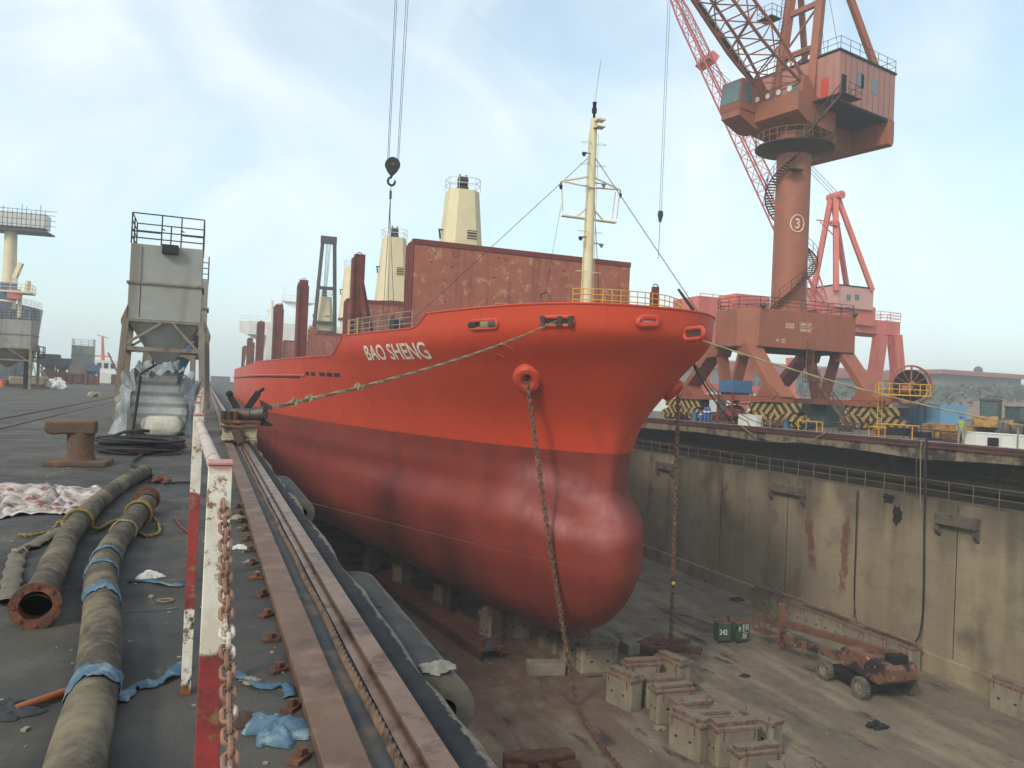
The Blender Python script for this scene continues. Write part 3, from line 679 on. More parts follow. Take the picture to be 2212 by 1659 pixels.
mb = MB(); mb.b2((MX-.1, MY-.75, 17.75), (MX+.42, MY-.2, 17.82)); mb.b2((MX-.1, MY-.75, 18.15), (MX+.42, MY-.2, 18.25)); mb.b2((MX-.1, MY-.3, 17.75), (MX+.1, MY-.2, 18.2)); mb.build('lamp_bracket', M['cream'], fm)
mb = MB()
for sx_, dx_ in ((-1, -.42), (1, .36)):
    mb.tube([(MX+dx_*1.05, MY-.1, 6), (MX+dx_*.8, MY-.1, 17.5)], .022, 5)
for k in range(34): z_ = 6.2+k*.34; mb.tube([(MX-.46+.0075*(z_-6), MY-.1, z_), (MX-.3, MY-.05, z_)], .018, 4)
for z_ in (9.2, 11.6, 14.3, 15.6, 16.9): 
    for sx_ in (-1, 1): mb.torus((MX+sx_*.5, MY-.1, z_), (.3,0,0), (0,.3,.05), .018, 12, 4)
mb.build('mast_ladder', M['cream'], fm)
mb = MB()
for sx_, z_ in ((-1, 16.2), (1, 14.5), (-1, 11.2), (1, 10.9)):
    q = V(MX+sx_*.55, MY-.3, z_); MB().tube([q, q+V(sx_*.2, -.05, -.12)], [.05, .15], 10).tube([q, (MX, MY, z_+.1)], .03, 5).build('mast_floodlight', M['steel'], fm)
mb = MB(); mb.tube([(MX, MY, 16.3), (MX-9.5, MY+7, 5.5)], .022, 4); mb.tube([(MX, MY, 16.3), (MX+3.8, MY-6.2, 6.5)], .022, 4); mb.tube([(MX, MY, 16.1), (MX+2.6, MY+3, 5.6)], .022, 4); mb.tube([(MX-1.9, MY, 13), (MX-1.4, MY+4, 5.6)], .012, 4)
mb.tube([(MX, MY, 19.3), (MX+.3, MY, 22.0)], .012, 4); mb.build('mast_stay', M['wire'], fm)
mb = MB(); a_ = V(MX+3.1, MY-5.1, 7.9); mb.tube([a_, a_+V(.55, -.75, -1.2)], [.07, .1], 7); mb.build('stay_turnbuckle', M['dark'], fm)
# yellow forecastle railing
mb = MB(); pts = []
for i in range(22):
    a_ = -.62+1.75*i/21; y = 36.9+ (3.0 if a_ < 0 else 5.)*abs(a_)**2.2; pts.append(V(SX+.2+a_*5.6, y, 6.25))
railing(mb, pts, 1.15, 4, .027, 1.35, 5); mb.build('forecastle_rail', M['yellow'], ship)
mb = MB(); railing(mb, [hull_p(48.8, 5.5)+V(.3,0,0), hull_p(54, 5.5)+V(.3,0,0), hull_p(59.8, 5.5)+V(.3,0,0), V(14, 60.5, 5.5)], 1.15, 3, .03, 1.6, 5); mb.build('side_rail', M['grey'], ship)
mb = MB(); q = hull_p(59.5, 5.5)+V(.3,0,0); mb.tube([q, q+V(0,0,1.2)], .06, 6); mb.build('rail_post', M['yellow'], ship); MB().tube([q+V(.25,-2,0), q+V(.25,-2,1.2)], .06, 6).build('rail_post', M['yellow'], ship)
# winch, vents and gear on the raised deck
mb = MB(); q = V(12.6, 55.5, 5.36); mb.tube([q+V(-.5,0,.7), q+V(.7,0,.7)], .55, 16); mb.tube([q+V(-.6,0,.7), q+V(-.5,0,.7)], .8, 16); mb.b2(q+V(.7,-.5,0), q+V(1.4,.5,1.1)); mb.b2(q+V(-.6,-.4,0), q+V(.7,.4,.3)); mb.build('winch', M['slat'], ship)
mb = MB(); q = V(14.4, 51, 5.36); mb.tube([q, q+V(0,0,1.2)], .18, 10); mb.sphere(q+V(0,0,1.3), (.32,.32,.25)); mb.build('vent', M['steel'], ship)
mb = MB(); q = V(15.3, 51.3, 5.36); mb.b2(q, q+V(1.6,.6,.55)); mb.tube([q+V(.3,.3,.6), q+V(1.2,.3,.6)], .25, 10); mb.build('hydraulic_pump', mat('green', C(40,96,74), C(34,80,62), 2, .6), ship)
mb = MB(); q = at(1085, 660, Y=46); mb.tube([q+V(-.45,0,-.2), q+V(-.45,0,.12), q+V(.45,0,.12), q+V(.45,0,-.2)], .03, 5); mb.build('hand_rail', M['yellow'], ship)
# accommodation block
ab = MB().b2((12, 184, 3.11), (32.2, 194, 15.0)).build('accommodation_block', M['white'], ship)
MB().b2((8.2, 184.6, 12.2), (36, 188.5, 15.2)).build('bridge_wing', M['white'], ab)
MB().prism([(6.4, 187, 15.2), (12, 187, 15.2), (12, 187, 9.5), (10.3, 187, 11.2), (8.2, 187, 12.2), (6.4, 187, 13)], (0, 1, 0)).build('wing_bracket', M['white'], ab)
for k in range(11): MB().b2((12.6+k*1.75, 184.5, 13.2), (13.9+k*1.75, 184.62, 14.3)).build('bridge_window', M['dark'], ab)
mb = MB(); railing(mb, [(6.6, 187, 15.21), (12, 187, 15.21), (32, 187, 15.21)], 1.2, 2, .05, 2); mb.build('bridge_rail', M['white'], ab)
rm = MB(); rm.tube([(19, 189, 15), (19, 189, 26)], [.5, .2], 8); rm.b2((15.4, 188.5, 20.4), (22.8, 190, 20.6)); rm.prism([(15.4, 189, 20.4), (22.8, 189, 20.4), (19.6, 189, 19), (18.4, 189, 19)], (0, .5, 0)); railing(rm, [(15.4, 188.6, 20.6), (22.8, 188.6, 20.6)], 1.2, 2, .05, 1.8); rm.tube([(15.8, 189, 20.6), (15.8, 189, 24)], .05, 5); rm.tube([(22.4, 189, 20.6), (22.4, 189, 23.4)], .05, 5); rm.build('radar_mast', M['white'], ab)
fn = MB(); fn.tube([(13.2, 190, 15), (13.2, 190, 20.5)], [.9, .35], 8); fn.b2((12.2, 189.6, 18), (14.2, 190.4, 18.2)); fn.build('signal_mast', M['white'], ab)
mb = MB(); q = V(15.4, 188.6, 20.3); mb.add([q, q+V(-.5,0,-1.2), q+V(.2,0,-2.4), q+V(.15,0,-.8)], [(0,1,2,3)]); mb.build('flag', mat('flagred', C(160,40,40)), ab)
mb = MB()
for z_ in (4.2, 6.2): 
    for x_ in (8.2, 9.2): mb.b2((x_, 183, z_), (x_+.9, 184, z_+.5))
mb.tube([(7.6, 182, 3.1), (8.2, 182, 8.2), (9.4, 182, 9.6), (10.6, 182, 8.4), (11.2, 182, 3.1)], .25, 8); mb.build('rescue_boat_davit', M['white'], ab)
# ------------------------------------------------------------------ near quay
def G(x, y, z=0): return at(x, y, z=z)
M['plate'] = mat('plate', C(120,92,74), C(102,78,64), 1.5, .6, .25, dirt=C(88,64,54), dsc=1.2, dlo=.5, dhi=.68, streak=C(140,112,100), ssc=2.5)
M['railsteel'] = mat('railsteel', C(146,116,96), C(116,92,78), 2, .38, .6, dirt=C(92,66,54), dsc=2.5)
M['grit'] = mat('grit', C(38,39,43), C(30,31,35), 3, .95, bump=.5, bsc=90, bd=.01)
m = bpy.data.materials.new('kerb_grit'); t = NT(m); px = t.sep()
e = t.math('ADD', px[0], t.math('MULTIPLY', t.math('SUBTRACT', t.noise(5, 8, .7), .5), .16))
c = t.mix(t.rng(e, 1.35, 1.368), t.mix(t.rng(t.noise(2, 8, .7), .4, .65), C(42,43,47), C(58,57,58)), t.mix(t.rng(t.noise(14, 6, .7), .4, .6), C(132,123,108), C(98,91,80)))
t.link(c, t.b.inputs['Base Color']); t.b.inputs['Roughness'].default_value = .95; t.b.inputs['Specular IOR Level'].default_value = .2
t.bump(t.math('ADD', t.noise(120, 5, .7), t.math('MULTIPLY', t.noise(8, 5), 2)), .5, .012); M['kerb'] = m
mb = MB(); N = 260; vs = []
for i in range(N+1):
    y = -3+300*(i/N)**2.2; j = .05*(random.random()-.5)+.03*math.sin(y*2.1)
    vs += [V(1.165, y, -.5), V(1.165, y, -.005), V(1.36+j*.6, y, -.012), V(1.40+j, y, -.05+.02*random.random()), V(1.39, y, -.5)]
mb.add(vs, [(5*i+k, 5*i+(k+1) % 5, 5*i+5+(k+1) % 5, 5*i+5+k) for i in range(N) for k in range(5)])
struct(mb.build('kerb_strip', M['kerb'], origin=(1.3, 20, 0)))
tr = thing('trolley_track', (.85, 20, 0), 'rusty steel trolley track with flat plate, channel and bright rail along the dock edge', 'track')
mb = MB(); mb.b2((.575, -3, 0.004), (.785, 296, .075)); mb.build('side_plate', M['plate'], tr, bevel=.008)
MB().b2((.786, -3, .002), (.985, 296, .016)).build('channel_floor', mat('channel_floor', C(66,66,66), C(52,52,54), 2, .8, dirt=C(92,76,64), dsc=3), tr)
MB().prism([(.965, -3, .004), (1.155, -3, .004), (1.155, -3, .03), (1.12, -3, .04), (1.12, -3, .06), (1.155, -3, .075), (1.15, -3, .09), (1.025, -3, .09), (1.02, -3, .075), (1.05, -3, .06), (1.05, -3, .04), (.965, -3, .03)], (0, 299, 0)).build('rail', M['railsteel'], tr)
pts = [V(.925+.006*math.sin(i*.05), 1.2+i*.018, .034) for i in range(1180)]
tag(MB().tube(pts, .026, 18, lobes=6, twist=.22, ld=.25).build('wire_rope', mat('wire_rope', C(128,100,76), C(92,74,60), 9, .75, .2, dirt=C(70,56,46), dsc=8), origin=(.925, 10, 0)), 'thick twisted steel wire rope lying in the track channel', 'wire rope')
# bolts along the plate
for i in range(15):
    y = 3.3+i*.62; b = MB(); r = random.Random(i)
    x = .49+.03*r.random(); b.box((x, y, .012), (.11, .07, .02), r.random()); b.tube([(x, y, .02), (x+.01*r.random(), y, .06)], .022, 6); b.box((x+.02, y+.02, .035), (.035, .04, .03), r.random()*2)
    tag(b.build('anchor_bolt', M['rust'], origin=(x, y, 0)), 'rusty clamp bolt beside the brown track plate, one of a row', 'bolt', 'rusty clamp bolts along the track plate')
# D fenders on the wall
m = bpy.data.materials.new('fender_rubber'); t = NT(m); px = t.sep()
nz_ = t.n.new('ShaderNodeNewGeometry'); nn = t.sep(nz_.outputs['Normal'])
c = t.mix(t.rng(t.noise(3, 8, .7), .35, .65), C(106,99,87), C(84,79,70))
e = t.math('ADD', px[0], t.math('MULTIPLY', t.noise(4, 7, .7), .3))
c = t.mix(t.math('MULTIPLY', t.rng(e, 1.9, 1.84), t.rng(nn[2], .6, .8)), c, t.mix(t.rng(t.noise(2, 6), .4, .6), C(44,45,49), C(62,61,61)))
t.link(c, t.b.inputs['Base Color']); t.b.inputs['Roughness'].default_value = .9; t.bump(t.noise(40, 6, .7), .35, .02); M['fender'] = m
def dprof(x0, z1, w_, h_, n=14):
    out = [V(x0, 0, z1), V(x0+w_-h_/2, 0, z1)]
    for k in range(1, n): a = math.pi/2-math.pi*k/n; out.append(V(x0+w_-h_/2+h_/2*math.cos(a), 0, z1-h_/2+h_/2*math.sin(a)))
    out += [V(x0+w_-h_/2, 0, z1-h_), V(x0, 0, z1-h_)]
    return out
def fender(y0, y1, label, x0=1.395, z1=-.16, w_=.45, h_=.5):
    o_ = dprof(x0, z1, w_, h_); n = len(o_); c_ = V(x0+w_*.48, 0, z1-h_/2); 
    i_ = [c_+V((p.x-c_.x)*.45, 0, (p.z-c_.z)*.36) for p in o_]; mb = MB(); vs = []
    for y, L_ in ((y0, o_), (y1, o_), (y0, i_), (y1, i_)): vs += [p+V(0, y, 0) for p in L_]
    fs = []
    for k in range(n):
        l = (k+1) % n; fs += [(k, l, n+l, n+k), (2*n+k, 3*n+k, 3*n+l, 2*n+l), (k, 2*n+k, 2*n+l, l), (n+k, n+l, 3*n+l, 3*n+k)]
    mb.add(vs, fs); tag(mb.build('dock_fender', M['fender'], origin=(x0, y0, z1-h_)), label, 'fender', 'rubber fenders under the near dock edge')
e1 = at(962, 1462, z=-.17).y; e2 = at(831, 1312, z=-.17).y; e3 = at(773, 1236, z=-.17).y
fender(e1, e2-.05, 'nearest hollow D shaped rubber fender with its open end showing')
fender(e2+.03, e3, 'second D shaped rubber fender, behind a joint from the nearest one')
fender(14.0, 17.5, 'short D shaped fender farther along the dock edge near the trolley')
# little crumpled glove on the fender
def crumple(c, rx, ry, rz, seed, n=14, m_=9):
    r = random.Random(seed); ph = [r.random()*6 for _ in range(6)]
    def f(u, v):
        a = 2*math.pi*u; b = math.pi*v
        k = 1+.28*math.sin(3*a+ph[0])*math.sin(2*b+ph[1])+.2*math.sin(5*a+ph[2]+3*b)+.14*math.sin(9*a+ph[3]-5*b)
        return V(c[0]+rx*k*math.sin(b)*math.cos(a), c[1]+ry*k*math.sin(b)*math.sin(a), c[2]+rz*max(-.4, k*math.cos(b))+rz*.4)
    return MB().grid(f, n*2, m_*2, True)
def cloth(c, rx, ry, h, seed, n=30, fold=1.):
    r = random.Random(seed); o_ = V(r.random()*50, r.random()*50, r.random()*9); ph = [r.random()*6.3 for _ in range(4)]; c = Vector(c)
    def f(u, v):
        a = 2*math.pi*u; rag = 1+.22*math.sin(2*a+ph[0])+.16*math.sin(3*a+ph[1])+.1*math.sin(7*a+ph[2])+.05*math.sin(13*a+ph[3])
        x, y = rx*v*rag*math.cos(a), ry*v*rag*math.sin(a); q = V(x/rx*1.3, y/ry*1.3, 0)+o_
        rid = 1-abs(mnoise.noise(q*1.2))*2; rid2 = 1-abs(mnoise.noise(q*2.7))*2.2
        z = h*(.15+.85*(1-v**1.6))*(.6+.3*max(0, rid)+.16*max(0, rid2)*fold)
        return V(c.x+x+.12*rx*mnoise.noise(q*2), c.y+y+.12*ry*mnoise.noise(q*2+V(5,5,5)), c.z+max(.004, z*(1 if v < .97 else .15)))
    return MB().grid(f, n*2, n, True)
p = at(945, 1445, z=-.155); tag(cloth(p, .11, .13, .06, 4, 26).build('work_glove', mat('glove', C(150,146,134), C(120,116,108), 12, .95, bump=.6, bsc=40), origin=p), 'dirty crumpled work glove lying on the nearest fender', 'glove')

# railing along the edge of the walkway
m = bpy.data.materials.new('post_paint'); t = NT(m); px = t.sep()
zz = t.math('ADD', px[2], t.math('MULTIPLY', t.math('SUBTRACT', t.noise(9, 6, .7), .5), .08))
redz = t.math('MULTIPLY', t.rng(zz, .485, .495), t.rng(zz, 1.15, 1.14))
wht = t.mix(t.rng(t.noise(6, 8, .7), .45, .6), C(216,208,194), C(196,186,168))
rd = t.mix(t.rng(t.noise(5, 8, .7), .42, .6), C(150,52,50), C(112,46,44))
c = t.mix(redz, wht, rd)
c = t.mix(t.rng(t.noise(11, 9, .75), .54, .59), c, C(128,92,70)); c = t.mix(t.rng(t.noise(7, 9, .75, t.mapv((1, 1, .5), loc=(5, 5, 5))), .58, .62), c, C(66,54,48))
c = t.mix(t.rng(px[2], .06, .02), c, C(134,82,50)); c = t.mix(t.rng(zz, 1.575, 1.59), c, C(176,128,120))
t.link(c, t.b.inputs['Base Color']); t.b.inputs['Roughness'].default_value = .6; t.bump(t.noise(30, 7, .7), .3, .008); M['post'] = m
M['pipepaint'] = mat('pipepaint', C(196,182,172), C(166,146,136), 5, .6, dirt=C(140,96,84), dsc=6, dlo=.54, dhi=.62)
gr = thing('guard_rail', (0, 4, 0), 'red and white guard rail of posts and pipes along the near dock edge', 'guard rail')
PY = [2.05, 4.9, 7.6, 10.3, 13.0, 15.7, 18.4, 21.1]; PX = [.042, -.03, -.055]+[-.065]*5
for i, y in enumerate(PY):
    mb = MB(); w_ = .0275; RX = PX[i]
    mb.b2((RX-w_, y, 0), (RX+w_, y+.008, 1.595)); mb.b2((RX-w_, y+.008, 0), (RX-w_+.007, y+.07, 1.59)); mb.b2((RX+w_-.007, y+.008, 0), (RX+w_, y+.07, 1.59)); mb.b2((RX-w_-.002, y-.004, 1.595), (RX+w_+.002, y+.075, 1.603))
    mb.build('post', M['post'], gr, bevel=.002)
for k, (a_, b_) in enumerate(zip(PY, PY[1:])):
    MB().tube([(PX[k], a_+.076, 1.56), (PX[k+1], b_-.004, 1.56)], .021, 12).build('top_pipe', M['pipepaint'], gr)
for k, (a_, b_) in enumerate(zip(PY[1:], PY[2:])): MB().tube([(PX[k+1], a_+.076, .8), (PX[k+2], b_-.004, .8)], .018, 10).build('mid_pipe', M['pipepaint'], gr)
def chain_mb(pts, pitch, L_, wd, r, stud=False, nn=12, m_=5, start=0):
    P = [Vector(p) for p in pts]; mb = MB(); acc = 0; d = start; k = 0
    seg = [(P[i], P[i+1], (P[i+1]-P[i]).length) for i in range(len(P)-1)]; tot = sum(s[2] for s in seg)
    while d < tot:
        x = d; 
        for a_, b_, l_ in seg:
            if x <= l_: c = a_.lerp(b_, x/l_); T = (b_-a_).normalized(); break
            x -= l_
        u = T.cross(V(0,0,1)); u = u.normalized() if u.length > .05 else V(1,0,0); v_ = T.cross(u).normalized()
        side = (u if k % 2 else v_)*1.0; side = (side+ (v_ if k % 2 else u)*.25*math.sin(k*1.7)).normalized()
        loop = []
        for q in range(nn):
            a = 2*math.pi*q/nn; ca, sa = math.cos(a), math.sin(a); st = (L_-wd)/2
            loop.append(c+T*((st if ca > 0 else -st)+wd/2*ca)+side*(wd/2*sa))
        mb.tube(loop, r, m_, closed=True)
        if stud: mb.tube([c-side*wd/2, c+side*wd/2], r*.8, 4)
        d += pitch; k += 1
    return mb
M['chainrust'] = mat('chainrust', C(150,114,96), C(112,82,68), 14, .85, .1, dirt=C(200,188,176), dsc=9, dlo=.55, dhi=.62, bump=.4, bsc=80, bd=.004)
cp = [V(.052, 2.03, 1.50)]+[V(.056+.045*t_, 2.0-2.65*t_, 1.50-4*.46*t_*(1-t_)-.02) for t_ in [i/40 for i in range(41)]]
tag(chain_mb(cp, .026, .037, .024, .0046, nn=14, m_=6).build('safety_chain', M['chainrust'], origin=(0, 2, 1.5)), 'small rusty chain hanging from the nearest railing post', 'chain')

# bollard
M['bollrust'] = mat('bollrust', C(98,78,64), C(78,60,50), 5, .9, dirt=C(118,80,56), dsc=2.5, bump=.3)
p = G(170, 1004); bo = thing('bollard', p, 'rusty T headed mooring bollard on a square base plate', 'bollard')
MB().box(p+V(0, 0, .05), (1.12, .9, .1), R(-4)).build('base_plate', M['bollrust'], bo, bevel=.02)
MB().tube([p+V(.02, 0, .1), p+V(.02, 0, .22), p+V(.02, 0, .7)], [.29, .25, .25], 24).build('column', M['bollrust'], bo)
mb = MB(); mb.prism([p+V(x_, -.25, z_) for x_, z_ in ((-.6,.68),(-.6,.86),(.29,.88),(.29,.62),(-.28,.62),(-.45,.6),(-.55,.63))], (0, .5, 0)); mb.build('head', M['bollrust'], bo, bevel=.035)

# crane rails set in the quay
for X_, lb in ((-5.9, 'bright worn crane rail set in the quay, nearer the hopper'), (-7.05, 'dull crane rail set in the quay, farther from the hopper')):
    mb = MB(); mb.b2((X_-.03, 5, .002), (X_+.03, 298, .03)); mb.b2((X_-.11, 5, .001), (X_-.05, 298, .012)); tag(mb.build('crane_rail', M['steel'] if X_ > -6 else M['rustdark'], origin=(X_, 60, 0)), lb, 'rail')

# ribbed suction hoses
m = bpy.data.materials.new('hose_rubber'); t = NT(m); px = t.sep()
c = t.mix(t.rng(t.noise(3, 6), .35, .65), C(78,70,60), C(60,54,48)); c = t.mix(t.rng(t.noise(1.6, 8, .68), .48, .66), c, C(116,106,86))
c = t.mix(t.math('MULTIPLY', t.rng(t.noise(9, 5, .6), .5, .7), .5), c, C(128,118,100))
t.link(c, t.b.inputs['Base Color']); t.b.inputs['Roughness'].default_value = .88; t.bump(t.noise(40, 5, .7), .3, .008); M['hose'] = m
def ribbed(pts, r, pitch=.0105, nseg=26):
    P = smooth_path(pts, 40); Q = [P[0]]; acc = 0; step = pitch/4
    for a_, b_ in zip(P, P[1:]):
        l_ = (b_-a_).length; x = step-acc
        while x < l_: Q.append(a_.lerp(b_, x/l_)); x += step
        acc = l_-(x-step)
    return MB().tube(Q, [r*(1+.010*math.sin(2*math.pi*i/4)+.02*math.sin(i*.0115)+.016*math.sin(i*.0043)) for i in range(len(Q))], nseg, caps=False), Q
def flange(c, ax, r, rb, th=.035):
    c = Vector(c); ax = Vector(ax).normalized(); mb = MB().lathe(c, [(rb, 0), (r, 0), (r, th), (rb*1.1, th), (rb*1.1, th+.12), (rb, th+.12), (rb, 0)], 32, ax); 
    u = ax.orthogonal().normalized(); w_ = ax.cross(u)
    for k in range(8):
        a = 2*math.pi*k/8; q = c+(u*math.cos(a)+w_*math.sin(a))*(r*.83); mb.tube([q-ax*.012, q+ax*.0], .016, 6)
    return mb
h1p = [G(x, y, .115) for x, y in ((76, 1322), (101, 1258), (126, 1202), (156, 1146), (198, 1099), (252, 1053), (313, 1018))]
d_ = (h1p[1]-h1p[0]).normalized()
ho = thing('suction_hose', h1p[0], 'thick ribbed rubber hose with a rusty open flange toward the camera', 'hose')
mb, Q1 = ribbed(h1p, .117); mb.build('hose_body', M['hose'], ho)
flange(h1p[0]-d_*.02+V(0, 0, .045), d_, .165, .105).build('flange', M['rust'], ho)
MB().tube([h1p[0]+d_*.25, h1p[0]+d_*.27], .11, 20).build('bore', M['black'], ho)
h2p = [G(x, y, .12) for x, y in ((317, 1086), (280, 1132), (243, 1183), (220, 1239), (219, 1314), (217, 1398), (205, 1482), (182, 1575), (160, 1665))]
h2p += [h2p[-1]+(h2p[-1]-h2p[-2])*1.3]
d2 = (h2p[1]-h2p[0]).normalized()
ho2 = thing('suction_hose', h2p[-2], 'thick ribbed rubber hose bound with torn blue strips, running past the white posts', 'hose')
mb, Q2 = ribbed(h2p, .122); mb.build('hose_body', M['hose'], ho2)
flange(h2p[0]-d2*.03+V(0, 0, .05), d2, .165, .105).build('flange', M['rust'], ho2)
M['blue'] = mat('bluetape', C(86,112,128), C(66,92,110), 6, .9, dirt=C(136,150,156), dsc=5, streak=C(50,84,110), bump=.5, bsc=30, bd=.02)
def nearest(Q, x, y):
    t_ = G(x, y, .12); return min(range(len(Q)), key=lambda i: (Q[i]-t_).length)
def band(Q, i0, i1, r, seed, name='blue_wrap', m_='blue', par=None):
    rn = random.Random(seed); k0 = [rn.random()*6 for _ in range(4)]; n = 36
    i0 = max(1, i0); i1 = min(len(Q)-2, i1); mid = (i0+i1)//2; T = (Q[mid+1]-Q[mid-1]).normalized(); u = V(0,0,1); w_ = T.cross(u).normalized(); L_ = (Q[i1]-Q[i0]).length
    def f(a, b):
        an = 2*math.pi*a; rag = .18*L_*(math.sin(3*an+k0[0])+.6*math.sin(7*an+k0[1])+.5*math.sin(17*an+k0[2]))*abs(b-.5)*2
        rr_ = r*(1.05+.03*math.sin(9*b+5*an+k0[3])+.025*math.sin(23*b+2*an))
        return Q[mid]+T*((b-.5)*L_*(1.0)+rag+.35*L_*math.sin(an+k0[0]))+(u*math.sin(an)+w_*math.cos(an))*rr_
    return MB().grid(f, n, 10, True).build(name, M[m_], par)
for (x, y, ln, sd) in ((224, 1210, .13, 1), (226, 1243, .12, 5), (220, 1296, .24, 2), (208, 1496, .2, 3)):
    i = nearest(Q2, x, y); st_ = int(ln/2/.002625); band(Q2, i-st_, i+st_, .124, sd, par=ho2)
i = nearest(Q2, 268, 1150); band(Q2, i-26, i+26, .124, 9, 'burlap_wrap', 'rope', ho2)
i = nearest(Q1, 136, 1180); 
# ropes around the hoses
M['yrope'] = mat('yrope', C(150,128,66), C(112,92,50), 20, .95, bump=.6, bsc=70, bd=.01)
def rope(name, pts, r, m_, label, cat='rope', n=10, sub=14, g=None):
    Q = smooth_path(pts, sub); return tag(MB().tube(Q, r, 12, lobes=3, twist=.45, ld=.35).build(name, M[m_], origin=Q[0]), label, cat, g)
def hoop(Q, i, r, a0=-40, a1=220, n=10):
    T = (Q[min(i+3, len(Q)-1)]-Q[max(i-3, 0)]).normalized(); w_ = T.cross(V(0,0,1)).normalized(); return [Q[i]+(V(0,0,1)*math.sin(R(a0+(a1-a0)*k/n))+w_*math.cos(R(a0+(a1-a0)*k/n)))*r for k in range(n+1)]
i = nearest(Q1, 170, 1128)
hp = hoop(Q1, i, .145, 200, -20, 8)
if hp[0].x > hp[-1].x: hp.reverse()
rope('yellow_rope', [G(40, 1155, .03), G(75, 1155, .03), G(112, 1145, .03), G(130, 1125, .05)]+hp+[G(215, 1142, .03), G(240, 1128, .03), G(262, 1122, .05)], .022, 'yrope', 'frayed yellow rope looped over the flanged hose')
i = nearest(Q2, 298, 1108)
hp2 = hoop(Q2, i, .148, 0, 360*1.9, 30); T = (Q2[i+3]-Q2[i-3]).normalized()
hp2 = [q+T*(.03*k/30*3) for k, q in enumerate(hp2)]
rope('yellow_rope', hp2+[G(330, 1118, .03), G(345, 1148, .02), G(318, 1157, .02), G(300, 1150, .02)], .02, 'yrope', 'yellow rope wound round the flange end of the blue bound hose')
# flat canvas hose
fp = smooth_path([G(x, y, .03) for x, y in ((135, 1143), (108, 1155), (75, 1175), (42, 1192), (32, 1222), (24, 1262), (20, 1300))], 12); mb = MB(); vs = []
for k, q in enumerate(fp):
    T = (fp[min(k+1, len(fp)-1)]-fp[max(k-1, 0)]).normalized(); s_ = T.cross(V(0,0,1)).normalized(); w_ = .075*(.55 if 28 < k < 36 else 1)+.008*math.sin(k)
    for a in range(10): an = 2*math.pi*a/10; vs.append(q+s_*math.cos(an)*w_+V(0,0,1)*(math.sin(an)*(.03 if 28 < k < 36 else .022)+.006*math.sin(k*.8+an)))
N = len(fp); mb.add(vs, [(i*10+k, i*10+(k+1) % 10, i*10+10+(k+1) % 10, i*10+10+k) for i in range(N-1) for k in range(10)])
o = mb.build('canvas_hose', mat('canvas', C(112,104,90), C(92,86,76), 8, .95, bump=.5, bsc=60, bd=.01), origin=fp[-1]); tag(o, 'flat grey canvas hose knotted once, beside the rusty flange', 'hose')
rope('knot_rope', [G(58, 1180, .07), G(42, 1188, .09), G(28, 1188, .05), G(40, 1200, .03), G(58, 1192, .06), G(46, 1182, .1)], .018, 'rope', 'pale rope tied round the flat canvas hose')
# hose coil near the hopper
p = G(303, 977); rn = random.Random(3); hc_ = thing('hose_coil', p, 'heap of coiled black and red hoses in front of the plastic wrapped bags', 'hose coil')
M['redhose'] = mat('redhose', C(128,64,62), C(96,54,52), 4, .8); M['blackhose'] = mat('blackhose', C(46,44,44), C(34,33,34), 4, .75)
for k in range(11):
    ph = rn.random()*6; rx = .78+.2*rn.random(); ry = rx*1.05; cx, cy = (rn.random()-.5)*.25, (rn.random()-.5)*.3; z0 = .04+.05*(k//2)
    pts = [p+V(cx+rx*math.cos(2*math.pi*q/40)+.05*math.sin(3*q*.157+ph), cy+ry*math.sin(2*math.pi*q/40)+.05*math.cos(2*q*.157+ph), z0+.03*(1+math.sin(2*math.pi*q/40*2+ph))) for q in range(40)]
    MB().tube(pts, .035, 8, closed=True).build('hose_loop', M['redhose'] if k in (2, 5, 6) else M['blackhose'], hc_)
tag(MB().tube(smooth_path([p+V(.1, -.8, .04), G(285, 1000, .035), G(300, 1010, .035), G(318, 1018, .04), G(338, 1040, .035)], 8), .035, 8).build('hose_tail', M['blackhose'], origin=p), 'black hose end snaking from the coil toward the ribbed hoses', 'hose')
tag(MB().tube(smooth_path([G(205, 965, .05), G(240, 945, .08), G(270, 933, .25), G(300, 930, .3), G(322, 931, .28)], 8), .045, 10).build('loose_hose', M['blackhose'], origin=G(205, 965)), 'dark hose lying behind the bollard with its coupling raised', 'hose')
tag(MB().tube([G(352, 1045, .03), G(385, 1042, .03), G(412, 1042, .03)], .02, 8).build('cable_end', M['blackhose'], origin=G(385, 1042)), 'short black cable running to the railing foot', 'cable')
tag(crumple(G(345, 1043), .16, .12, .07, 8).build('rusty_coupling', M['rust'], origin=G(345, 1043)), 'rusty hose coupling on the ground beside the railing', 'coupling')
# crumpled printed plastic sheet
m = bpy.data.materials.new('printed_sheet'); t = NT(m)
c = t.mix(t.rng(t.noise(2.2, 8, .7), .42, .55), C(196,184,172), C(150,136,128)); c = t.mix(t.rng(t.noise(3.2, 8, .7, t.mapv(loc=(3, 1, 0))), .55, .6), c, C(130,70,60)); c = t.mix(t.rng(t.noise(2.7, 8, .7, t.mapv(loc=(8, 1, 0))), .57, .62), c, C(52,50,52))
t.link(c, t.b.inputs['Base Color']); t.b.inputs['Roughness'].default_value = .7; t.bump(t.noise(12, 6, .7), .6, .04); M['sheet'] = m
q = [G(-60, 1125), G(170, 1110), G(250, 1060), G(-60, 1040)]
def fs(u, v):
    a = q[0].lerp(q[1], u); b = q[3].lerp(q[2], u); p_ = a.lerp(b, v); e_ = math.sin(math.pi*min(max(v, 0), 1))*math.sin(math.pi*min(u*1.0+.02, 1))
    return p_+V(.05*math.sin(11*u+3*v), .12*math.sin(7*u+4), .012+abs(.10*math.sin(17*u+5*v+1.2*math.sin(9*v))*math.sin(11*v+3*u)+.05*math.sin(31*u-13*v))*(.25+.75*e_))
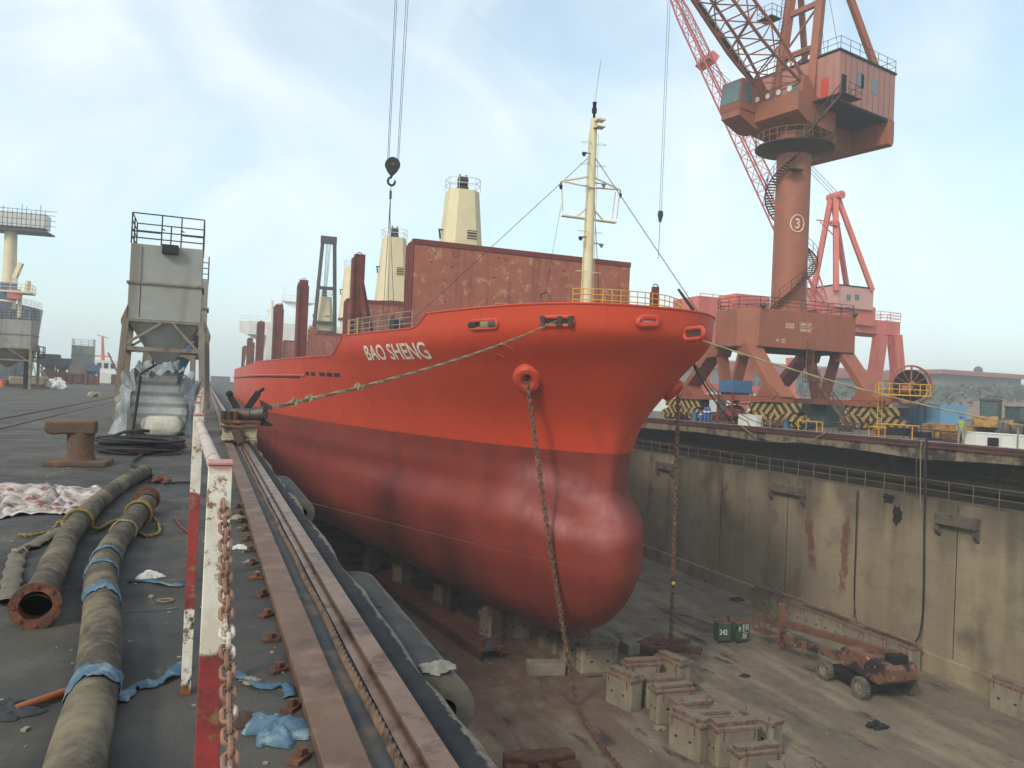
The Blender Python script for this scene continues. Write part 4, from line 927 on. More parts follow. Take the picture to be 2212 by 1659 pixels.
o = MB().grid(fs, 70, 34).build('plastic_sheet', M['sheet'], origin=G(100, 1080)); tag(o, 'crumpled white and reddish printed plastic sheet on the asphalt at the left edge', 'plastic sheet')
# small litter
def strip(name, pts, w_, m_, label, cat, lift=.012, seed=1):
    P = smooth_path(pts, 12); rn = random.Random(seed); vs = []
    for k, q_ in enumerate(P):
        T = (P[min(k+1, len(P)-1)]-P[max(k-1, 0)]).normalized(); s_ = T.cross(V(0,0,1)).normalized(); tw = .5*math.sin(k*.33+seed); ww = w_*(.7+.5*rn.random())
        s2 = s_*math.cos(tw)+V(0,0,1)*math.sin(tw)*.6
        vs += [q_-s2*ww+V(0,0,lift+ww*.4*abs(math.sin(tw))), q_+V(0,0,lift+.3*w_*abs(math.sin(k*.7))), q_+s2*ww+V(0,0,lift+ww*.4*abs(math.sin(tw)))]
    N = len(P); mb = MB().add(vs, [(3*i+k, 3*i+k+1, 3*i+4+k, 3*i+3+k) for i in range(N-1) for k in range(2)])
    o = mb.build(name, M[m_], origin=P[0]); sd_ = o.modifiers.new('t', 'SOLIDIFY'); sd_.thickness = .004; return tag(o, label, cat)
strip('fabric_strip', [G(262, 1520), G(285, 1490), G(330, 1482), G(372, 1462), G(400, 1435, .03)], .045, 'blue', 'blue torn strip trailing from the lowest binding to the railing post', 'strip', seed=4)
strip('fabric_strip', [G(275, 1258), G(320, 1258), G(360, 1266), G(395, 1268)], .032, 'blue', 'short blue torn strip on the asphalt under the white clump', 'strip', seed=7)
strip('fabric_strip', [G(498, 1455), G(530, 1470), G(575, 1488), G(615, 1480), G(625, 1510)], .035, 'blue', 'blue torn strip between the railing and the track plate', 'strip', seed=9)
strip('fabric_strip', [G(270, 1325), G(330, 1320), G(385, 1316)], .006, 'blue', 'thin blue thread on the asphalt beside the bound hose', 'thread', seed=3)
p = G(598, 1580); tag(cloth(p, .16, .2, .085, 21, 44).build('rag', M['blue'], origin=p), 'crumpled blue rag beside the brown track plate', 'rag')
p = G(322, 1248); tag(cloth(p, .13, .08, .07, 13).build('paper_wad', mat('paper', C(206,202,194), C(170,166,158), 9, .9), origin=p), 'crumpled white clump on the asphalt beside the hose', 'litter')
p = G(-2, 1540); tag(cloth(p, .2, .13, .07, 17).build('rag', mat('darkrag', C(62,64,66), C(48,50,52), 8, .95), origin=p), 'dark crumpled rag at the left edge beside the orange pipe', 'rag')
for (x, y, s_, sd, mm, lb, ct) in ((540, 1472, .06, 31, 'conc', 'tan crushed packing scrap between rail posts and plate', 'litter'), (524, 1560, .1, 32, 'rustdark', 'dark crushed scrap beside the blue rag', 'litter'), (512, 1120, .1, 35, 'conc', 'tan scrap of cloth beside the far track plate', 'litter'), (517, 1185, .09, 33, 'paper', 'white flattened scrap beside the track plate', 'litter'), (545, 1215, .08, 34, 'blue', 'bluish wisp of rope fibre beside the track plate', 'litter'), (26, 1105, .07, 36, 'paper', 'white cup lying on the printed plastic sheet', 'litter'), (206, 1052, .06, 37, 'paper', 'small white cup behind the printed plastic sheet', 'litter')):
    p = G(x, y); M.setdefault('paper', bpy.data.materials.get('paper')); tag(cloth(p, s_*1.1, s_*.9, s_*.55, sd, 16).build('scrap', M[mm], origin=p), lb, ct)
a_, b_ = G(32, 1532, .03), G(140, 1495, .03); op = thing('orange_pipe', a_, 'orange brown pipe with a clamped hose end on the asphalt', 'pipe')
MB().tube([a_, b_], .022, 12).build('pipe', mat('orangepipe', C(170,98,52), C(140,78,44), 5, .6), op)
MB().tube([b_, b_+(b_-a_)*.06], .027, 12).build('clamp', M['steel'], op); MB().tube([b_+(b_-a_)*.06, b_+(b_-a_)*.3], .018, 10).build('hose_end', M['blackhose'], op)
p = G(357, 1300); tag(MB().torus(p+V(0,0,.012), (.06,0,0), (0,.045,0), .008, 20, 6).build('rubber_ring', M['rope'], origin=p), 'small tan ring lying on the asphalt', 'ring')
tag(MB().tube(smooth_path([G(378, 1118, .02), G(392, 1138, .02), G(408, 1150, .02)], 6), .014, 8).build('pipe_stub', M['orange'] if 'orange' in M else M['redhose'], origin=G(392, 1138)), 'short reddish tube leaning by the railing', 'tube')
mb = MB(); rn = random.Random(77)
for k in range(420):
    x = -6+6.9*rn.random(); y = 2+22*rn.random()**1.6; s_ = .006+.018*rn.random()**2
    if .55 < x < 1.2: continue
    mb.box((x, y, s_*.3), (s_*2, s_*1.4, s_*.8), rn.random()*3)
struct(mb.build('gravel_bits', M['conc'], origin=(0, 8, 0), smooth=False), 'stuff')

# ------------------------------------------------------------------ hopper with its legs
def grating_rail(mb, x0, x1, y0, y1, z, h=1.25):
    railing(mb, [(x0, y0, z), (x0, y1, z), (x1, y1, z), (x1, y0, z)], h, 4, .028, 1.2, 5)
def hopper(loc, label, wx=2.75, wy=2.5, legs=True, z0=4.15, z1=7.15, m_='grey', cone='grey', grp=None, rail=True, bx=.25, detail=True):
    o = thing('silo_hopper', loc, label, 'hopper', grp); L_ = Vector(loc)
    x0, x1, y0, y1 = L_.x-wx/2, L_.x+wx/2, L_.y, L_.y+wy; zm = (z0+z1)/2
    mb = MB(); mb.b2((x0, y0, z0), (x1, y1, zm-.05)); mb.b2((x0+.02, y0+.02, zm-.05), (x1-.02, y1-.02, z1)); mb.build('tank', M[m_], o, bevel=.02)
    mb = MB(); mb.b2((x0-.07, y0-.07, zm-.09), (x1+.07, y1+.07, zm-.002)); mb.b2((x0-.09, y0-.09, z0-.1), (x1+.09, y1+.09, z0-.002)); mb.build('flange_band', M['rustgrey'], o)
    MB().frust((L_.x, L_.y+wy/2, z0-.9), (wx*.62, wy*.62), (L_.x, L_.y+wy/2, z0-.1), (wx*.96, wy*.96)).frust((L_.x, L_.y+wy/2, z0-2.0), (.3, .3), (L_.x, L_.y+wy/2, z0-.9), (wx*.62, wy*.62)).build('cone', M[cone], o, smooth=False)
    if legs:
        for sx in (-1, 1):
            for sy in (0, 1):
                t_ = V(L_.x+sx*(wx/2+.03), y0 if sy == 0 else y1, z0+.02); b_ = V(L_.x+sx*(wx/2+bx), (y0-.12) if sy == 0 else y1+.12, 0)
                MB().bar(b_, t_, .24, .2, up=V(0,1,0)).build('leg', M['rustgrey'], o)
        mb = MB(); e = .16
        for y in (y0-.05, y1+.05):
            mb.bar((x0-e, y, 2.95), (x1+e, y, 2.95), .1, .16); mb.bar((x0-e, y, 3.0), (L_.x-.1, y, z0-.1), .1, .12, up=V(0,1,0)); mb.bar((x1+e, y, 2.7), (L_.x+.35, y, z0-.1), .1, .12, up=V(0,1,0))
        for x in (x0-e, x1+e): mb.bar((x, y0, 2.95), (x, y1, 2.95), .1, .16); mb.bar((x, y0, 1.35), (x, y1, 1.35), .1, .16)
        mb.bar((x0-e-.08, y1+.08, 1.35), (x1+e, y1+.08, 1.35), .1, .16); mb.build('brace', M['rustgrey'], o)
        for sx in (-1, 1):
            xx = L_.x+sx*wx/2; MB().prism([(xx, y0-.05, z0+.55), (xx+sx*.22, y0-.05, z0-.05), (xx+sx*.2, y0-.05, z0-.25), (xx, y0-.05, z0-.25)], (0, wy+.1, 0)).build('gusset', M['rustgrey'], o)
    if rail:
        mb = MB(); grating_rail(mb, x0+.03, x1-.03, y0+.05, y1-.05, z1); mb.build('top_rail', M['slat'], o)
    if detail:
        mb = MB(); mb.b2((L_.x-.2, y0-.3, z1-.32), (L_.x+.42, y0+.02, z1+.03)); mb.build('hatch_box', M['dark'], o)
        mb = MB(); 
        for k in (-.9, -.82): mb.tube([(L_.x+k*.0-wx*.34, y0-.015, z0+.1), (L_.x-wx*.34, y0-.015, z1-.1)], .012, 4)
        mb.build('weld_seam', M['rustgrey'], o)
        mb = MB(); xg = (L_.x-.25, L_.x+.5); 
        for x in xg: mb.tube([(x, y0+.05, z1), (x, y0+.05, z1+.7), (x+.08, y0+.45, z1+.72)], .03, 5)
        for z in (.25, .5): mb.tube([(x0, y0+.05, z1+z), (xg[0], y0+.05, z1+z)], .026, 5); mb.tube([(xg[1], y0+.05, z1+z), (x1, y0+.05, z1+z)], .026, 5)
        mb.tube([(x0+.03, y0+.05, z1+1.25), (x1-.03, y0+.05, z1+1.25)], .028, 5); mb.tube([(xg[0], y0+.05, z1+.7), (xg[0], y0+.05, z1+1.25)], .028, 5); mb.tube([(xg[1], y0+.05, z1+.7), (xg[1], y0+.05, z1+1.25)], .028, 5)
        mb.build('gate_rail', M['slat'], o)
    return o
M['rustgrey'] = mat('rustgrey', C(132,124,112), C(116,106,94), 1.5, .8, dirt=C(104,74,56), dsc=1.6, dlo=.56, dhi=.66, streak=C(112,92,76))
p = G(255, 908); hx = p.x+.13+1.4
H1 = hopper((hx, p.y+.12, 0), 'tall grey square silo hopper on four legs with railed top, above wrapped bags', 2.8, z1=7.25)
hopper((hx+.25, p.y+9, 0), 'grey silo hopper standing behind the tall nearest hopper', z1=7.0, grp=None, detail=False)
M['bluepaint'] = mat('bluepaint', C(70,112,150), C(60,98,134), 1.5, .6, dirt=C(100,80,66), dsc=1.2, dlo=.58, dhi=.66, streak=C(84,84,84), slo=.6)
q = at(368, 825, d=40)
hopper((q.x, q.y, 0), 'blue feed hopper seen between the legs of the tall grey hopper', 1.9, 1.8, True, 3.1, 4.3, 'bluepaint', 'bluepaint', None, False, .1, False)
# wrapped bulk bags under the hopper
m = bpy.data.materials.new('bag_weave'); t = NT(m); px = t.sep()
fr = t.math('FRACT', t.math('MULTIPLY', px[2], 1/.34)); st = t.math('MULTIPLY', t.math('MULTIPLY', t.rng(fr, .45, .62), t.rng(fr, 1., .85)), t.rng(t.noise(1.6, 4), .3, .6, .65, 1.))
c = t.mix(st, t.mix(t.rng(t.noise(4, 6), .4, .6), C(226,222,216), C(210,206,200)), C(160,160,164))
t.link(c, t.b.inputs['Base Color']); t.b.inputs['Roughness'].default_value = .85; t.bump(t.noise(7, 6, .6), .6, .05); M['bag'] = m
pb = G(338, 940); 
def bag(c, sx, sy, sz, label, vert=False):
    def f(u, v):
        a = 2*math.pi*u; b = v; ca, sa = math.cos(a), math.sin(a); k = (abs(ca)**5+abs(sa)**5)**(-.2)
        pr = [0, .82, .95, 1.0, 1.02, 1.0, .97, .9, .75, 0][min(int(b*9), 9)]; pr = pr if b*9 == int(b*9) else pr
        w_ = .04*math.sin(5*a)*math.sin(8*b)
        return V(c[0]+sx/2*k*ca*(pr+w_), c[1]+sy/2*k*sa*(pr+w_), c[2]+sz*(0 if b == 0 else min(1, (b-.06)/.86)))
    o = MB().grid(f, 32, 9, True).build('bulk_bag', M['bag'] if not vert else M['bagv'], origin=c); return tag(o, label, 'bag')
M['bagv'] = mat('bagv', C(202,196,182), C(176,170,156), 9, .9, bump=.6, bsc=20, bd=.03)
bag((pb.x+.05, pb.y+1.0, 0), 1.75, 1.3, 2.0, 'tall grey striped bulk bag under the hopper, wrapped in clear plastic')
bag((pb.x+.15, pb.y+.1, 0), 1.2, .8, .62, 'low cream woven bag in front of the striped bag', True)
m = bpy.data.materials.new('plastic_film'); t = NT(m)
c = t.mix(t.rng(t.noise(3, 8, .7, t.mapv((1, 1, .4))), .4, .62), C(164,168,168), C(92,98,102)); t.link(c, t.b.inputs['Base Color']); t.b.inputs['Roughness'].default_value = .3
t.b.inputs['Alpha'].default_value = .88; t.bump(t.noise(6, 8, .7, t.mapv((1, 1, .4))), .9, .12); M['film'] = m
def film(u, v):
    a = math.pi*(1.12-1.24*u); y = pb.y-.35+1.9*v; w_ = .82+.32*min(1, v*3.2)**.7+.07*math.sin(9*v+3*u); rr_ = 1+.05*math.sin(23*u+5*v)+.05*math.sin(41*u-9*v)+.04*math.sin(13*v+60*u)+.03*math.sin(97*u+21*v)+.12*(mnoise.noise(V(9*u, 4*v, 1))+.6*mnoise.noise(V(26*u, 9*v, 4)))
    x = math.copysign(abs(math.cos(a))**.72, math.cos(a))*w_*rr_; z = max(0, math.sin(a))**.6*(1.98+.2*min(1, v*3))*rr_ if math.sin(a) > 0 else 0
    low = 1-min(z/1.2, 1); return V(pb.x+x*(1+.12*low*math.sin(6*v)), y-.25*low*abs(math.sin(4*u+1)), max(.01, z-.25*v*v+.03*math.sin(7*v)))
o = MB().grid(film, 90, 26).build('plastic_tarp', M['film'], origin=pb); tag(o, 'crinkled translucent plastic tarp draped over the bulk bags', 'tarp')
tag(MB().tube([(pb.x-.65, pb.y-.45, 0), (pb.x-.5, pb.y-.3, 1.9), (pb.x-.1, pb.y-.2, 2.2)], .04, 8).build('prop_pole', M['dark'], origin=(pb.x-.65, pb.y-.45, 0)), 'thin black pole propped against the plastic tarp', 'pole')
# rope trolley on the track
p = V(.9, 23.8, .09); tl = thing('rope_trolley', p, 'cream and black mooring rope trolley with raised roller arms on the track', 'trolley')
mb = MB(); mb.b2((.48, 23.5, .13), (1.42, 24.9, .2)); mb.b2((.5, 23.52, .2), (1.4, 24.8, .62)); mb.b2((1.2, 23.5, -.3), (1.42, 23.9, .13)); mb.build('chassis', mat('trolleypaint', C(178,168,138), C(150,140,114), 3, .8, dirt=C(100,76,58), dsc=3, dlo=.5, dhi=.6), tl, bevel=.02)
mb = MB(); mb.b2((.44, 23.42, .62), (1.46, 24.9, .7)); mb.b2((.44, 23.4, .5), (1.46, 23.5, .56)); mb.build('deck_plate', M['rust'], tl, bevel=.01)
mb = MB(); mb.tube([(.85, 23.4, .42), (.98, 23.2, .1), (.98, 23.1, .06)], [.14, .12, .08], 10); mb.build('rope_clamp', M['rustdark'], tl)
mb = MB(); mb.tube([(.75, 24.1, .85), (1.25, 23.9, .85)], [.22, .2], 14); mb.tube([(1.22, 23.95, .85), (1.62, 23.75, .92)], [.2, .2], 14); mb.build('roller', M['steel'], tl)
mb = MB(); mb.bar((1.0, 24.0, .8), (.66, 24.05, 1.35), .16); mb.bar((1.0, 24.0, .8), (1.42, 23.95, 1.5), .18); mb.bar((.98, 24, .75), (1.25, 24, .75), .3); mb.sphere((.64, 24.05, 1.42), .1); mb.tube([(1.42, 23.95, 1.5), (1.56, 23.9, 1.62)], .05, 8); mb.prism([(1.55, 23.8, .75), (1.85, 23.7, .6), (1.8, 23.7, .55), (1.5, 23.8, .55)], (0, .2, 0)); mb.build('roller_arm', M['dark'], tl, bevel=.02)
mb = MB()
for k in range(3): mb.tube([(.5+.16*k, 23.7, .7), (.5+.16*k, 23.7, .95)], .08, 10)
mb.prism([(1.45, 23.75, 1.3), (1.8, 23.7, 1.12), (1.8, 23.7, 1.0), (1.5, 23.75, 1.1)], (0, .15, 0)); mb.build('guide_roller', M['rustdark'], tl)

# ------------------------------------------------------------------ ropes, chains, hook
c2 = CH2[1]+CH2[2]*.1
P = ssag((1.5, 23.7, 1.02), c2, .35, 60)
ro = thing('mooring_rope', P[0], 'thick pale mooring rope from the trolley to the starboard bow chock', 'mooring rope')
MB().tube(P, [.066-.014*i/60 for i in range(61)], 12, lobes=3, twist=.7, ld=.35).build('rope_line', M['rope'], ro)
for k in (4, 6, 13): crumple(P[k]-V(0,0,.08), .12, .12, .13, k).build('rope_knot', M['rope'], ro)
c4_ = CH4[1]-V(0,0,.2); e_ = at(2330, 938, X=47.5)
tag(MB().tube(ssag(c4_, e_, .5, 60), .05, 8, lobes=3, twist=.6, ld=.3).build('mooring_rope', mat('paleropemat', C(182,164,124), C(150,134,100), 15, .95), origin=c4_), 'pale mooring rope from the bow across to the far quay at the right edge', 'mooring rope')
ps = at(1496, 786, d=47)
for k, (ex, ey) in enumerate(((1584, 903), (1622, 912), (1660, 922))):
    e_ = at(ex, ey, X=45.6); e_.z = .05; tag(MB().tube(ssag(ps+V(.1*k, 0, 0), e_, .4+.25*k, 24), [.06, .035, .03][k], 6).build('mooring_line', M[('blackhose', 'wire', 'rope')[k]], origin=e_), ['dark thick line from the port bow down to the far quay edge', 'thin grey line from the port bow to the far quay edge beside the dark one', 'thin pale line from the port bow to the far quay edge, rightmost of the fan'][k], 'line')
a_, b_ = at(1600, 912, X=44.72), at(1795, 912, X=44.72)
tag(MB().tube(ssag(V(a_.x, a_.y, .05), V(b_.x, b_.y, .3), 1.5, 24), .05, 6).build('slack_rope', M['rope'], origin=a_), 'slack pale rope drooping in a loop over the far quay edge', 'rope')
M['anchorchain'] = mat('anchorchain', C(112,84,68), C(84,64,54), 6, .9, dirt=C(140,102,76), dsc=4, bump=.4)
g1 = at(1245, 1522, z=ZF+.15); 
cp = [HAW1+(g1-HAW1)*(i/20)-V(0,0,1.0*4*(i/20)*(1-i/20)*.6) for i in range(21)]
cp += [at(x, y, z=ZF+.1) for x, y in ((1264, 1560), (1300, 1612), (1345, 1665), (1400, 1720))]
tag(chain_mb(cp, .235, .35, .21, .042, True, 12, 5).build('anchor_chain', M['anchorchain'], origin=g1), 'heavy rusty anchor chain from the starboard hawse, trailing over the dock floor', 'anchor chain')
g2 = at(1448, 1440, z=ZF+.3); top = HAW2
cp = [top.lerp(g2, i/20) for i in range(21)]
tag(chain_mb(cp, .235, .35, .21, .042, True, 12, 5).build('anchor_chain', M['anchorchain'], origin=g2), 'heavy rusty anchor chain hanging plumb from the port hawse to its anchor', 'anchor chain')
# thin line with a yellow float tied to the port chain
tt = 0
for i in range(400):
    q_ = top.lerp(g2, i/400); r_ = (q_-CAM); u_ = r_.dot(_cu)/r_.dot(_f)*FPX; 
    if CH/2-u_ >= 1257: break
fl = thing('measuring_line', q_, 'thin white line with a small yellow float, strung across the dock under the bow', 'line')
MB().sphere(q_+V(-.1, -.2, 0), .12, 14, 10).build('float_ball', mat('floatyellow', C(212,196,120), C(196,178,104), 3, .5), fl)
mb = MB(); mb.tube(ssag(q_+V(-.1,-.2,0), at(600, 1068, X=1.45), .2, 30), .007, 4); e_ = at(1575, 1232, X=XW-.1); mb.tube(ssag(q_+V(-.1,-.2,0), e_, .2, 20), .007, 4); mb.build('string', M['rope'], fl)
# crane hook hanging over the ship
hk = at(848, 356, Y=60); ho_ = thing('hook_block', hk, 'black crane hook block hanging on wires above the ship', 'hook block')
mb = MB(); n = 20; pl = []
for k in range(n): 
    a = 2*math.pi*k/n; r_ = .56; zz = r_*math.sin(a); xx = r_*math.cos(a)
    if zz < -.2: xx *= max(.32, 1-(abs(zz)-.2)*1.6); zz *= 1.55
    pl.append(hk+V(xx, -.22, zz))
mb.prism(pl, (0, .44, 0)); mb.build('cheek_plate', M['dark'], ho_, bevel=.03)
MB().tube([hk+V(0, -.26, 0), hk+V(0, .26, 0)], .14, 12).build('sheave_pin', M['steel'], ho_)
hz_ = hk+V(-.05, 0, -.85); pts = [hz_+V(0,0,.1), hz_+V(0,0,-.05)]+[hz_+V(.02, 0, -.42)+V(.27*math.cos(R(a)), 0, .3*math.sin(R(a))) for a in range(100, 400, 15)]
MB().tube(pts, [.1, .1]+[.09]*(len(pts)-4)+[.07, .05], 10).build('hook', M['dark'], ho_)
mb = MB(); tip = hk+V(-.2, 0, 38)
for dx, dx2 in ((-.4, -.1), (-.3, .1), (.35, .9), (.45, 1.2)): mb.tube([hk+V(dx, 0, .1), tip+V(dx2, 0, 0)], .022, 5)
mb.build('hoist_wire', M['wire'], ho_)
bt = at(838, 705, Y=60); mb = MB()
for k in (-.06, .0, .07): mb.tube([hk+V(-.05, 0, -1.5), hk+V(-.05+k*.6, 0, -4), V(bt.x+k*7, 60, bt.z+.3)], .022, 5)
mb.tube([hk+V(-.05, 0, -2.0), hk+V(-.05, 0, -2.6)], .1, 8); mb.build('sling_wire', M['wire'], ho_)
# ------------------------------------------------------------------ harbour cranes
def lattice(p0, p1, w0, h0, w1, h1, n, side, rc=.1, rd=.045, taper=.12):
    p0, p1, side = Vector(p0), Vector(p1), Vector(side).normalized(); d = (p1-p0).normalized(); nrm = side.cross(d).normalized(); ch = MB(); la = MB()
    def node(t, a, b):
        k = min(1, t/taper*.75+.25) if taper else 1; k2 = min(1, (1-t)/.08*.8+.2)
        return p0.lerp(p1, t)+side*(a*(w0+(w1-w0)*t)/2)+nrm*(b*(h0+(h1-h0)*t)/2*min(k, k2))
    for a in (-1, 1):
        for b in (-1, 1): ch.tube([node(i/n, a, b) for i in range(n+1)], rc, 6)
    for i in range(n):
        t0, t1 = i/n, (i+1)/n
        for a in (-1, 1): la.tube([node(t0, a, -1 if i % 2 else 1), node(t1, a, 1 if i % 2 else -1)], rd, 4); la.tube([node(t0, a, -1), node(t0, a, 1)], rd, 4)
        for b in (-1, 1): la.tube([node(t0, -1 if i % 2 else 1, b), node(t1, 1 if i % 2 else -1, b)], rd, 4); la.tube([node(t0, -1, b), node(t0, 1, b)], rd, 4)
    return ch, la
def stripes(name, sg):
    m = bpy.data.materials.new(name); t = NT(m); px = t.sep()
    v_ = t.math('FRACT', t.math('MULTIPLY', t.math('ADD', t.math('MULTIPLY', px[1], sg), t.math('ADD', px[2], t.math('MULTIPLY', px[0], -sg))), 1.05))
    c = t.mix(t.rng(v_, .49, .51), t.mix(t.rng(t.noise(2), .4, .6), C(178,150,84), C(150,124,70)), C(40,36,36)); c = t.mix(t.rng(t.noise(1.6, 8, .7), .58, .66), c, C(84,64,50))
    t.link(c, t.b.inputs['Base Color']); t.b.inputs['Roughness'].default_value = .75; return m
M['stripeA'] = stripes('hazard_stripe_rising', 1); M['stripeB'] = stripes('hazard_stripe_falling', -1)
CX, CY = 53.05, 63.6
cr = thing('portal_crane', (CX, CY, 0), 'nearest brown red portal crane marked with a circled 3, on striped bogies', 'crane')
XA, XB = 47.1, 58.0
# portal girder (octagonal plan)
pl = [(47.3,60.5),(58.6,60.5),(59.4,61.4),(59.4,66.0),(58.6,66.9),(47.3,66.9),(45.9,65.3),(45.9,62.0)]
gd = MB().prism([V(x, y, 7.05) for x, y in pl], (0, 0, 3.55)).build('portal_girder', M['crane'], cr, bevel=.03)
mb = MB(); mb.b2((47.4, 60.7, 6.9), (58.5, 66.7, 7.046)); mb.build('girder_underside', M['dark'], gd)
mb = MB(); railing(mb, [V(x*.985+.8, y*.99+.63, 10.6) for x, y in [(47.3,60.6),(58.5,60.6),(59.3,61.5),(59.3,66.0),(58.5,66.8),(47.3,66.8),(46,65.3),(46,62),(47.3,60.6)]], 1.1, 3, .028, 1.6); mb.build('girder_rail', M['slat'], gd)
for s, sz, x, z in (('3255', .66, 50.2, 8.95), ('25M=32T', .42, 51.95, 9.27), ('55M=10T', .42, 51.95, 8.72), ('SWL', .26, 49.2, 7.65), ('25M-32', .18, 49.85, 7.76), ('55M-10', .18, 49.85, 7.54)):
    M.setdefault('sign', mat('sign_paint', C(222,204,184), C(200,176,156), 3, .7, dirt=C(180,112,90), dsc=2.5, dlo=.55, dhi=.7))
    text_mb(s, sz, frame((x, 60.492, z), (1,0,0), (0,0,1)), .002, .006, .8).build('load_marking', M['sign'], gd, smooth=False)
MB().b2((51.86, 60.488, 9.12), (53.5, 60.497, 9.15)).build('load_marking', M['sign'], gd, smooth=False)
for X_ in (XA, XB):
    d = 1 if X_ == XA else -1
    fr = MB()
    fr.bar((X_, 66.2, 7.3), (X_, 71.9, 2.35), 1.7, .62, up=V(0,0,1)); fr.bar((X_, 61.4, 7.3), (X_, 56.9, 2.35), 1.7, .62)
    fr.bar((X_, 65.9, 7.0), (X_, 64.7, 2.4), 1.2, .3); fr.bar((X_, 62.2, 7.0), (X_, 63.8, 2.4), 1.2, .3)
    fr.b2((X_-.75, 56.2, 1.95), (X_+.75, 72.7, 2.5))
    for y, s_ in ((57.2, 1), (71.7, -1)): fr.prism([(X_-.8, y-s_*1.2, 2.45), (X_-.8, y+s_*2.2, 2.45), (X_-.8, y+s_*1.2, 3.6), (X_-.8, y-s_*.2, 3.4)], (1.6, 0, 0))
    for y, s_ in ((61.6, -1), (66, 1)): fr.prism([(X_-.82, y-s_*.9, 7.2), (X_-.82, y+s_*.5, 7.2), (X_-.82, y+s_*1.2, 6.1), (X_-.82, y-s_*.5, 6.2)], (1.64, 0, 0))
    fr.build('leg_frame', M['crane'], cr, bevel=.03)
    for Yf in (57.2, 71.7):
        sd = -1; bx = MB()
        for half, mm in ((-1, 'stripeB'), (1, 'stripeA')):
            b = MB(); b.prism([(X_-.5, Yf, 1.93), (X_-.5, Yf+half*3.2, 1.93), (X_-.5, Yf+half*3.2, 1.2), (X_-.5, Yf+half*.3, .6), (X_-.5, Yf, .6)], (1.0, 0, 0))
            o = b.build('equalizer_beam', M[mm], cr)
            c_ = Yf+half*2.0; b = MB(); b.prism([(X_-.55, c_-1.3, .8), (X_-.55, c_-.2, 1.1), (X_-.55, c_+.2, 1.1), (X_-.55, c_+1.9, .6), (X_-.55, c_+1.9, .25), (X_-.55, c_+.6, .4), (X_-.55, c_-1.3, .3)], (1.1, 0, 0)); b.build('bogie_beam', M['stripeA' if half < 0 else 'stripeB'], o)
            for k in (-.9, .9):
                b = MB(); b.b2((X_-.5, c_+k-.66, -.05), (X_+.5, c_+k+.66, .4)); b.build('bogie_truck', M['stripeB' if half < 0 else 'stripeA'], o)
                for q in (-.32, .32): MB().tube([(X_-.42, c_+k+q, .01), (X_+.42, c_+k+q, .01)], .27, 14).build('wheel', M['rustdark'], o)
        bx.b2((X_-.25, Yf+3.3*sd-.4, 1.2), (X_+.3, Yf+3.3*sd+.3, 1.95)); bx.build('buffer_box', M['dark'], cr)
# access stair on the portal
def stair(mb, a, b, w_=.7, n=14, rail=True):
    a, b = Vector(a), Vector(b); d = b-a; h = V(d.x, d.y, 0).normalized(); s_ = V(-h.y, h.x, 0)*w_/2
    for k in range(n): q = a.lerp(b, (k+.5)/n); M_ = Matrix((h, V(-h.y, h.x, 0), V(0,0,1))).transposed(); mb.box(q, (.26, w_, .04), M=M_)
    for e in (-1, 1):
        mb.bar(a+s_*e, b+s_*e, .05, .2)
        if rail:
            mb.tube([a+s_*e+V(0,0,1), b+s_*e+V(0,0,1)], .03, 5); mb.tube([a+s_*e+V(0,0,.5), b+s_*e+V(0,0,.5)], .022, 4)
            for k in range(0, n+1, 4): q = a.lerp(b, k/n)+s_*e; mb.tube([q, q+V(0,0,1)], .028, 4)
mb = MB(); stair(mb, (52.9, 54.8, .1), (50.6, 56.6, 3.9), .8, 16); mb.b2((49.8, 56.2, 3.85), (50.8, 57.4, 3.92)); railing(mb, [(50.6, 56.2, 3.92), (49.8, 56.2, 3.92), (49.8, 57.4, 3.92)], 1.0, 2, .03, .6); stair(mb, (50.3, 57.2, 3.95), (53.2, 60.4, 7.0), .6, 14)
mb.build('access_stair', M['rust'], cr)
# column, helical stair and ring platform
col = MB().tube([(CX, CY, 10.55), (CX, CY, 12), (CX, CY, 28.4)], [1.85, 1.66, 1.62], 40).build('column', M['crane'], cr)
vd = math.atan2(-CY, -CX)   # direction toward the camera in plan
def cyl(phi, r, z): a = vd+R(phi); return V(CX+r*math.cos(a), CY+r*math.sin(a), z)
mb = MB(); rl = []; n = 70
for k in range(n):
    z = 10.9+15.2*k/n; phi = -32+(z-11.3)*27.5; p = cyl(phi, 2.15, z); a = vd+R(phi)
    mb.box(p, (.85, .3, .05), a); rl.append(cyl(phi, 2.58, z))
mb.tube([p+V(0,0,1) for p in rl], .03, 5); mb.tube([p+V(0,0,.5) for p in rl], .022, 4); mb.tube([p-V(0,0,.06) for p in rl], .07, 5)
for p in rl[::4]: mb.tube([p, p+V(0,0,1)], .028, 4)
mb.b2(cyl(2, 2.2, 24.3)-V(.8,.5,.05), cyl(2, 2.2, 24.3)+V(.8,.5,.05))
mb.build('helical_stair', M['rustdark'], col)
MB().lathe((CX, CY, 26.7), [(1.72, -.5), (3.2, .05), (3.75, .18), (3.75, .3), (1.72, .3)], 40).build('ring_platform', M['rustdark'], col)
mb = MB(); railing(mb, [cyl(360*k/28, 3.7, 27.0) for k in range(29)], 1.15, 2, .03, .8); mb.build('ring_rail', mat('rail_ochre', C(150,112,76), C(120,88,62), 3, .8), col)
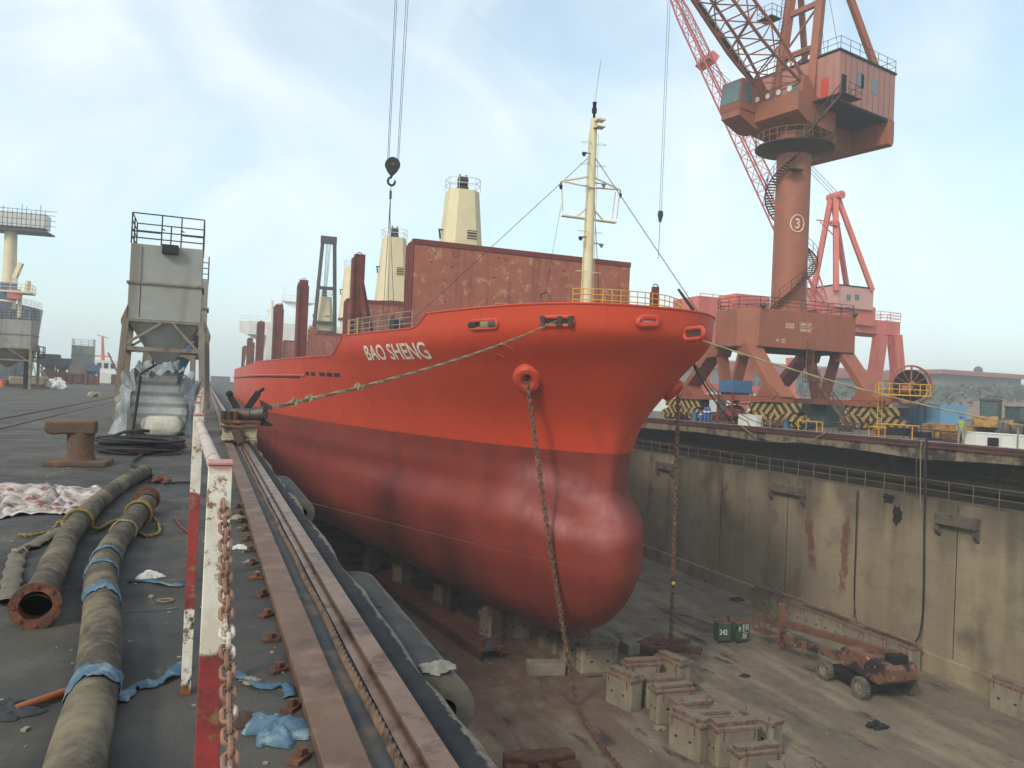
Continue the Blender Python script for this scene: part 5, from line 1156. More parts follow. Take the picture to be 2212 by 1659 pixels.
# number in a ring
def on_col(u, v_, r=1.68): a = vd+R(PH0)+u/r; return V(CX+r*math.cos(a), CY+r*math.sin(a), v_)
PH0 = 20.; zc = at(1731, 491, d=78.5).z
num = subdiv_text(text_mb('3', 1.35, Matrix.Identity(4), 0, .02, .8), 2); xs = [p.x for p in num.v]; ysn = [p.y for p in num.v]; cx_, cy_ = (min(xs)+max(xs))/2, (min(ysn)+max(ysn))/2
num.v = [on_col(p.x-cx_, zc+p.y-cy_, 1.675) for p in num.v]; num.build('crane_number', M['sign'], col)
MB().tube([on_col(.66*math.cos(2*math.pi*k/36), zc+.82*math.sin(2*math.pi*k/36), 1.665) for k in range(36)], .06, 6, closed=True).build('number_ring', M['sign'], col)
# slewing upper works (built in the turned frame: u forward, w toward the camera side)
FU = V(-.975, -.222, 0).normalized(); FW = V(.222, -.975, 0).normalized()
F3 = frame((CX, CY, 0), FU, FW)
def L3(mb, name, m_, par=None, **k): return mb.xf(F3).build(name, M[m_], par or cr, **k)
bed = L3(MB().prism([(3.4,-3.6,31.2),(3.4,-3.6,29.4),(1.9,-3.6,28.6),(-2.3,-3.6,28.3),(-2.6,-3.6,30.5),(0,-3.6,30.5),(0,-3.6,31.2)], (0, 6.4, 0)).prism([(2.0,-2.2,28.4),(-2.4,-2.2,27.5),(-8.3,-2.2,28.0),(-8.3,-2.2,30.5),(-2.0,-2.2,30.5)], (0, 2.9, 0)), 'slewing_bed', 'crane', bevel=.03)
L3(MB().prism([(-9.05,-4.6,28.4),(-8.8,-4.6,27.9),(-8.1,-4.6,28.1),(-8.1,-4.6,30.5),(-9.05,-4.6,30.5)], (0, 9.45, 0)), 'counterweight', 'crane', bevel=.03)
hs = L3(MB().b2((-9, -5.1, 30.52), (.2, 4.8, 35.1)), 'machine_house', 'cranepale', bevel=.03)
L3(MB().b2((-9.1, -5.2, 35.11), (.3, 4.9, 35.32)), 'house_roof', 'dark', hs)
L3(MB().b2((-8.95, -5, 30.3), (.1, 4.75, 30.515)), 'house_floor', 'dark', hs)
mb = MB()
for k in range(1, 10): mb.b2((-9+.92*k-.02, 4.8, 30.55), (-9+.92*k+.02, 4.815, 35.1))
L3(mb, 'panel_seam', 'rust', hs)
for u, m_ in ((-3.2, 'glass'), (-5.5, 'glass')):
    o = L3(MB().b2((u-.5, 4.79, 32.4), (u+.5, 4.83, 33.8)), 'house_window', m_, hs)
    if u > -4: L3(MB().b2((u-.5, 4.832, 32.45), (u-.05, 4.84, 33.75)), 'open_pane', 'black', o)
L3(MB().b2((.19, -.9, 32.2), (.24, 1.6, 33.4)), 'house_window', 'glass', hs)
L3(MB().b2((.2, 2.9, 30.9), (.26, 3.7, 32.9)), 'house_door', 'hullred', hs)
L3(MB().b2((-.9, 4.82, 31.2), (-.2, 4.86, 33.0)), 'doorway', 'black', hs)
mb = MB(); railing(mb, [(-9,-5,35.32),(-9,4.8,35.32),(.1,4.8,35.32),(.1,-5,35.32)], 1.2, 2, .028, 1.5); L3(mb, 'roof_rail', 'slat', hs)
mb = MB(); mb.b2((-1.6, 4.85, 30.55), (.4, 6.0, 30.62)); mb.b2((.25, 2.4, 30.55), (1.3, 6.0, 30.62)); railing(mb, [(-1.6,4.9,30.62),(-1.6,6,30.62),(.4,6,30.62)], 1.1, 2, .028, .8)
stair(mb, (1.2, 5.6, 30.6), (4.4, 4.4, 28.0), .7, 14) if False else stair(mb, (2.8, 3.4, 26.95), (.9, 5.5, 30.55), .7, 16); L3(mb, 'house_stair', 'rustdark', hs)
# operator cab
cb = L3(MB().prism([(2.4,-4.6,30.3),(5.6,-4.6,30.3),(5.8,-4.6,30.9),(5.5,-4.6,33.3),(2.4,-4.6,33.6)], (0, 2.5, 0)), 'operator_cab', 'crane', bevel=.03)
L3(MB().prism([(5.5,-4.45,31.0),(5.84,-4.45,31.0),(5.58,-4.45,33.1),(5.4,-4.45,33.1)], (0, 2.2, 0)), 'cab_windscreen', 'glass', cb)
L3(MB().prism([(4.0,-2.12,31.1),(5.4,-2.12,31.1),(5.2,-2.12,33.0),(4.0,-2.12,33.0)], (0, .06, 0)), 'cab_window', 'glass', cb)
L3(MB().prism([(1.8,-4.5,28.9),(3.2,-4.5,28.8),(5.6,-4.5,29.7),(5.6,-4.5,30.29),(1.8,-4.5,30.29)], (0, 2.3, 0)), 'cab_support', 'crane', cb)
fl_ = MB()
for k in range(4): q = V(3.5, -1.9+1.25*k, 31.55); L3(MB().tube([q+V(-.25,0,0), q, q+V(.03,0,-.01)], [.12, .26, .24], 14), 'floodlight', 'white', bed)
# A frame mast
mb = MB()
for w_ in (-2.1, 2.1):
    mb.bar((.6, w_, 30.6), (-1.4, w_*.8, 47.5), .75, .75); mb.bar((-7.0, w_*1.9, 35.3), (-1.5, w_*.8, 48), .55, .55)
for z, ww in ((36.5, 4.0), (41, 3.7), (45.5, 3.4)): u_ = .6-2*(z-30.6)/16.9; mb.bar((u_, -ww/2, z), (u_, ww/2, z), .4, .5)
mb.bar((-.3, -2, 37), (-.7, 1.8, 41), .16); mb.bar((.1, -2.05, 34.6), (-.2, 2, 36.5), .18); mb.bar((-1.6, -2.6, 47.6), (-1.6, 2.6, 47.6), .6)
ms = L3(mb, 'a_frame_mast', 'crane')
mb = MB(); mb.b2((.7, -3.4, 40.2), (2.2, -1.6, 40.3)); railing(mb, [(.7,-3.4,40.3),(2.2,-3.4,40.3),(2.2,-1.6,40.3),(.7,-1.6,40.3)], 1.1, 2, .03, .8); mb.tube([(.9,-2.6,31),(-.6,-2.3,46)], .03, 5); mb.tube([(.9,-2.2,31),(-.6,-1.9,46)], .03, 5)
for k in range(40): q = V(.9,-2.6,31).lerp(V(-.6,-2.3,46), k/40); mb.tube([q, q+V(0,.4,0)], .02, 4)
L3(mb, 'mast_platform', 'rustdark', ms)
# boom
bs = V(2.0, 0, 32.6); be = V(40.2, 0, 56.5)
ch, la = lattice(bs, be, 4.4, 2.4, 1.2, 1.0, 22, (0, 1, 0), .15, .07)
bm_ = L3(ch, 'boom', 'crane'); L3(la, 'boom_lacing', 'crane', bm_)
for w_ in (-2.3, 2.3): L3(MB().prism([(.2, w_-.25, 31.2), (2.6, w_-.25, 31.2), (2.3, w_-.25, 33.0), (1.6, w_-.25, 33.0)], (0, .5, 0)), 'boom_foot', 'crane', bm_)
mb = MB(); q0, q1 = bs+V(1.2, -2.9, 1.2), bs.lerp(be, .6)+V(0, -2.2, .3); mb.bar(q0, q1, .6, .06); mb.tube([q0+V(0,-.3,1), q1+V(0,-.3,1)], .03, 5); mb.tube([q0+V(0,-.3,.5), q1+V(0,-.3,.5)], .025, 5)
for k in range(16): q = q0.lerp(q1, k/16)+V(0,-.3,0); mb.tube([q, q+V(0,0,1)], .025, 4)
L3(mb, 'boom_walkway', 'rustdark', bm_)
mb = MB()
for w_ in (-.5, .5): mb.tube([(-1.5, w_, 47.8), (38, w_*.6, 56.6)], .03, 5); mb.tube([(-1.5, w_*1.6, 47.8), (-6, w_*2, 35.4)], .025, 5)
mb.tube([(-2.8, 1.2, 35.4), (-1.5, .4, 47)], .02, 4); L3(mb, 'luffing_wire', 'wire', bm_)
# cable reel on the front right foot
rc = at(1967, 833, Y=54.2); ax = V(-.5, -.86, 0).normalized(); s_ = V(.86, -.5, 0)
rl_ = MB().lathe(rc, [(1.42, -.25), (1.42, .05), (.3, .06), (.3, -.26), (1.42, -.25)], 36, ax).build('cable_reel', M['black'], cr)
mb = MB(); mb.tube([rc+ax*.1+(s_*math.cos(2*math.pi*k/40)+V(0,0,1)*math.sin(2*math.pi*k/40))*1.78 for k in range(40)], .08, 6, closed=True); mb.tube([rc-ax*.3+(s_*math.cos(2*math.pi*k/40)+V(0,0,1)*math.sin(2*math.pi*k/40))*1.78 for k in range(40)], .06, 6, closed=True)
for k in range(12): d_ = s_*math.cos(2*math.pi*k/12)+V(0,0,1)*math.sin(2*math.pi*k/12); mb.bar(rc+ax*.1+d_*.2, rc+ax*.1+d_*1.75, .12 if k == 3 else .05)
mb.build('reel_rim', M['crane'], rl_)
MB().bar(rc-V(0,0,.2)-ax*.4, (58.0, 57.0, 2.1), .5, .9).build('reel_bracket', M['crane'], rl_)
pz = rc.z-.9; mb = MB(); q = [rc+ax*1.0+s_*a_-V(0,0,.9) for a_ in (-3.1, 1.2)]; mb.bar(q[0], q[1], 1.0, .1); railing(mb, [q[0]-ax*.5, q[0]+ax*.5, q[1]+ax*.5, q[1]-ax*.5], 1.0, 2, .035, .9); mb.build('reel_platform', M['yellow'], rl_)
mb = MB(); mb.tube([rc+ax*.3-s_*.9-V(0,0,.35), rc+ax*.3-s_*.1-V(0,0,.35)], .38, 14); mb.sphere(rc+ax*.4+V(0,0,.2), .22); mb.build('reel_motor', M['crane'], rl_)
mb = MB(); q = V(XB-1.3, 55.5, 0)
for e in (0, .5): mb.tube([q+V(e, 0, 0), q+V(e, 0, 4.2)], .04, 5)
for k in range(12): mb.tube([q+V(0,0,.3+.33*k), q+V(.5,0,.3+.33*k)], .03, 4)
mb.build('foot_ladder', M['yellow'], cr)
for x_ in (47.6, 58.4): MB().sphere((x_, 60.4, 10.85), .28, 10, 8).build('corner_lamp', M['steel'], gd)

# ---- second crane, pink, further back on a wide portal
Y1_ = 90.0
M['pinkpale'] = mat('pinkpale', C(206,160,150), C(196,148,138), .5, .7)
def PT(x, y, Y=Y1_): return at(x, y, Y=Y)
c2_ = thing('portal_crane', (78, Y1_, 0), 'hazy pink portal crane marked NO.1 with a lattice boom, behind the brown crane', 'crane')
xl, xr = PT(1510, 700).x, PT(1945, 700).x; zt = PT(1945, 692).z; zb2 = PT(1945, 722).z
gd2 = MB().b2((xl, Y1_, zb2), (xr, Y1_+5, zt)).build('portal_beam', M['pink'], c2_, bevel=.03)
MB().b2((xl-.6, Y1_-.6, 7.5), (xl+3.0, Y1_+5.6, zt+.9)).build('beam_end', M['pink'], c2_, bevel=.03)
def legbar(xa, ya, xb, w_, yy=0., nm='leg'):
    a = PT(xa, ya); b = PT(xb, 900); b.z = 0; MB().bar(a+V(0, yy, .3), b+V(0, yy, 0), w_, w_, up=V(0,1,0)).build(nm, M['pink'], c2_)
legbar(1530, 760, 1497, 1.5); legbar(1902, 725, 1875, 1.5); legbar(1932, 725, 1950, 1.5); legbar(1690, 740, 1660, 1.0, 6)
text_mb('NO.1', .8, frame(PT(1848, 712)-V(0, .03, 0), (1,0,0), (0,0,1)), .004, .012, .6).build('crane_number', M['sign'], gd2, smooth=False)
mb = MB(); railing(mb, [(xl, Y1_, zt), (xr, Y1_, zt), (xr, Y1_+5, zt)], 1.3, 3, .045, 2); mb.build('beam_rail', M['pink'], gd2)
a = PT(1592, 700); b = PT(1668, 636); MB().b2((a.x, Y1_+.5, zt), (b.x, Y1_+4.5, b.z)).build('winch_house', M['pink'], c2_, bevel=.03)
a = PT(1795, 660); b = PT(1876, 622); h2_ = MB().b2((a.x, Y1_-1, a.z), (b.x, Y1_+6, b.z)).build('machine_house', M['pinkpale'], c2_, bevel=.03)
MB().b2((a.x-.1, Y1_-1.1, b.z), (b.x+.1, Y1_+6.1, b.z+.15)).build('house_roof', M['dark'], h2_)
for x in (1822, 1840): q = PT(x, 640); MB().b2((q.x-.35, Y1_-1.05, q.z-.4), (q.x+.35, Y1_-1.0, q.z+.4)).build('house_window', M['glass'], h2_)
a = PT(1754, 690); b = PT(1885, 661); MB().prism([(a.x, Y1_-.6, b.z), (a.x, Y1_-.6, b.z-1.2), (a.x+3, Y1_-.6, a.z), (b.x, Y1_-.6, a.z), (b.x, Y1_-.6, b.z)], (0, 6, 0)).build('slewing_bed', M['pink'], c2_, bevel=.03)
ap = PT(1815, 418); mb = MB(); l1, l2 = PT(1793, 622), PT(1871, 622)
for yy in (-1.2, 3.5): mb.bar(l1+V(0, yy, -.3), ap+V(0, 1.1+.2*yy, 0), .7, .7); mb.bar(l2+V(0, yy, -.3), ap+V(.3, 1.1+.2*yy, 0), .6, .6)
mb.tube([ap+V(.2, -.2, .1), ap+V(.2, 2.4, .1)], .6, 12); ms2 = mb.build('a_frame_mast', M['pink'], c2_)
q = PT(1803, 478); mb = MB(); mb.bar(q+V(1,0,0), q+V(-3.2,0,.1), .15); mb.bar(q+V(0,0,-1.8), q+V(-2.6,0,-.1), .12); mb.b2(q+V(-.6,-.4,-.4), q+V(.3,.4,.3)); mb.build('mast_arm', M['pink'], ms2)
bs2 = PT(1772, 648); be2 = PT(1447, -34, Y=Y1_-2)
ch, la = lattice(bs2, be2, 2.2, 2.4, 1.1, 1.2, 26, (0, 1, 0), .12, .045)
bm2 = ch.build('boom', M['pink'], c2_); la.build('boom_lacing', M['pink'], bm2)
q = bs2.lerp(be2, .78); MB().box(q+V(.9, 1, .6), (1.2, 3.2, 1.2), M=Matrix.Rotation(R(30), 3, 'Y')).build('boom_sheave', M['pink'], bm2)
mb = MB()
for k in (-1, 0, 1): mb.tube([ap+V(0, 1+k*.6, .4), bs2.lerp(be2, .76)+V(1.2, 1+k*.5, .8)], .035, 4); mb.tube([bs2.lerp(be2, .78)+V(1.2, 1+k*.5, .9), be2+V(.3, k*.3, .3)], .035, 4)
mb.build('luffing_wire', M['wire'], bm2)
hk2 = V(be2.x, be2.y, at(1415, 463, Y=be2.y).z); ob = thing('hook_block', hk2, 'small dark hook block hanging from the pink crane boom tip', 'hook block')
MB().tube([hk2+V(0,0,.5), hk2, hk2-V(0,0,.9)], [.3, .36, .15], 10).build('block_body', M['dark'], ob)
mb = MB()
for k in (-.35, .3): mb.tube([be2+V(k*.5,0,-.3), hk2+V(k*.4, 0, .4)], .03, 5)
mb.tube([hk2, hk2-V(.05, 0, 5.6)], .04, 5); mb.build('hoist_wire', M['wire'], ob)
# ------------------------------------------------------------------ dock floor
m = bpy.data.materials.new('block_concrete'); t = NT(m); oi = t.n.new('ShaderNodeObjectInfo')
c = t.mix(t.rng(t.noise(1.3, 8, .65), .35, .65), C(150,142,122), C(128,120,102)); c = t.mix(t.math('MULTIPLY', oi.outputs['Random'], .35), c, C(112,100,84))
c = t.mix(t.math('MULTIPLY', t.rng(t.noise(1.4, 6, .6, t.mapv((1, 1, .12))), .5, .7), .7), c, C(98,88,74)); pz_ = t.sep()
c = t.mix(t.math('MULTIPLY', t.rng(t.math('ADD', pz_[2], t.math('MULTIPLY', t.noise(3, 6, .7), .9)), ZF+1.35, ZF+2.3), .45), c, C(118,78,64))
t.link(c, t.b.inputs['Base Color']); t.b.inputs['Roughness'].default_value = .92; t.bump(t.math('ADD', t.noise(26, 6, .7), t.math('MULTIPLY', t.noise(3, 6, .6), 2)), .45, .04); M['block'] = m
m = bpy.data.materials.new('timber_cap'); t = NT(m)
c = t.mix(t.rng(t.noise(1.8, 8, .7), .38, .6), C(126,114,98), C(114,80,66)); c = t.mix(t.rng(t.noise(4, 8, .7), .52, .62), c, C(86,66,58))
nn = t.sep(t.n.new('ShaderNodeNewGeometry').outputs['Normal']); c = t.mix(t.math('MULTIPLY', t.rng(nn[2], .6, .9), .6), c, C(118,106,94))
t.link(c, t.b.inputs['Base Color']); t.b.inputs['Roughness'].default_value = .95; t.bump(t.noise(8, 6, .7, t.mapv((1, 1, 4))), .6, .05); M['cap'] = m
def keel_block(w=2.3, dpt=1.0, h=1.6, seed=1, cap=True):
    r = random.Random(seed); o = thing('keel_block', (0, 0, 0), 'x', 'keel block'); o['_o'] = (0, 0, 0)
    mb = MB(); q = .12
    mb.prism([(-w/2+q,-dpt/2,0),(w/2-q,-dpt/2,0),(w/2,-dpt/2+q,0),(w/2,dpt/2-q,0),(w/2-q,dpt/2,0),(-w/2+q,dpt/2,0),(-w/2,dpt/2-q,0),(-w/2,-dpt/2+q,0)], (0, 0, h)); mb.build('concrete_body', M['block'], o, bevel=.035)
    if cap:
        mb = MB(); n = 2
        for k in range(n):
            z0 = h+.2*k
            if seed == 9 and k == 1: continue
            mb.box((r.uniform(-.03,.03), r.uniform(-.03,.03), z0+.1), (w+(.1 if k == 0 else -.06)+r.uniform(-.05,.05), dpt*(1.04 if k == 0 else .52)+r.uniform(-.03,.03), .196), r.uniform(-.015,.015))
        mb.build('timber_cap', M['cap'], o, bevel=.03)
        for k in (-1, 1):
            b = MB(); x = k*w*.36
            b.tube([(x, -dpt/2-.03, h-.35), (x+.02, -dpt/2-.05, h+.02), (x, -dpt*.34, h+.42)], .022, 5); b.sphere((k*(w/2+.03), -dpt/2+.05, h+.05), .075, 8, 6); b.build('iron_strap', M['rust'], o)
    for k in (-.22, .22):
        MB().b2((k*w-.09, -dpt/2-.004, h*.5-.06), (k*w+.09, -dpt/2+.05, h*.5+.06)).build('lifting_hole', M['black'], o)
    for k in (-.2, .2):
        MB().b2((-w/2-.004, k*dpt-.06, h*.5-.06), (-w/2+.05, k*dpt+.06, h*.5+.06)).build('lifting_hole', M['black'], o)
    return o
protos = [keel_block(2.3, 1.0, 1.55, 1), keel_block(2.3, 1.05, 1.6, 5), keel_block(2.2, .95, 1.5, 9)]
used_p = set()
def put_block(k, loc, rz, label, grp, sc_=(1, 1, 1), name='keel_block'):
    o = protos[k]
    if k in used_p: o = copy_tree(o)
    used_p.add(k); o.location = loc; o.rotation_euler.z = rz; o.scale = sc_; tag(o, label, 'keel block', grp); return o
def FL(x, y, z=0): return at(x, y, z=ZF+z)
def crop(cx, cy): return (1050.7+.29996*cx, 1161.3+.29996*cy)
GK = 'keel blocks standing on the dock floor'
# blocks waiting in the foreground (pixel of the middle of the near base edge)
fg = [(0, FL(1331, 1527), -75, 'upright keel block turned sideways, at the near left corner of the first cluster'),
      (1, FL(1391, 1500), -4, 'keel block right behind the sideways one in the first cluster'),
      (2, FL(1436, 1530), -5, 'keel block third in the first cluster, red cap'),
      (0, FL(1460, 1563), -3, 'keel block with dark cap closest to the camera in the first cluster'),
      (1, FL(1473, 1632), -75, 'biggest sideways keel block at the bottom, left of the second cluster'),
      (2, FL(1500, 1585), -3, 'keel block with only its cap showing behind the biggest sideways block'),
      (0, FL(1543, 1624), -6, 'keel block between the biggest sideways block and the edge of the second cluster'),
      (1, FL(1594, 1655), -5, 'keel block with lifting hole, second row at the bottom edge'),
      (2, FL(1628, 1622), -75, 'tilted sideways keel block at the right end of the second cluster'),
      (0, FL(1645, 1708), -3, 'keel block cut by the bottom edge, nearest the camera of all'),
      (1, FL(1438, 1490), -75, 'sideways keel block at the right back of the first cluster, by the anchor'),
      (2, FL(1728, 1750), -4, 'keel block at the bottom edge with only its weathered cap in view')]
rnk = random.Random(4)
for k, p, a, lb in fg: put_block(k, p+(V(.5, .1, 0) if a < -20 else V(0, .45, 0)), R(a), lb, GK, (.86, 1, 1) if a < -20 else (rnk.uniform(.9, .98), rnk.uniform(.82, .95), rnk.uniform(.93, 1.04)))
# blocks under the bulb
for i, (x, y, w_) in enumerate(((1294, 1453, 1.06), (1247, 1428, .8), (1222, 1412, .75), (1195, 1398, .75))):
    put_block(i % 3, FL(x, y)+V(0, .4, 0), R(-4), ['broad keel block under the tip of the bulb, paint splashed', 'keel block just behind the broad one under the bulb', 'third keel block in the line under the bulb', 'last visible keel block of the line under the bulb'][i], GK, (w_, 1, .93+.02*i))
# bilge blocks along the starboard side
for i, (x, y) in enumerate(((803, 1243), (868, 1284), (956, 1328), (1060, 1397))):
    put_block(i % 3, FL(x, y)+V(0, .3, 0), R(35 if i else 20), ['farthest side block under the dark hull, nearest the dock edge', 'side block second from the dock edge under the hull', 'pale side block standing alone in front of the steel ramp', 'side block with scaffold pipes leaning on it at the ramp end'][i], GK, (.56, 1.0, 1.38))
for i in range(7): put_block(i % 3, V(SX, 52+i*5.0, ZF), 0, 'keel block deep in the shadow under the hull centreline', 'shadowed keel blocks under the hull', (.8, 1, 1.04))
# row of blocks along the far wall
p0, p1 = FL(1625, 1312), FL(1945, 1455); n = 8
dirw = (p1-p0).normalized(); aw = math.atan2(dirw.y, dirw.x)
for i in range(n):
    q = p0.lerp(p1, (i+.5)/n); put_block(i % 3, V(XW-1.3, q.y, ZF), R(-90), 'keel block in the row along the far dock wall, %s' % ['farthest from the camera', 'second from the far end', 'third from the far end', 'fourth from the far end', 'fourth from the near end', 'third from the near end', 'second from the near end', 'nearest, behind the boom lift'][i], 'keel blocks along the far wall', (1.0, .9, .92))
q = FL(2205, 1540); put_block(1, V(XW-1.5, q.y, ZF), R(-90), 'lone keel block by the far wall at the right edge', 'keel blocks along the far wall', (1, .9, .95))
tag(MB().tube([V(XW-1.9, p0.y+1, ZF+2.15), V(XW-1.7, p1.y-.5, ZF+2.0)], .1, 6).build('timber_beam', M['cap'], origin=(XW-1.8, p0.y, ZF+2)), 'long weathered timber laid along the top of the far wall blocks', 'timber')
# slabs lying flat
def slab(loc, sx, sy, sz, rz, label, m_='block'):
    o = MB().box(Vector(loc)+V(0,0,sz/2), (sx, sy, sz), rz).build('concrete_slab', M[m_], origin=loc, bevel=.05); return tag(o, label, 'slab')
slab(FL(1178, 1455), 2.3, .95, .75, R(-14), 'concrete block lying on its side left of the bulb keel blocks', 'block')
slab(FL(1373, 1408), 1.9, 1.2, .72, R(3), 'dark topped concrete block lying beside the port anchor', 'block')
slab(FL(1172, 1338), 2.4, 1.2, .5, 0, 'dark slab lying in the shadow under the hull')
# steel ramp / staging beam by the side blocks
a_, b_ = FL(820, 1262), FL(1062, 1425); rp = thing('staging_beam', b_, 'long red rusty steel staging beam with a basket of pipes at its end', 'staging beam')
d_ = (b_-a_).normalized(); MB().bar(a_+V(0,0,1.0), b_+V(0,0,.65), 1.5, .22).build('beam_plate', mat('redsteel', C(132,72,62), C(104,60,54), 2, .8, dirt=C(90,66,56), dsc=2), rp, bevel=.03)
mb = MB(); s_ = d_.cross(V(0,0,1)); mb.bar(a_+s_*.7+V(0,0,.6), b_+s_*.7+V(0,0,.3), .15, .55); mb.bar(a_-s_*.7+V(0,0,.6), b_-s_*.7+V(0,0,.3), .15, .55); mb.build('beam_web', M['rustdark'], rp)
mb = MB(); 
for k in (.25, .75): q = a_.lerp(b_, k); mb.tube([q+s_*.5, q+s_*.5+V(0,0,.8)], .1, 8); mb.tube([q-s_*.5, q-s_*.5+V(0,0,.8)], .1, 8)
mb.build('trestle_leg', M['rust'], rp)
rn = random.Random(5); mb = MB()
for k in range(14):
    q = b_+V(rn.uniform(-.8,.5), rn.uniform(-.5,.5), rn.uniform(.7,1.3)); mb.tube([q, q+V(rn.uniform(-1,1.3), rn.uniform(-.7,.7), rn.uniform(-.3,.5))], .03, 5)
bb = b_+V(-.1, 0, .75); 
for z in (0, .5): mb.tube([bb+V(-.8,-.5,z), bb+V(.8,-.5,z), bb+V(.8,.5,z), bb+V(-.8,.5,z), bb+V(-.8,-.5,z)], .03, 5)
mb.build('scaffold_pipe', M['rust'], rp)
MB().box(bb+V(-.2,-.4,.2), (.5,.1,.5), .3).build('blue_sheet', M['bluepaint'], rp)
# anchors (stockless): shank, crown, two flukes
def anchor(loc, M_, label):
    o = thing('ship_anchor', loc, label, 'anchor'); o['_o'] = (0, 0, 0)
    b = MB(); b.bar((0, 0, .25), (0, 2.5, .55), .34, .3); b.torus((0, 2.6, .58), (.16,0,0), (0,0,.16), .06, 14, 6); b.build('shank', M['rust'], o, bevel=.03)
    b = MB(); b.prism([(-1.05,-.35,.02),(1.05,-.35,.02),(1.15,.1,.02),(.5,.32,.02),(-.5,.32,.02),(-1.15,.1,.02)], (0, 0, .55)); b.build('crown', M['rust'], o, bevel=.06)
    for s in (-1, 1):
        b = MB(); b.prism([(s*.42, .1, .12), (s*1.1, .1, .12), (s*1.15, .5, .2), (s*.8, 1.75, .55), (s*.45, .8, .2)], (0, -.05, .26)); b.build('fluke', M['rust'], o, bevel=.05)
    o.matrix_world = Matrix.Translation(loc) @ M_ @ Matrix.Scale(1.35, 4); return o
anchor(FL(1408, 1404), Matrix.Rotation(R(-150), 4, 'Z'), 'rusty brown stockless anchor on the floor under the port chain')
anchor(FL(1163, 1668), Matrix.Rotation(R(172), 4, 'Z') @ Matrix.Scale(1.1, 4), 'orange rusty anchor at the bottom edge of the dock floor')
# welding machines
m_g = mat('weldergreen', C(46,88,66), C(36,72,54), 3, .6, dirt=C(96,66,52), dsc=2.2, dlo=.56, dhi=.64); M['wgreen'] = m_g
p = FL(1577, 1385)
def welder(c, w_, h_, rz, label):
    o = thing('welding_machine', c, label, 'welding machine', 'green welding machines on the dock floor'); Mz = Matrix.Rotation(rz, 3, 'Z')
    MB().box(c+V(0,0,.18+h_/2), (w_, .95, h_), M=Mz).build('cabinet', M['wgreen'], o, bevel=.03); MB().box(c+V(0,0,.2+h_), (w_*1.02, .97, .08), M=Mz).build('lid', M['rust'], o, bevel=.02)
    for sx in (-1, 1):
        for sy in (-1, 1): q = c+Mz @ V(sx*w_*.38, sy*.35, 0); MB().tube([q, q+V(0,0,.19)], .05, 6).build('foot', M['dark'], o)
    return o, Mz
w1, Mz = welder(p+V(-.62, .1, 0), .95, 1.15, R(-12), 'green welding cabinet with 242 chalked on its front')
text_mb('242', .5, frame(p+V(-.62, .1, .62)+Mz @ V(-.42, -.482, 0), Mz @ V(1,0,0), (0,0,1)), .003, .008, .8).build('chalk_number', M['white'], w1)
w2, Mz = welder(p+V(.62, -.15, 0), 1.05, 1.2, R(8), 'green welding cabinet with chalked characters and a coil of cable')
text_mb('9', .5, frame(p+V(.62, -.15, .85)+Mz @ V(-.5, -.482, 0), Mz @ V(1,0,0), (0,0,1)), .003, .008, .7).build('chalk_number', M['white'], w2)
def strokes(par, o_, Mz, segs, s=.01):
    b = MB()
    for sg in segs: b.tube([o_+Mz @ V(x, 0, 0)+V(0,0,z) for x, z in sg], .017, 4)
    b.build('chalk_writing', M['white'], par)
o_ = p+V(.62, -.15, .2)+Mz @ V(-.16, -.485, 0)
strokes(w2, o_, Mz, [[(.0,1.0),(.12,1.12)],[(.12,1.12),(.24,1.0)],[(.03,.95),(.2,.95)],[(.0,.82),(.22,.82)],[(.11,1.0),(.11,.64)],[(.02,.64),(.24,.66)],
 [(.34,1.1),(.34,.62)],[(.34,1.1),(.56,1.1),(.56,.86),(.34,.86)],[(.34,.98),(.56,.98)],[(.42,.86),(.62,.62)],[(.6,.84),(.46,.76)],
 [(.08,.52),(.5,.52)],[(.12,.52),(.06,.12)],[(.16,.4),(.44,.4),(.2,.12)],[(.2,.36),(.5,.1)]])
b = MB(); q = p+V(.0, -.55, .7)
for k in range(4): b.torus(q+V(.02*k, -.03*k, 0), (.22+.02*k,0,0), (0,.05,.42+.02*k), .025, 18, 5)
q = p+V(1.25, -.1, .75)
for k in range(3): b.torus(q+V(.03*k, 0, -.05*k), (.08,.2,0), (0,.05,.4), .03, 16, 5)
tag(b.build('welding_cable', M['blackhose'], origin=p), 'coiled welding cables hung between the green cabinets', 'cable coil')
tag(MB().tube([p+V(-.05, .2, 1.3), p+V(-.1, .2, 1.75)], .06, 8).build('cable_pole', M['dark'], origin=p+V(-.05, .2, 1.3)), 'short dark stub pole between the green welding cabinets', 'pole')
# boom lift
m_ = bpy.data.materials.new('scorched_paint'); t = NT(m_)
c = t.mix(t.rng(t.noise(1.5, 7, .65), .38, .62), C(122,84,66), C(100,68,54)); c = t.mix(t.rng(t.noise(.75, 7, .65, t.mapv(loc=(2, 4, 6))), .5, .54), c, C(34,29,28)); c = t.mix(t.rng(t.noise(2.2, 7, .65, t.mapv(loc=(9, 4, 6))), .6, .66), c, C(184,150,112))
t.link(c, t.b.inputs['Base Color']); t.b.inputs['Roughness'].default_value = .8; t.bump(t.noise(10, 6, .7), .3, .03); M['scorch'] = m_
wa, wb_, wc = FL(1781, 1467), FL(1858, 1508), FL(1962, 1500)
bl = thing('boom_lift', wb_, 'scorched pinkish boom lift machine with grey tyres parked by the far wall', 'boom lift')
ex = (wb_-wa).normalized(); ey = (wc-wb_); ey = (ey-ex*ey.dot(ex)).normalized(); wlen = (wb_-wa).length; wwid = (wc-wb_).dot(ey)
def B(u, v_, z): return wb_+ex*u+ey*v_+V(0,0,z)
ang = math.atan2(ex.y, ex.x); Mb = Matrix((ex, ey, V(0,0,1))).transposed()
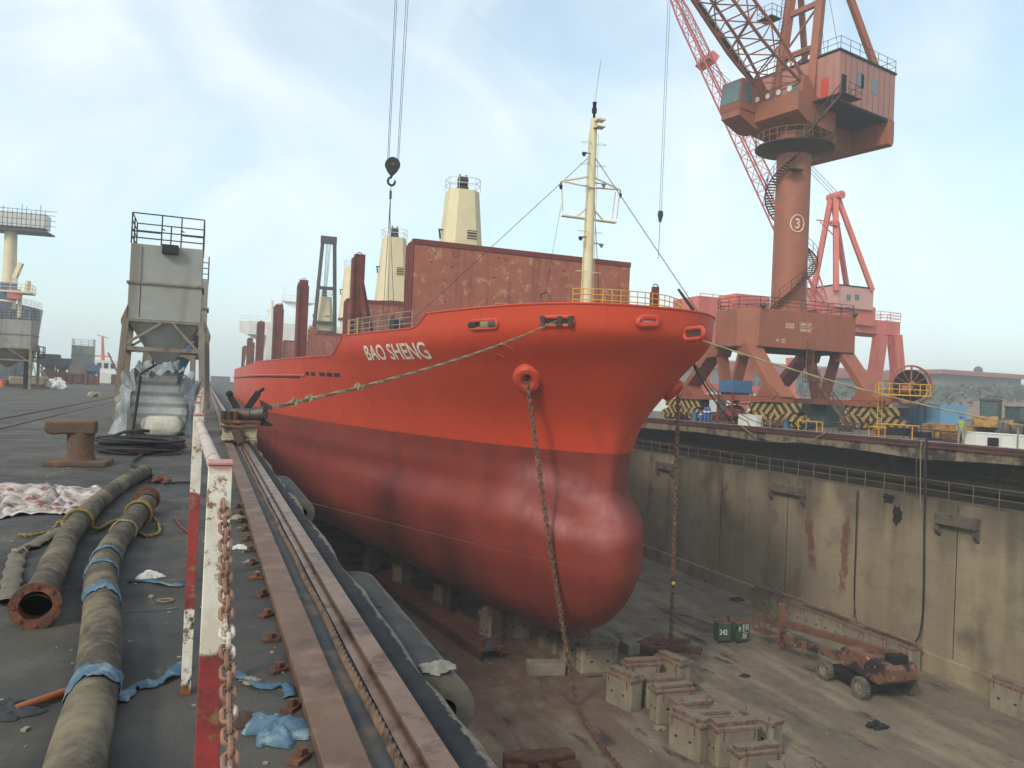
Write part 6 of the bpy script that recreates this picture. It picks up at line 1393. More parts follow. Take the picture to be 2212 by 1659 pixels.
M['tyre'] = mat('tyre', C(112,106,94), C(90,86,78), 4, .95, dirt=C(70,66,60), dsc=3, bump=.3)
for u, v_ in ((0, 0), (-wlen, 0), (0, wwid), (-wlen, wwid)):
    c_ = B(u, v_, .6); ty_ = MB().lathe(c_-ey*.2, [(.36, 0), (.55, 0), (.6, .06), (.6, .34), (.55, .4), (.36, .4), (.36, 0)], 26, ey)
    for k in range(22): a = 2*math.pi*k/22; q = c_+(ex*math.cos(a)+V(0,0,1)*math.sin(a))*.6; ty_.bar(q-ey*.19, q+ey*.19, .08, .05)
    o = ty_.build('tyre', M['tyre'], bl); MB().lathe(c_-ey*.17, [(.0, .02), (.12, 0), (.14, .06), (.36, .04), (.36, .3), (0, .3)], 20, ey).build('rim', M['conc'], o)
MB().box(B(-wlen/2, wwid/2, .62), (wlen+.5, wwid-.5, .4), M=Mb).box(B(0, wwid/2, .6), (.3, wwid, .25), M=Mb).box(B(-wlen, wwid/2, .6), (.3, wwid, .25), M=Mb).build('chassis', M['black'], bl, bevel=.03)
tt_ = MB(); pf = [(-1.9, 1.15), (1.2, 1.0), (1.75, 1.35), (1.75, 2.0), (1.4, 2.25), (-1.7, 2.35), (-2.1, 2.1)]
tt_.prism([B(-.4+u, wwid/2-1.15, z) for u, z in pf], ey*2.3); tur = tt_.build('turret', M['scorch'], bl, bevel=.05)
MB().box(B(.75, wwid/2+.1, 2.45), (.7, 1.1, .5), M=Mb).box(B(.2, wwid/2+.5, 2.4), (.8, .4, .3), M=Mb).build('burnt_engine', M['black'], tur, bevel=.05)
bt0 = B(.6, wwid/2+.45, 2.55); bt1 = at(1690, 1345, z=ZF+1.95); 
MB().bar(bt0, bt1, .42, .42).build('boom_arm', mat('liftorange', C(116,78,58), C(98,66,50), 1.5, .8, dirt=C(84,62,52), dsc=1.5), bl, bevel=.03)
e1_ = at(1690, 1378, z=ZF+1.2); MB().bar(B(-1.3, wwid/2-.6, 1.6), e1_, .4, .5).build('lower_arm', M['scorch'], bl, bevel=.03)
MB().bar(bt1+V(0,0,-1.6), bt1+V(.05,0,1.3), .42, .42, up=V(0,1,0)).build('arm_knuckle', M['scorch'], bl, bevel=.03)
bk = bt1+(bt1-bt0).normalized()*1.6; bk.z = ZF+.9; mb = MB(); u_ = ex; v2 = ey
for z in (.0, .55, 1.1): mb.tube([bk+u_*a+v2*b+V(0,0,z) for a, b in ((-.8,-.5),(.8,-.5),(.8,.5),(-.8,.5),(-.8,-.5))], .03, 5)
for a, b in ((-.8,-.5),(0,-.5),(.8,-.5),(.8,.5),(0,.5),(-.8,.5)): mb.tube([bk+u_*a+v2*b, bk+u_*a+v2*b+V(0,0,1.1)], .03, 5)
mb.box(bk, (1.6, 1.0, .06), M=Mb); mb.box(bk+u_*.6+V(0,0,1.0), (.5, .7, .4), M=Mb); mb.build('work_basket', M['rust'], bl)
# bits and pieces
tag(MB().tube([FL(1452, 1337, .45)-V(.0,0,.45), FL(1452, 1337, .45)], .28, 14).build('drum', mat('bluedrum', C(44,74,136), C(36,62,118), 3, .5), origin=FL(1452, 1337)), 'x', 'drum') if False else None
p = FL(1308, 1362); tag(MB().tube([p+V(0,0,1.4), p+V(0,0,1.75), p+V(0,0,1.78), p+V(0,0,2.1)], [.22, .22, .21, .2], 14).build('blue_bucket', mat('bluedrum', C(44,74,150), C(36,62,130), 3, .5), origin=p+V(0,0,1.4)), 'small blue drum on the keel block under the bulb', 'drum')
rn = random.Random(12)
for i, (x, y, s_, lb) in enumerate(((1422, 1574, .32, 'round stone on the floor in front of the first block cluster'), (1406, 1600, .14, 'small pale stone left of the second block cluster'), (1608, 1461, .3, 'flat dark scrap of metal on the open dock floor'), (1545, 1258, .8, 'heap of dark rope near the far wall plinth'), (1590, 1297, .6, 'dark rope heap at the end of the far wall blocks'), (1893, 1570, .55, 'dark rag on the floor right of the boom lift'), (1985, 1392, .5, 'pale tangle of scrap by the far wall plinth'))):
    q = FL(x, y); tag(crumple(q, s_, s_*.8, s_*.3, 40+i, 9, 6).build('floor_scrap', M['conc' if i < 2 else 'dark'], origin=q), lb, 'scrap')
for i, (xa, ya, xb, yb) in enumerate(((1467, 1328, 1498, 1333), (1268, 1462, 1300, 1459), (1850, 1383, 1890, 1400))):
    a, b = FL(xa, ya, .06), FL(xb, yb, .06); tag(MB().bar(a, b, .12, .08).build('steel_bar', M['rust'], origin=a), ['rusty bar lying on the floor left of the welding machines', 'rusty bar lying beside the broad bulb keel block', 'rusty bar lying behind the boom lift arm'][i], 'bar')
mb = MB(); rn = random.Random(99)
for k in range(700):
    q = V(rn.uniform(8, 44), rn.uniform(24, 75), ZF); s_ = .02+.07*rn.random()**3; mb.box(q+V(0,0,s_*.3), (s_*2, s_*1.4, s_*.7), rn.random()*3)
struct(mb.build('floor_debris', M['conc'], origin=(25, 40, ZF), smooth=False), 'stuff')
# ------------------------------------------------------------------ far quay and background
def person(loc, face, label, suit, vest=None, helmet='bluehat', arms=(.12, -.1)):
    o = thing('person', loc, label, 'person'); L_ = Vector(loc); me = bpy.data.meshes.new('body')
    P = [(0,0,.95),(0,0,1.2),(0,0,1.43),(0,0,1.52),(0,.01,1.62),(0,0,1.75)]; rad = [.16,.15,.17,.06,.1,.09]; E = [(0,1),(1,2),(2,3),(3,4),(4,5)]
    for s in (-1, 1):
        k = len(P); P += [(s*.2,0,1.42),(s*.27,.04,1.14),(s*.25,-.08+arms[0]*s,.92),(s*.25,-.14+arms[0]*s,.84)]; rad += [.075,.062,.05,.045]; E += [(2,k),(k,k+1),(k+1,k+2),(k+2,k+3)]
        k = len(P); P += [(s*.1,0,.86),(s*.12,-.03*s,.48),(s*.13,.05*s,.09),(s*.14,-.1+.05*s,.05)]; rad += [.115,.08,.06,.05]; E += [(0,k),(k,k+1),(k+1,k+2),(k+2,k+3)]
    Rz = Matrix.Rotation(face, 3, 'Z'); me.from_pydata([Rz @ V(*p) for p in P], E, []); b = bpy.data.objects.new('body', me); COL.objects.link(b); b.parent = o
    sk = b.modifiers.new('skin', 'SKIN'); 
    for v_, r_ in zip(me.skin_vertices[0].data, rad): v_.radius = (r_, r_)
    me.skin_vertices[0].data[0].use_root = True; su = b.modifiers.new('sub', 'SUBSURF'); su.levels = 1; su.render_levels = 1; me.materials.append(suit)
    hd = MB().sphere(L_+V(0,0,1.66), (.095,.1,.12), 12, 8).build('head', M['skin'], o); MB().sphere(L_+Rz @ V(0,-.1,1.65), (.02,.025,.025), 6, 4).build('nose', M['skin'], hd)
    h = MB().lathe(L_+V(0,0,1.68), [(.15,0),(.15,.015),(.125,.02),(.118,.08),(.07,.14),(0,.155)], 16); h.build('hard_hat', M[helmet], o)
    if vest: MB().lathe(L_+V(0,0,1.05), [(.165,0),(.17,.18),(.18,.33),(.1,.4)], 16).build('safety_vest', M[vest], o)
    return o
M['skin'] = mat('skin', C(170,120,96), C(158,108,86), 5, .6); M['bluehat'] = mat('bluehat', C(40,90,190), C(36,80,170), 3, .4)
M['vest'] = mat('vest', C(150,172,58), C(134,156,50), 4, .7); m = mat('camo', C(168,164,150), C(92,92,86), 9, .9)
p = at(2075, 955, X=XW+.55); p.z = 0
person(p, R(-40), 'worker in blue hard hat and yellow vest walking along the far quay edge', m, 'vest')
def Q(x, y, d=None): p = at(x, y, z=0) if d is None else at(x, y, d=d); p.z = 0; return p
def QX(x, X): p = at(x, 900, X=X); p.z = 0; return p
# white quay boxes, bins, barrels on the edge
def crate(name, lo, size, m_, label, cat, rib=True, g=None):
    o = thing(name, lo, label, cat, g); L_ = Vector(lo); MB().b2(L_, L_+Vector(size)).build('body', M[m_], o, bevel=.03)
    mb = MB(); mb.b2(L_+V(-.03,-.03,size[2]), L_+V(size[0]+.03, size[1]+.03, size[2]+.06)); mb.build('lid', M[m_], o, bevel=.01)
    if rib:
        mb = MB(); n = max(2, int(size[1]/.8))
        for k in range(n+1): y = L_.y+size[1]*k/n; mb.b2((L_.x-.04, y-.03, .02), (L_.x-.002, y+.03, size[2]))
        n = max(2, int(size[0]/.8))
        for k in range(n+1): x = L_.x+size[0]*k/n; mb.b2((x-.03, L_.y-.04, .02), (x+.03, L_.y-.002, size[2]))
        mb.b2((L_.x-.045, L_.y-.045, .01), (L_.x+size[0], L_.y+size[1], .06)); mb.build('rib', M[m_], o)
    return o
p = QX(2180, XW+1.2); crate('storage_box', (p.x, p.y-4, 0), (1.4, 7.0, .75), 'white', 'long low white box on the far quay edge at the right', 'box')
p = QX(2150, XW+1.0); tag(MB().b2(p+V(-.25, -.2, 0), p+V(.15, .3, .55)).build('small_box', M['dark'], origin=p, bevel=.04), 'small dark box in front of the long white box', 'box')
p = QX(1617, XW+1.0); crate('storage_box', (p.x, p.y-1.2, 0), (1.2, 2.6, .95), 'white', 'white lidded box on the far quay edge below the blue feed hopper', 'box')
M['ochre'] = mat('ochre', C(176,132,62), C(150,108,52), 2, .7, dirt=C(100,74,56), dsc=2)
p = QX(2032, XW+2.5); crate('skip_bin', (p.x, p.y-1.2, 0), (1.5, 2.6, 1.1), 'ochre', 'ochre yellow skip bin left of the worker', 'bin')
M['bluebarrel'] = mat('bluebarrel', C(72,112,146), C(60,98,130), 2, .6)
for k, (x, X_, m_) in enumerate(((1700, 46.8, 'bluebarrel'), (1712, 47.2, 'steel'), (1500, 46.5, 'bluebarrel'), (1478, 47.5, 'bluebarrel'))):
    p = QX(x, X_); o = thing('oil_drum', p, ['blue drum beside the striped bogie left of the crane stair', 'grey drum next to the blue drum by the crane stair', 'blue drum near the gas bottles', 'pale blue drum near the white shed door'][k], 'drum'); MB().lathe(p, [(0,0),(.3,0),(.3,.3),(.32,.31),(.3,.33),(.3,.6),(.32,.61),(.3,.63),(.3,.9),(0,.9)], 18).build('shell', M[m_], o)
M['gas'] = mat('gas', C(52,90,160), C(44,78,140), 2, .45)
for k, x in enumerate((1514, 1523, 1531)):
    p = QX(x, 46.6+.2*k); o = thing('gas_bottle', p, ['shorter blue gas bottle, left of the upright three', 'tall blue gas bottle, middle of the upright three', 'tall blue gas bottle with white band, right of the upright three'][k], 'gas bottle'); h_ = 1.1 if k == 0 else 1.55
    MB().lathe(p, [(0,0),(.18,0),(.18,h_*.82),(.12,h_*.92),(.05,h_*.95),(.05,h_),(0,h_)], 14).build('cylinder', M['gas'], o); MB().tube([p+V(0,0,h_*.6), p+V(0,0,h_*.7)], .183, 14).build('label_band', M['white'], o)
# blast pot with blue feed hopper
M['potred'] = mat('potred', C(140,66,60), C(120,56,52), 1.5, .7, dirt=C(96,62,54), dsc=1.5)
p = QX(1586, 47.2); bp = thing('blast_pot', p, 'blue feed hopper on a frame above a round red blast pot, before the brown crane', 'blast pot')
z1, z2 = at(1586, 816, X=p.x).z, at(1586, 842, X=p.x).z
mb = MB(); mb.b2(p+V(-1.1,-1.1,z2), p+V(1.1,1.1,z1)); mb.build('bin', M['bluepaint'], bp); MB().frust(p+V(0,0,z2-1.0), (.4,.4), p+V(0,0,z2-.004), (2.1,2.1)).build('bin_cone', M['bluepaint'], bp, smooth=False)
mb = MB()
for sx in (-1, 1):
    for sy in (-1, 1): mb.bar(p+V(sx*1.1, sy*1.1, 0), p+V(sx*1.1, sy*1.1, z2+.1), .14)
mb.b2(p+V(-1.2,-1.2,1.9), p+V(1.2,1.2,2.0)); mb.build('frame', M['potred'], bp)
MB().lathe(p, [(0,.25),(.5,.4),(.95,.75),(.95,1.4),(.6,1.75),(0,1.85)], 22).build('pot', M['potred'], bp)
# containers and sheds
def container(p, rz, L_, w_, h_, m_, label, g=None):
    o = thing('container', p, label, 'container', g); Mz = Matrix.Rotation(rz, 3, 'Z'); p = Vector(p); MB().box(p+V(0,0,h_/2+.05), (L_, w_, h_), M=Mz).build('shell', M[m_], o, bevel=.03); mb = MB(); n = int(L_/.35)
    for k in range(n+1): mb.box(p+Mz @ V(-L_/2+L_*k/n, -w_/2-.02, h_/2+.05), (.12, .05, h_-.2), M=Mz)
    n = int(w_/.5)
    for k in range(n+1): mb.box(p+Mz @ V(-L_/2-.02, -w_/2+w_*k/n, h_/2+.05), (.05, .1, h_-.2), M=Mz)
    mb.build('corrugation', M[m_], o); return o
M['teal'] = mat('teal', C(66,98,98), C(54,84,86), 1, .7, streak=C(90,80,66)); M['skyblue'] = mat('skyblue', C(106,148,178), C(92,134,164), 1, .7)
o = container(Q(1762, 905, 84), R(0), 2.6, 6, 2.5, 'teal', 'dark teal container under the right side of the brown crane'); 
container(Q(1727, 905, 88), R(0), 2.2, 5, 2.5, 'gas', 'bright blue container left of the teal container')
p = Q(1995, 930, 74); sh_ = thing('workshop_shed', p, 'long light blue slatted shed right of the cable reel', 'shed')
a_, b_ = Q(1965, 930, 76), Q(2062, 930, 70); ang_ = math.atan2((b_-a_).y, (b_-a_).x); L_ = (b_-a_).length; c_ = (a_+b_)/2
MB().box(c_+V(1,1,1.35), (L_, 2.6, 2.7), ang_).build('wall', M['skyblue'], sh_); mb = MB()
dv = (b_-a_).normalized(); nv = V(dv.y, -dv.x, 0); nv = nv if nv.dot(CAM-c_) > 0 else -nv
Mz = Matrix((dv, nv, V(0,0,1))).transposed()
for k in range(9): mb.box(c_+V(1,1,.25+.28*k)+nv*1.33-dv*L_*.24, (L_*.5, .06, .05), M=Mz)
mb.box(c_+V(1,1,1.35)+nv*1.33+dv*L_*.02, (.12, .1, 2.7), M=Mz); mb.box(c_+V(1,1,1.35)+nv*1.33+dv*L_*.18, (.2, .1, 2.7), M=Mz); mb.build('slat', M['bluepaint'], sh_)
# wheel loaders
M['loader'] = mat('loader', C(58,58,54), C(46,46,44), 1.5, .8, dirt=C(100,84,60), dsc=1.2)
def loader(p, rz, label, s=1.):
    o = thing('wheel_loader', p, label, 'wheel loader'); p = Vector(p); Mz = Matrix.Rotation(rz, 3, 'Z'); f = lambda x, y, z: p+Mz @ (V(x, y, z)*s)
    MB().box(f(-1.2,0,1.35), Vector((2.6,1.7,.9))*s, M=Mz).box(f(1.2,0,1.1), Vector((1.8,1.2,.6))*s, M=Mz).build('body', M['loader'], o, bevel=.06)
    MB().box(f(-2.4,0,1.3), Vector((.5,1.9,1.0))*s, M=Mz).build('counterweight', M['ochre'], o, bevel=.08)
    cb = MB().box(f(0,0,2.45), Vector((1.4,1.4,1.5))*s, M=Mz).build('cab', mat('cabglass', C(70,92,92), C(60,80,82), 1, .25), o); mb = MB(); mb.box(f(0,0,3.25), Vector((1.7,1.6,.14))*s, M=Mz)
    for a in (-.7, .7):
        for b in (-.7, .7): mb.box(f(a,b,2.45), Vector((.1,.1,1.6))*s, M=Mz)
    mb.build('cab_frame', M['loader'], cb)
    for a in (-1.5, 1.5):
        for b in (-.95, .95): w_ = MB().tube([f(a,b-.25,.75), f(a,b+.25,.75)], .75*s, 18).build('wheel', M['tyre'], o)
    MB().bar(f(1.6,0,1.4), f(3.2,0,.8), .5*s, .3*s).box(f(3.5,0,.6), Vector((.7,2.4,.9))*s, M=Mz).build('bucket', M['loader'], o); return o
loader(Q(2138, 941, 72), R(30), 'dark wheel loader with green tinted cab, the larger of two behind the worker')
loader(Q(2192, 945, 76), R(10), 'smaller dark wheel loader at the right edge', .85)
# low green tent and debris between
p = Q(2205, 925, 80); crate('storage_box', p, (4, 2, 1.6), 'wgreen', 'green covered box at the right edge behind the loaders', 'box', False)
# clutter of trestles along the edge
rn = random.Random(31); tl_ = [(1470, 'rust'), (1545, 'steel'), (1650, 'yellow'), (1668, 'rust'), (1745, 'yellow'), (1822, 'steel'), (1905, 'yellow'), (1935, 'yellow'), (1985, 'steel'), (2050, 'steel'), (1556, 'rustdark'), (1490, 'rust')]
nm_ = ['under the bow at the left', 'left of the blast pot', 'right of the white lidded box', 'beside the drums', 'at the foot of the crane stair', 'between the two front bogies', 'in front of the right bogie', 'right of the right bogie', 'below the blue shed', 'next to the skip bin', 'just left of the blast pot legs', 'beside the gas bottles']
for k, (x, m_) in enumerate(tl_):
    p = QX(x, XW+1.1+rn.random()*.8); o = thing('pipe_trestle', p, '%s pipe trestle on the quay edge, %s' % ({'rust':'rusty','steel':'grey','yellow':'yellow','rustdark':'dark'}[m_], nm_[k]), 'trestle'); mb = MB(); w_ = .9+rn.random()*.8; h_ = .6+.4*rn.random()
    mb.tube([p+V(0,-w_,0), p+V(0,-w_,h_), p+V(0,w_,h_), p+V(0,w_,0)], .05, 5); mb.tube([p+V(.6,-w_,0), p+V(.6,-w_,h_), p+V(.6,w_,h_), p+V(.6,w_,0)], .05, 5); mb.tube([p+V(0,-w_,h_), p+V(.6,-w_,h_)], .05, 5); mb.tube([p+V(0,w_,h_), p+V(.6,w_,h_)], .05, 5); mb.build('frame', M[m_], o)
    b = MB(); b.box(p+V(.3, 0, h_*.5), (.5, w_*1.1, h_*.6), rn.uniform(-.2,.2)); b.build('load', M[rn.choice(['rustdark','dark','steel','rust','loader'])], o, bevel=.05)
# edge posts with rope
for k, x in enumerate((1742, 2200, 1664)):
    p = QX(x, XW+.35); tag(MB().tube([p, p+V(0,0,1.25)], .05, 6).build('edge_post', M['rail'] if 'rail' in M else M['conc'], origin=p), ['thin post on the far quay edge in front of the teal container', 'thin post on the far quay edge at the right border', 'thin post on the far quay edge near the white lidded box'][k], 'post')
# white shed behind the crane legs
a_, b_ = at(1462, 880, Y=112), at(1646, 880, Y=112); ws = thing('white_shed', (a_.x, 112, 0), 'low white shed with a red roof edge behind the brown crane legs', 'shed')
MB().b2((a_.x, 112, 0), (b_.x, 122, 4.0)).build('wall', M['white'], ws); MB().b2((a_.x-.3, 111.7, 4.0), (b_.x+.3, 122.3, 5.0)).build('roof_edge', M['pink'], ws)
for x in (1478, 1558): q = at(x, 880, Y=111.95); MB().b2((q.x-.9, 111.93, .02), (q.x+.9, 112.02, 2.6)).build('door', M['steel'], ws)
# long hall
a_, b_ = at(1560, 830, Y=215), at(1985, 830, Y=215); M['hall'] = mat('hall', C(112,108,104), C(100,98,96), .2, .8, streak=C(104,100,94)); zr = at(1800, 795, Y=215).z
hl = thing('factory_hall', (a_.x, 215, 0), 'long grey factory hall with a dull red roof, hazy behind the cranes', 'factory'); MB().b2((a_.x, 215, 0), (b_.x, 245, zr-2)).build('wall', M['hall'], hl)
mb = MB(); mb.prism([(a_.x-1, 214, zr-2), (a_.x-1, 246, zr-2), (a_.x-1, 230, zr+1.5)], (b_.x-a_.x+2, 0, 0)); mb.b2((a_.x-1, 214, zr-3), (b_.x+1, 215-.05, zr)); mb.build('roof', mat('roofred', C(156,100,94), C(140,90,86), .3, .8), hl)
mb = MB()
for k in range(24): x = a_.x+4+(b_.x-a_.x-8)*k/23; mb.b2((x, 214.96, zr*.45), (x+2, 214.99, zr*.62))
mb.build('window_band', M['slat'], hl)
# hill with trees and buildings to the right
def hillz(x, y): return 12*max(0, 1-((x-395)/230)**2)**.5*max(0, 1-((y-240)/150)**2)**.5 if abs(x-395) < 230 and abs(y-240) < 150 else 0
rn = random.Random(8); mb = MB(); n1, n2 = 70, 40
def fh(u, v_): x = 165+460*u; y = 90+300*v_; h = hillz(x, y); return V(x, y, .02+h*(.92+.08*math.sin(x*.13+y*.07))+(.7*math.sin(x*.31)*math.sin(y*.27) if h > 2 else 0))
M['hill'] = mat('hill', C(128,102,86), C(112,90,76), .05, .95, dirt=C(96,92,70), dsc=.08)
struct(MB().grid(fh, n1, n2).build('hill', M['hill'], origin=(395, 240, 0)))
M['leaf'] = mat('leaf', C(88,94,80), C(72,80,68), .3, .9); lm = MB()
for k in range(26000):
    x = 180+440*rn.random(); y = 100+150*rn.random(); h = hillz(x, y)
    if h < 4.4+.8*math.sin(x*.2): continue
    z = h+rn.random()**1.5*(2.2+1.0*math.sin(x*.35)*math.sin(y*.3)); s_ = .35+.6*rn.random(); n_ = V(rn.gauss(0,1), rn.gauss(0,1), rn.gauss(0,1)).normalized(); a = n_.orthogonal()*s_; b = n_.cross(a); c_ = V(x, y, z); i = len(lm.v); lm.v += [c_-a-b*.6, c_+a-b*.6, c_+a*.3+b]; lm.f.append((i, i+1, i+2))
struct(lm.build('woodland', M['leaf'], origin=(395, 200, 8), smooth=False), 'stuff')
a_, b_ = at(2034, 815, Y=200), at(2206, 815, Y=200); zr = at(2120, 806, Y=200).z; zf = at(2120, 836, Y=200).z
hb_ = thing('hilltop_hall', (a_.x, 200, zf-4), 'long low hazy building with a red roof on the wooded hill', 'building')
MB().b2((a_.x, 200, zf-5), (b_.x, 220, zr-1.2)).build('wall', M['hall'], hb_); MB().b2((a_.x-2, 198, zr-1.2), (b_.x+1, 222, zr+.3)).build('roof', M['roofred'] if 'roofred' in M else bpy.data.materials['roofred'], hb_)
q = at(2113, 800, Y=205); MB().sphere((q.x, 205, zr+1.2), 1.5, 10, 8).build('roof_vent', M['steel'], hb_)
a_, b_ = at(2000, 830, Y=215), at(2032, 830, Y=215); o = thing('hilltop_hall', (a_.x, 215, zf-4), 'short hazy block left of the long hilltop building', 'building'); MB().b2((a_.x, 215, zf-5), (b_.x, 225, zr-2.2)).build('wall', M['hall'], o); MB().b2((a_.x-.5, 214.5, zr-2.2), (b_.x+.5, 225.5, zr-1.8)).build('roof', M['dark'], o)
# third faint crane leg / red steel behind
a_ = at(1715, 870, Y=140); o = thing('crane_portal', (a_.x, 140, 0), 'faint pink A shaped crane leg seen between the brown crane legs', 'crane'); 
for x, yy in ((1660, 870), (1765, 870)): b_ = at(x, yy, Y=140); b_.z = 0; MB().bar(at(1712, 850, Y=140), b_, 1.0, 1.0, up=V(0,1,0)).build('leg', M['pink'], o)
MB().bar(at(1712, 850, Y=140), at(1705, 770, Y=140), 1.1, 1.1, up=V(0,1,0)).build('mast', M['pink'], o)

# ------------------------------------------------------------------ left background
M['hullgrey'] = mat('hullgrey', C(150,160,164), C(116,124,130), .25, .8, dirt=C(92,86,80), dsc=.3, streak=C(180,178,172))
xo = at(82, 780, d=135); ls = thing('moored_ship', (xo.x-10, xo.y+30, -4), 'grey and rusty ship moored at the left edge behind a grey hopper', 'ship')
bx, by = at(80, 800, d=128).x, at(80, 800, d=128).y
def lh(y, z):   # half breadth of the moored ship, bow toward the camera
    t_ = min(max((y-by+ (z-4)*.35)/26, 0), 1); return 10.5*(1-(1-t_)**2)**.6
zt_ = at(60, 655, d=133).z
mb = MB(); ny = 40; nz_ = 10; cx_ = bx-13.6
for sgn in (-1, 1):
    mb.grid(lambda u, v_: V(cx_+sgn*(lh(by-3+24*u**1.8, -4+(zt_+4)*v_)*(.86+.14*v_)), by-3+24*u**1.8, -4+(zt_+4)*v_), ny, nz_)
mb.build('hull', M['hullgrey'], ls, angle=60); dk = MB(); 
for i in range(30): y = by-2+22*i/29; h_ = max(lh(y, zt_), .02); dk.v += [V(cx_-h_, y, zt_-.3), V(cx_+h_, y, zt_-.3)]
dk.f += [(2*i, 2*i+1, 2*i+3, 2*i+2) for i in range(29)]; dk.build('deck', M['deckred'], ls)
def PL(x, y, d=134): return at(x, y, d=d)
a_ = PL(18, 655); b_ = PL(24, 500); MB().tube([(a_.x, a_.y, a_.z-1), b_], [1.15, .95], 16).build('crane_post', M['cream'], ls)
c_ = PL(22, 475); pf_ = MB().box(c_, (11.5, 3.0, 2.4), R(-8)).build('crane_house', M['white'], ls, bevel=.05)
mb = MB(); z0_ = c_.z-1.9; mb.box(V(c_.x, c_.y, z0_), (12.6, 4.2, .25), R(-8)); rn = random.Random(2)
for k in range(18): x = -6+.7*k; q = Matrix.Rotation(R(-8), 3, 'Z') @ V(x, -2, 0)+c_; mb.tube([q-V(0,0,2.2+rn.random()*.6), q+V(0,0,1.4+rn.random()*1.2)], .05, 4)
for z in (-.9, 0, .9, 1.6): mb.tube([c_+V(-6.2, -1.3, z), c_+V(6.4+rn.random(), -2.9, z)], .05, 4)
mb.build('scaffolding', M['slat'], pf_)
a_ = PL(32, 600, 130); b_ = PL(46, 568, 130); mb = MB(); mb.bar((a_.x, a_.y, zt_), a_, .7, .7, up=V(0,1,0)); mb.bar(a_, b_, .6, .7); mb.bar(b_, b_+V(-.1,0,-1.8), .2, .2, up=V(0,1,0)); mb.build('provision_crane', M['cream'], ls)
a_ = PL(44, 632, 128); mb = MB(); mb.b2(a_+V(-2.4,-2,-.2), a_+V(1.8,2,.1)); railing(mb, [a_+V(-2.4,-2,.1), a_+V(1.8,-2,.1), a_+V(1.8,2,.1)], 1.1, 2, .05, 1.5); mb.tube([a_+V(0,0,-4), a_], .3, 8); mb.tube([a_+V(1.2,-1.5,.1), a_+V(1.3,-1.5,1.8)], .4, 8); mb.build('bow_platform', M['cream'], ls)
for (x, y, s_, m_) in ((12, 636, 2.6, 'bluepaint'), (30, 645, 1.6, 'pink')): q = PL(x, y, 127); MB().box(V(q.x, q.y, zt_+s_*.5), (s_*1.2, 2, s_), .2).build('deck_tarp' if m_ == 'bluepaint' else 'deck_locker', M[m_], ls)
mb = MB(); railing(mb, [V(cx_+lh(y, zt_), y, zt_) for y in (by, by+3, by+8, by+14, by+20)], 1.1, 3, .05, 2); mb.build('deck_rail', M['white'], ls)
# mooring lines of that ship
for k, (xa, ya, xb, yb) in enumerate(((52, 690, 98, 826), (54, 720, 110, 826), (56, 750, 170, 800), (58, 700, 82, 828))):
    a_ = PL(xa, ya, 126); b_ = at(xb, yb, z=.3) if yb > 815 else at(xb, yb, d=170); tag(MB().tube(ssag(a_, b_, .8, 14), .1, 5).build('mooring_line', M['rope'], origin=b_), ['mooring line of the grey ship, steepest toward the quay', 'mooring line of the grey ship, second of the fan', 'long mooring line of the grey ship reaching over the dark hoppers', 'mooring line of the grey ship nearest its bow'][k], 'line')
# grey hopper in front of that ship
p = Q(4, 842, 80); hopper((p.x, p.y, 0), 'grey hopper with scaffold rails in front of the moored grey ship', 4.6, 4.0, True, 4.2, 7.0, 'grey', 'rustgrey', None, True, .1, False)
p = Q(70, 842, 84); bk_ = thing('man_basket', (p.x, p.y, 3.2), 'small dark man basket on a mast beside the left grey hopper', 'basket'); mb = MB(); railing(mb, [(p.x-.9,p.y-.5,3.4),(p.x+.9,p.y-.5,3.4),(p.x+.9,p.y+.5,3.4),(p.x-.9,p.y+.5,3.4),(p.x-.9,p.y-.5,3.4)], 1.1, 2, .05, .9); mb.b2((p.x-.9,p.y-.5,3.3),(p.x+.9,p.y+.5,3.4)); mb.build('cage', M['dark'], bk_); MB().tube([(p.x-.6,p.y,0),(p.x-.6,p.y,4.6)], .3, 8).build('mast', M['dark'], bk_)
# small hoppers on red bases
M['hopdark'] = mat('hopdark', C(74,76,80), C(58,60,64), 1, .8)
for k, (x, m_, s_, lb) in enumerate(((105, 'hopdark', 3.0, 'dark square feed hopper on a red base, leftmost of the far row'), (134, 'hopdark', 2.5, 'smaller dark feed hopper on a red base, second of the far row'), (171, 'rustgrey', 2.8, 'brownish feed hopper on a red base before the far grey silo'), (199, 'bluepaint', 2.0, 'small blue feed hopper beside the white tug'))):
    p = Q(x, 828, 140); o = thing('feed_hopper', p, lb, 'hopper', 'small feed hoppers at the far end of the quay'); zt_2 = at(x, (765, 774, 788, 788)[k], d=140).z
    MB().b2((p.x-s_/2, p.y-s_/2, zt_2-s_*.55), (p.x+s_/2, p.y+s_/2, zt_2)).build('bin', M[m_], o); MB().frust((p.x, p.y, zt_2-s_*.95), (.4,.4), (p.x, p.y, zt_2-s_*.554), (s_*.95, s_*.95)).build('cone', M[m_], o, smooth=False)
    mb = MB()
    for sx in (-1, 1):
        for sy in (-1, 1): MB().bar((p.x+sx*s_*.45, p.y+sy*s_*.45, 0), (p.x+sx*s_*.45, p.y+sy*s_*.45, zt_2-s_*.5), .25).build('leg', M['potred'], o)
    MB().lathe(p, [(0,.1),(s_*.4,.3),(s_*.42,zt_2*.4),(s_*.2,zt_2*.5),(0,zt_2*.5)], 14).build('pot', M['potred'], o)
p = Q(174, 828, 150); hopper((p.x, p.y, 0), 'far pale grey silo hopper with a railed top behind the brownish feed hopper', 3.6, 3.4, True, 3.6, 7.2, 'grey', 'grey', None, True, .1, False)
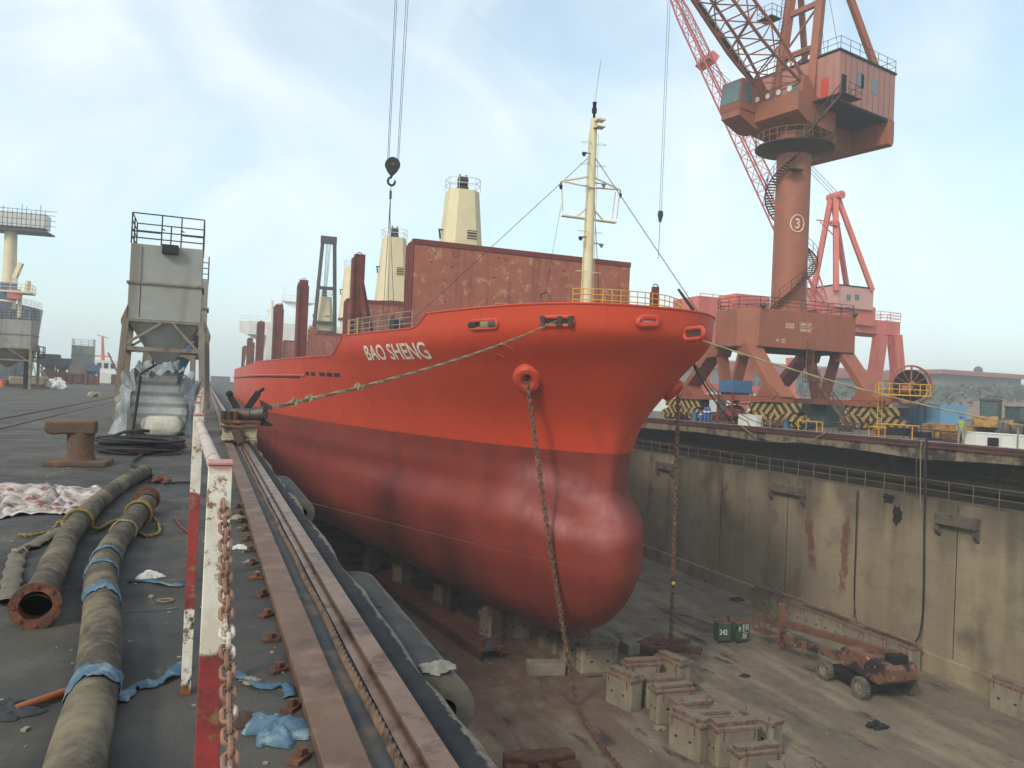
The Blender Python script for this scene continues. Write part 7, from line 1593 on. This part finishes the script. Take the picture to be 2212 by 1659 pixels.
# tug boat beyond
p = at(226, 828, d=185); p.z = -4; tg = thing('tug_boat', p, 'white tug boat with a red mast beyond the end of the quay', 'boat')
mb = MB(); mb.b2(p+V(-5,-3,2.5), p+V(4.5,4,6.4)); sb = mb.build('deckhouse', M['white'], tg); MB().b2(p+V(-3.4,-2.2,6.4), p+V(2.6,2.5,9.2)).build('wheelhouse', M['white'], tg)
for k in range(4): MB().b2(p+V(-2.9+1.4*k,-2.26,7.4), p+V(-2+1.4*k,-2.19,8.6)).build('window', M['dark'], tg)
MB().prism([p+V(-7,-4,0), p+V(9,-4,0), p+V(10,-4,3), p+V(-8,-4,3)], (0, 9, 0)).build('hull', M['rustdark'], tg)
mb = MB(); zt3 = at(222, 728, d=185).z; mb.tube([p+V(-.6,0,9), V(p.x-.9, p.y, zt3)], [.45,.25], 8); mb.b2((p.x-2.4,p.y-.2,zt3-4.6),(p.x+1.2,p.y+.3,zt3-4.3)); mb.b2((p.x-2.9,p.y-.2,zt3-8.8),(p.x+.8,p.y+.3,zt3-8.3)); mb.bar((p.x-2,p.y,zt3+.4),(p.x+.3,p.y,zt3-.2), .2); mb.prism([(p.x-1.6,p.y,zt3-9),(p.x+.3,p.y,zt3-9),(p.x+.6,p.y,9-4),(p.x-.2,p.y,9-4)], (0,.4,0)); mb.build('mast', M['pink'], tg)
mb = MB(); mb.bar(p+V(2.4,0,9), p+V(7,0,5), .5); mb.bar(p+V(4.5,0,2.5), p+V(6.5,0,7), .5); mb.build('towing_gear', M['slat'], tg)
# low end wall of the quay and clutter
o = MB().b2((-25.5, 296, 0), (.6, 297, 1.3)).build('parapet_wall', M['gate'], origin=(-12, 296, 0)); tag(o, 'low grey parapet wall across the far end of the near quay', 'wall')
p = Q(75, 840, 90); o = thing('sack_stack', p, 'grey stack of sacks under a sheet near the left hopper', 'sacks'); MB().b2((p.x-2.4,p.y-1.2,.25),(p.x+1.2,p.y+1.2,1.35)).build('sacks', M['conc'], o, bevel=.25); MB().b2((p.x-2.6,p.y-1.3,0),(p.x+1.6,p.y+1.3,.2)).build('pallet', M['wood'], o); crumple(V(p.x+2, p.y, .02), 1.0, .8, .7, 5).build('cover_sheet', M['white'], o)
M['orange'] = mat('orange', C(216,116,66), C(200,100,56), 3, .6)
for k, (x, m_, lb) in enumerate(((5, 'orange', 'orange bucket at the left edge of the quay'), (19, 'gas', 'blue bucket at the left edge of the quay'), (22, 'orange', 'orange bucket stacked behind the blue bucket'), (112, 'orange', 'orange and white bucket right of the sack stack'))):
    p = Q(x, 838, 88+k); tag(MB().lathe(p, [(0,0),(.35,0),(.42,.75),(.46,.78),(.46,.84),(0,.8)], 14).build('bucket', M[m_], origin=p), lb, 'bucket')
p = Q(270, 832, 120); tag(MB().tube([p, p+V(-2.5,0,5.2)], .12, 6).build('steel_pole', M['rust'], origin=p), 'leaning rusty pole seen left of the hopper legs', 'pole')
p = Q(240, 826, 160); crate('skip_bin', p, (4, 3, 2), 'rust', 'rusty bin at the far end of the quay beside the tug', 'bin')
p = Q(205, 846, 66); tag(crumple(p, .5, .4, .25, 61).build('scrap', M['conc'], origin=p), 'small scrap heap beside the crane rails', 'scrap')

# ------------------------------------------------------------------ the far quay lies a little lower than the near one
DROP = .26
bpy.context.view_layer.update()
for o in list(COL.objects):
    if o.parent is None and o.get('label') and o.location.x > XW-.5 and -1 < o.location.z < 3.5 and o.name.split('.')[0] not in ('dock_wall', 'mooring_rope', 'air_hose', 'hanging_hose', 'wall_cable', 'slack_rope', 'mooring_line', 'measuring_line', 'anchor_chain') and not (o.name.startswith('portal_crane') and o.location.y < 80):
        o.location.z -= DROP
    if o.parent and o.parent.name.startswith('dock_wall') and o.name.split('.')[0] in ('edge_beam', 'edge_rail', 'coping', 'recess_back'): o.location.z -= DROP
    if o.type == 'MESH' and o.name.split('.')[0] in ('air_hose', 'hanging_hose', 'slack_rope', 'access_stair', 'foot_ladder', 'mooring_line'):
        for v in o.data.vertices:
            p = o.matrix_world @ v.co
            if p.x > XW-.6 and -1 < p.z < .35: v.co.z -= DROP
# drop the helper property used while building
for o in COL.objects:
    if '_o' in o: del o['_o']
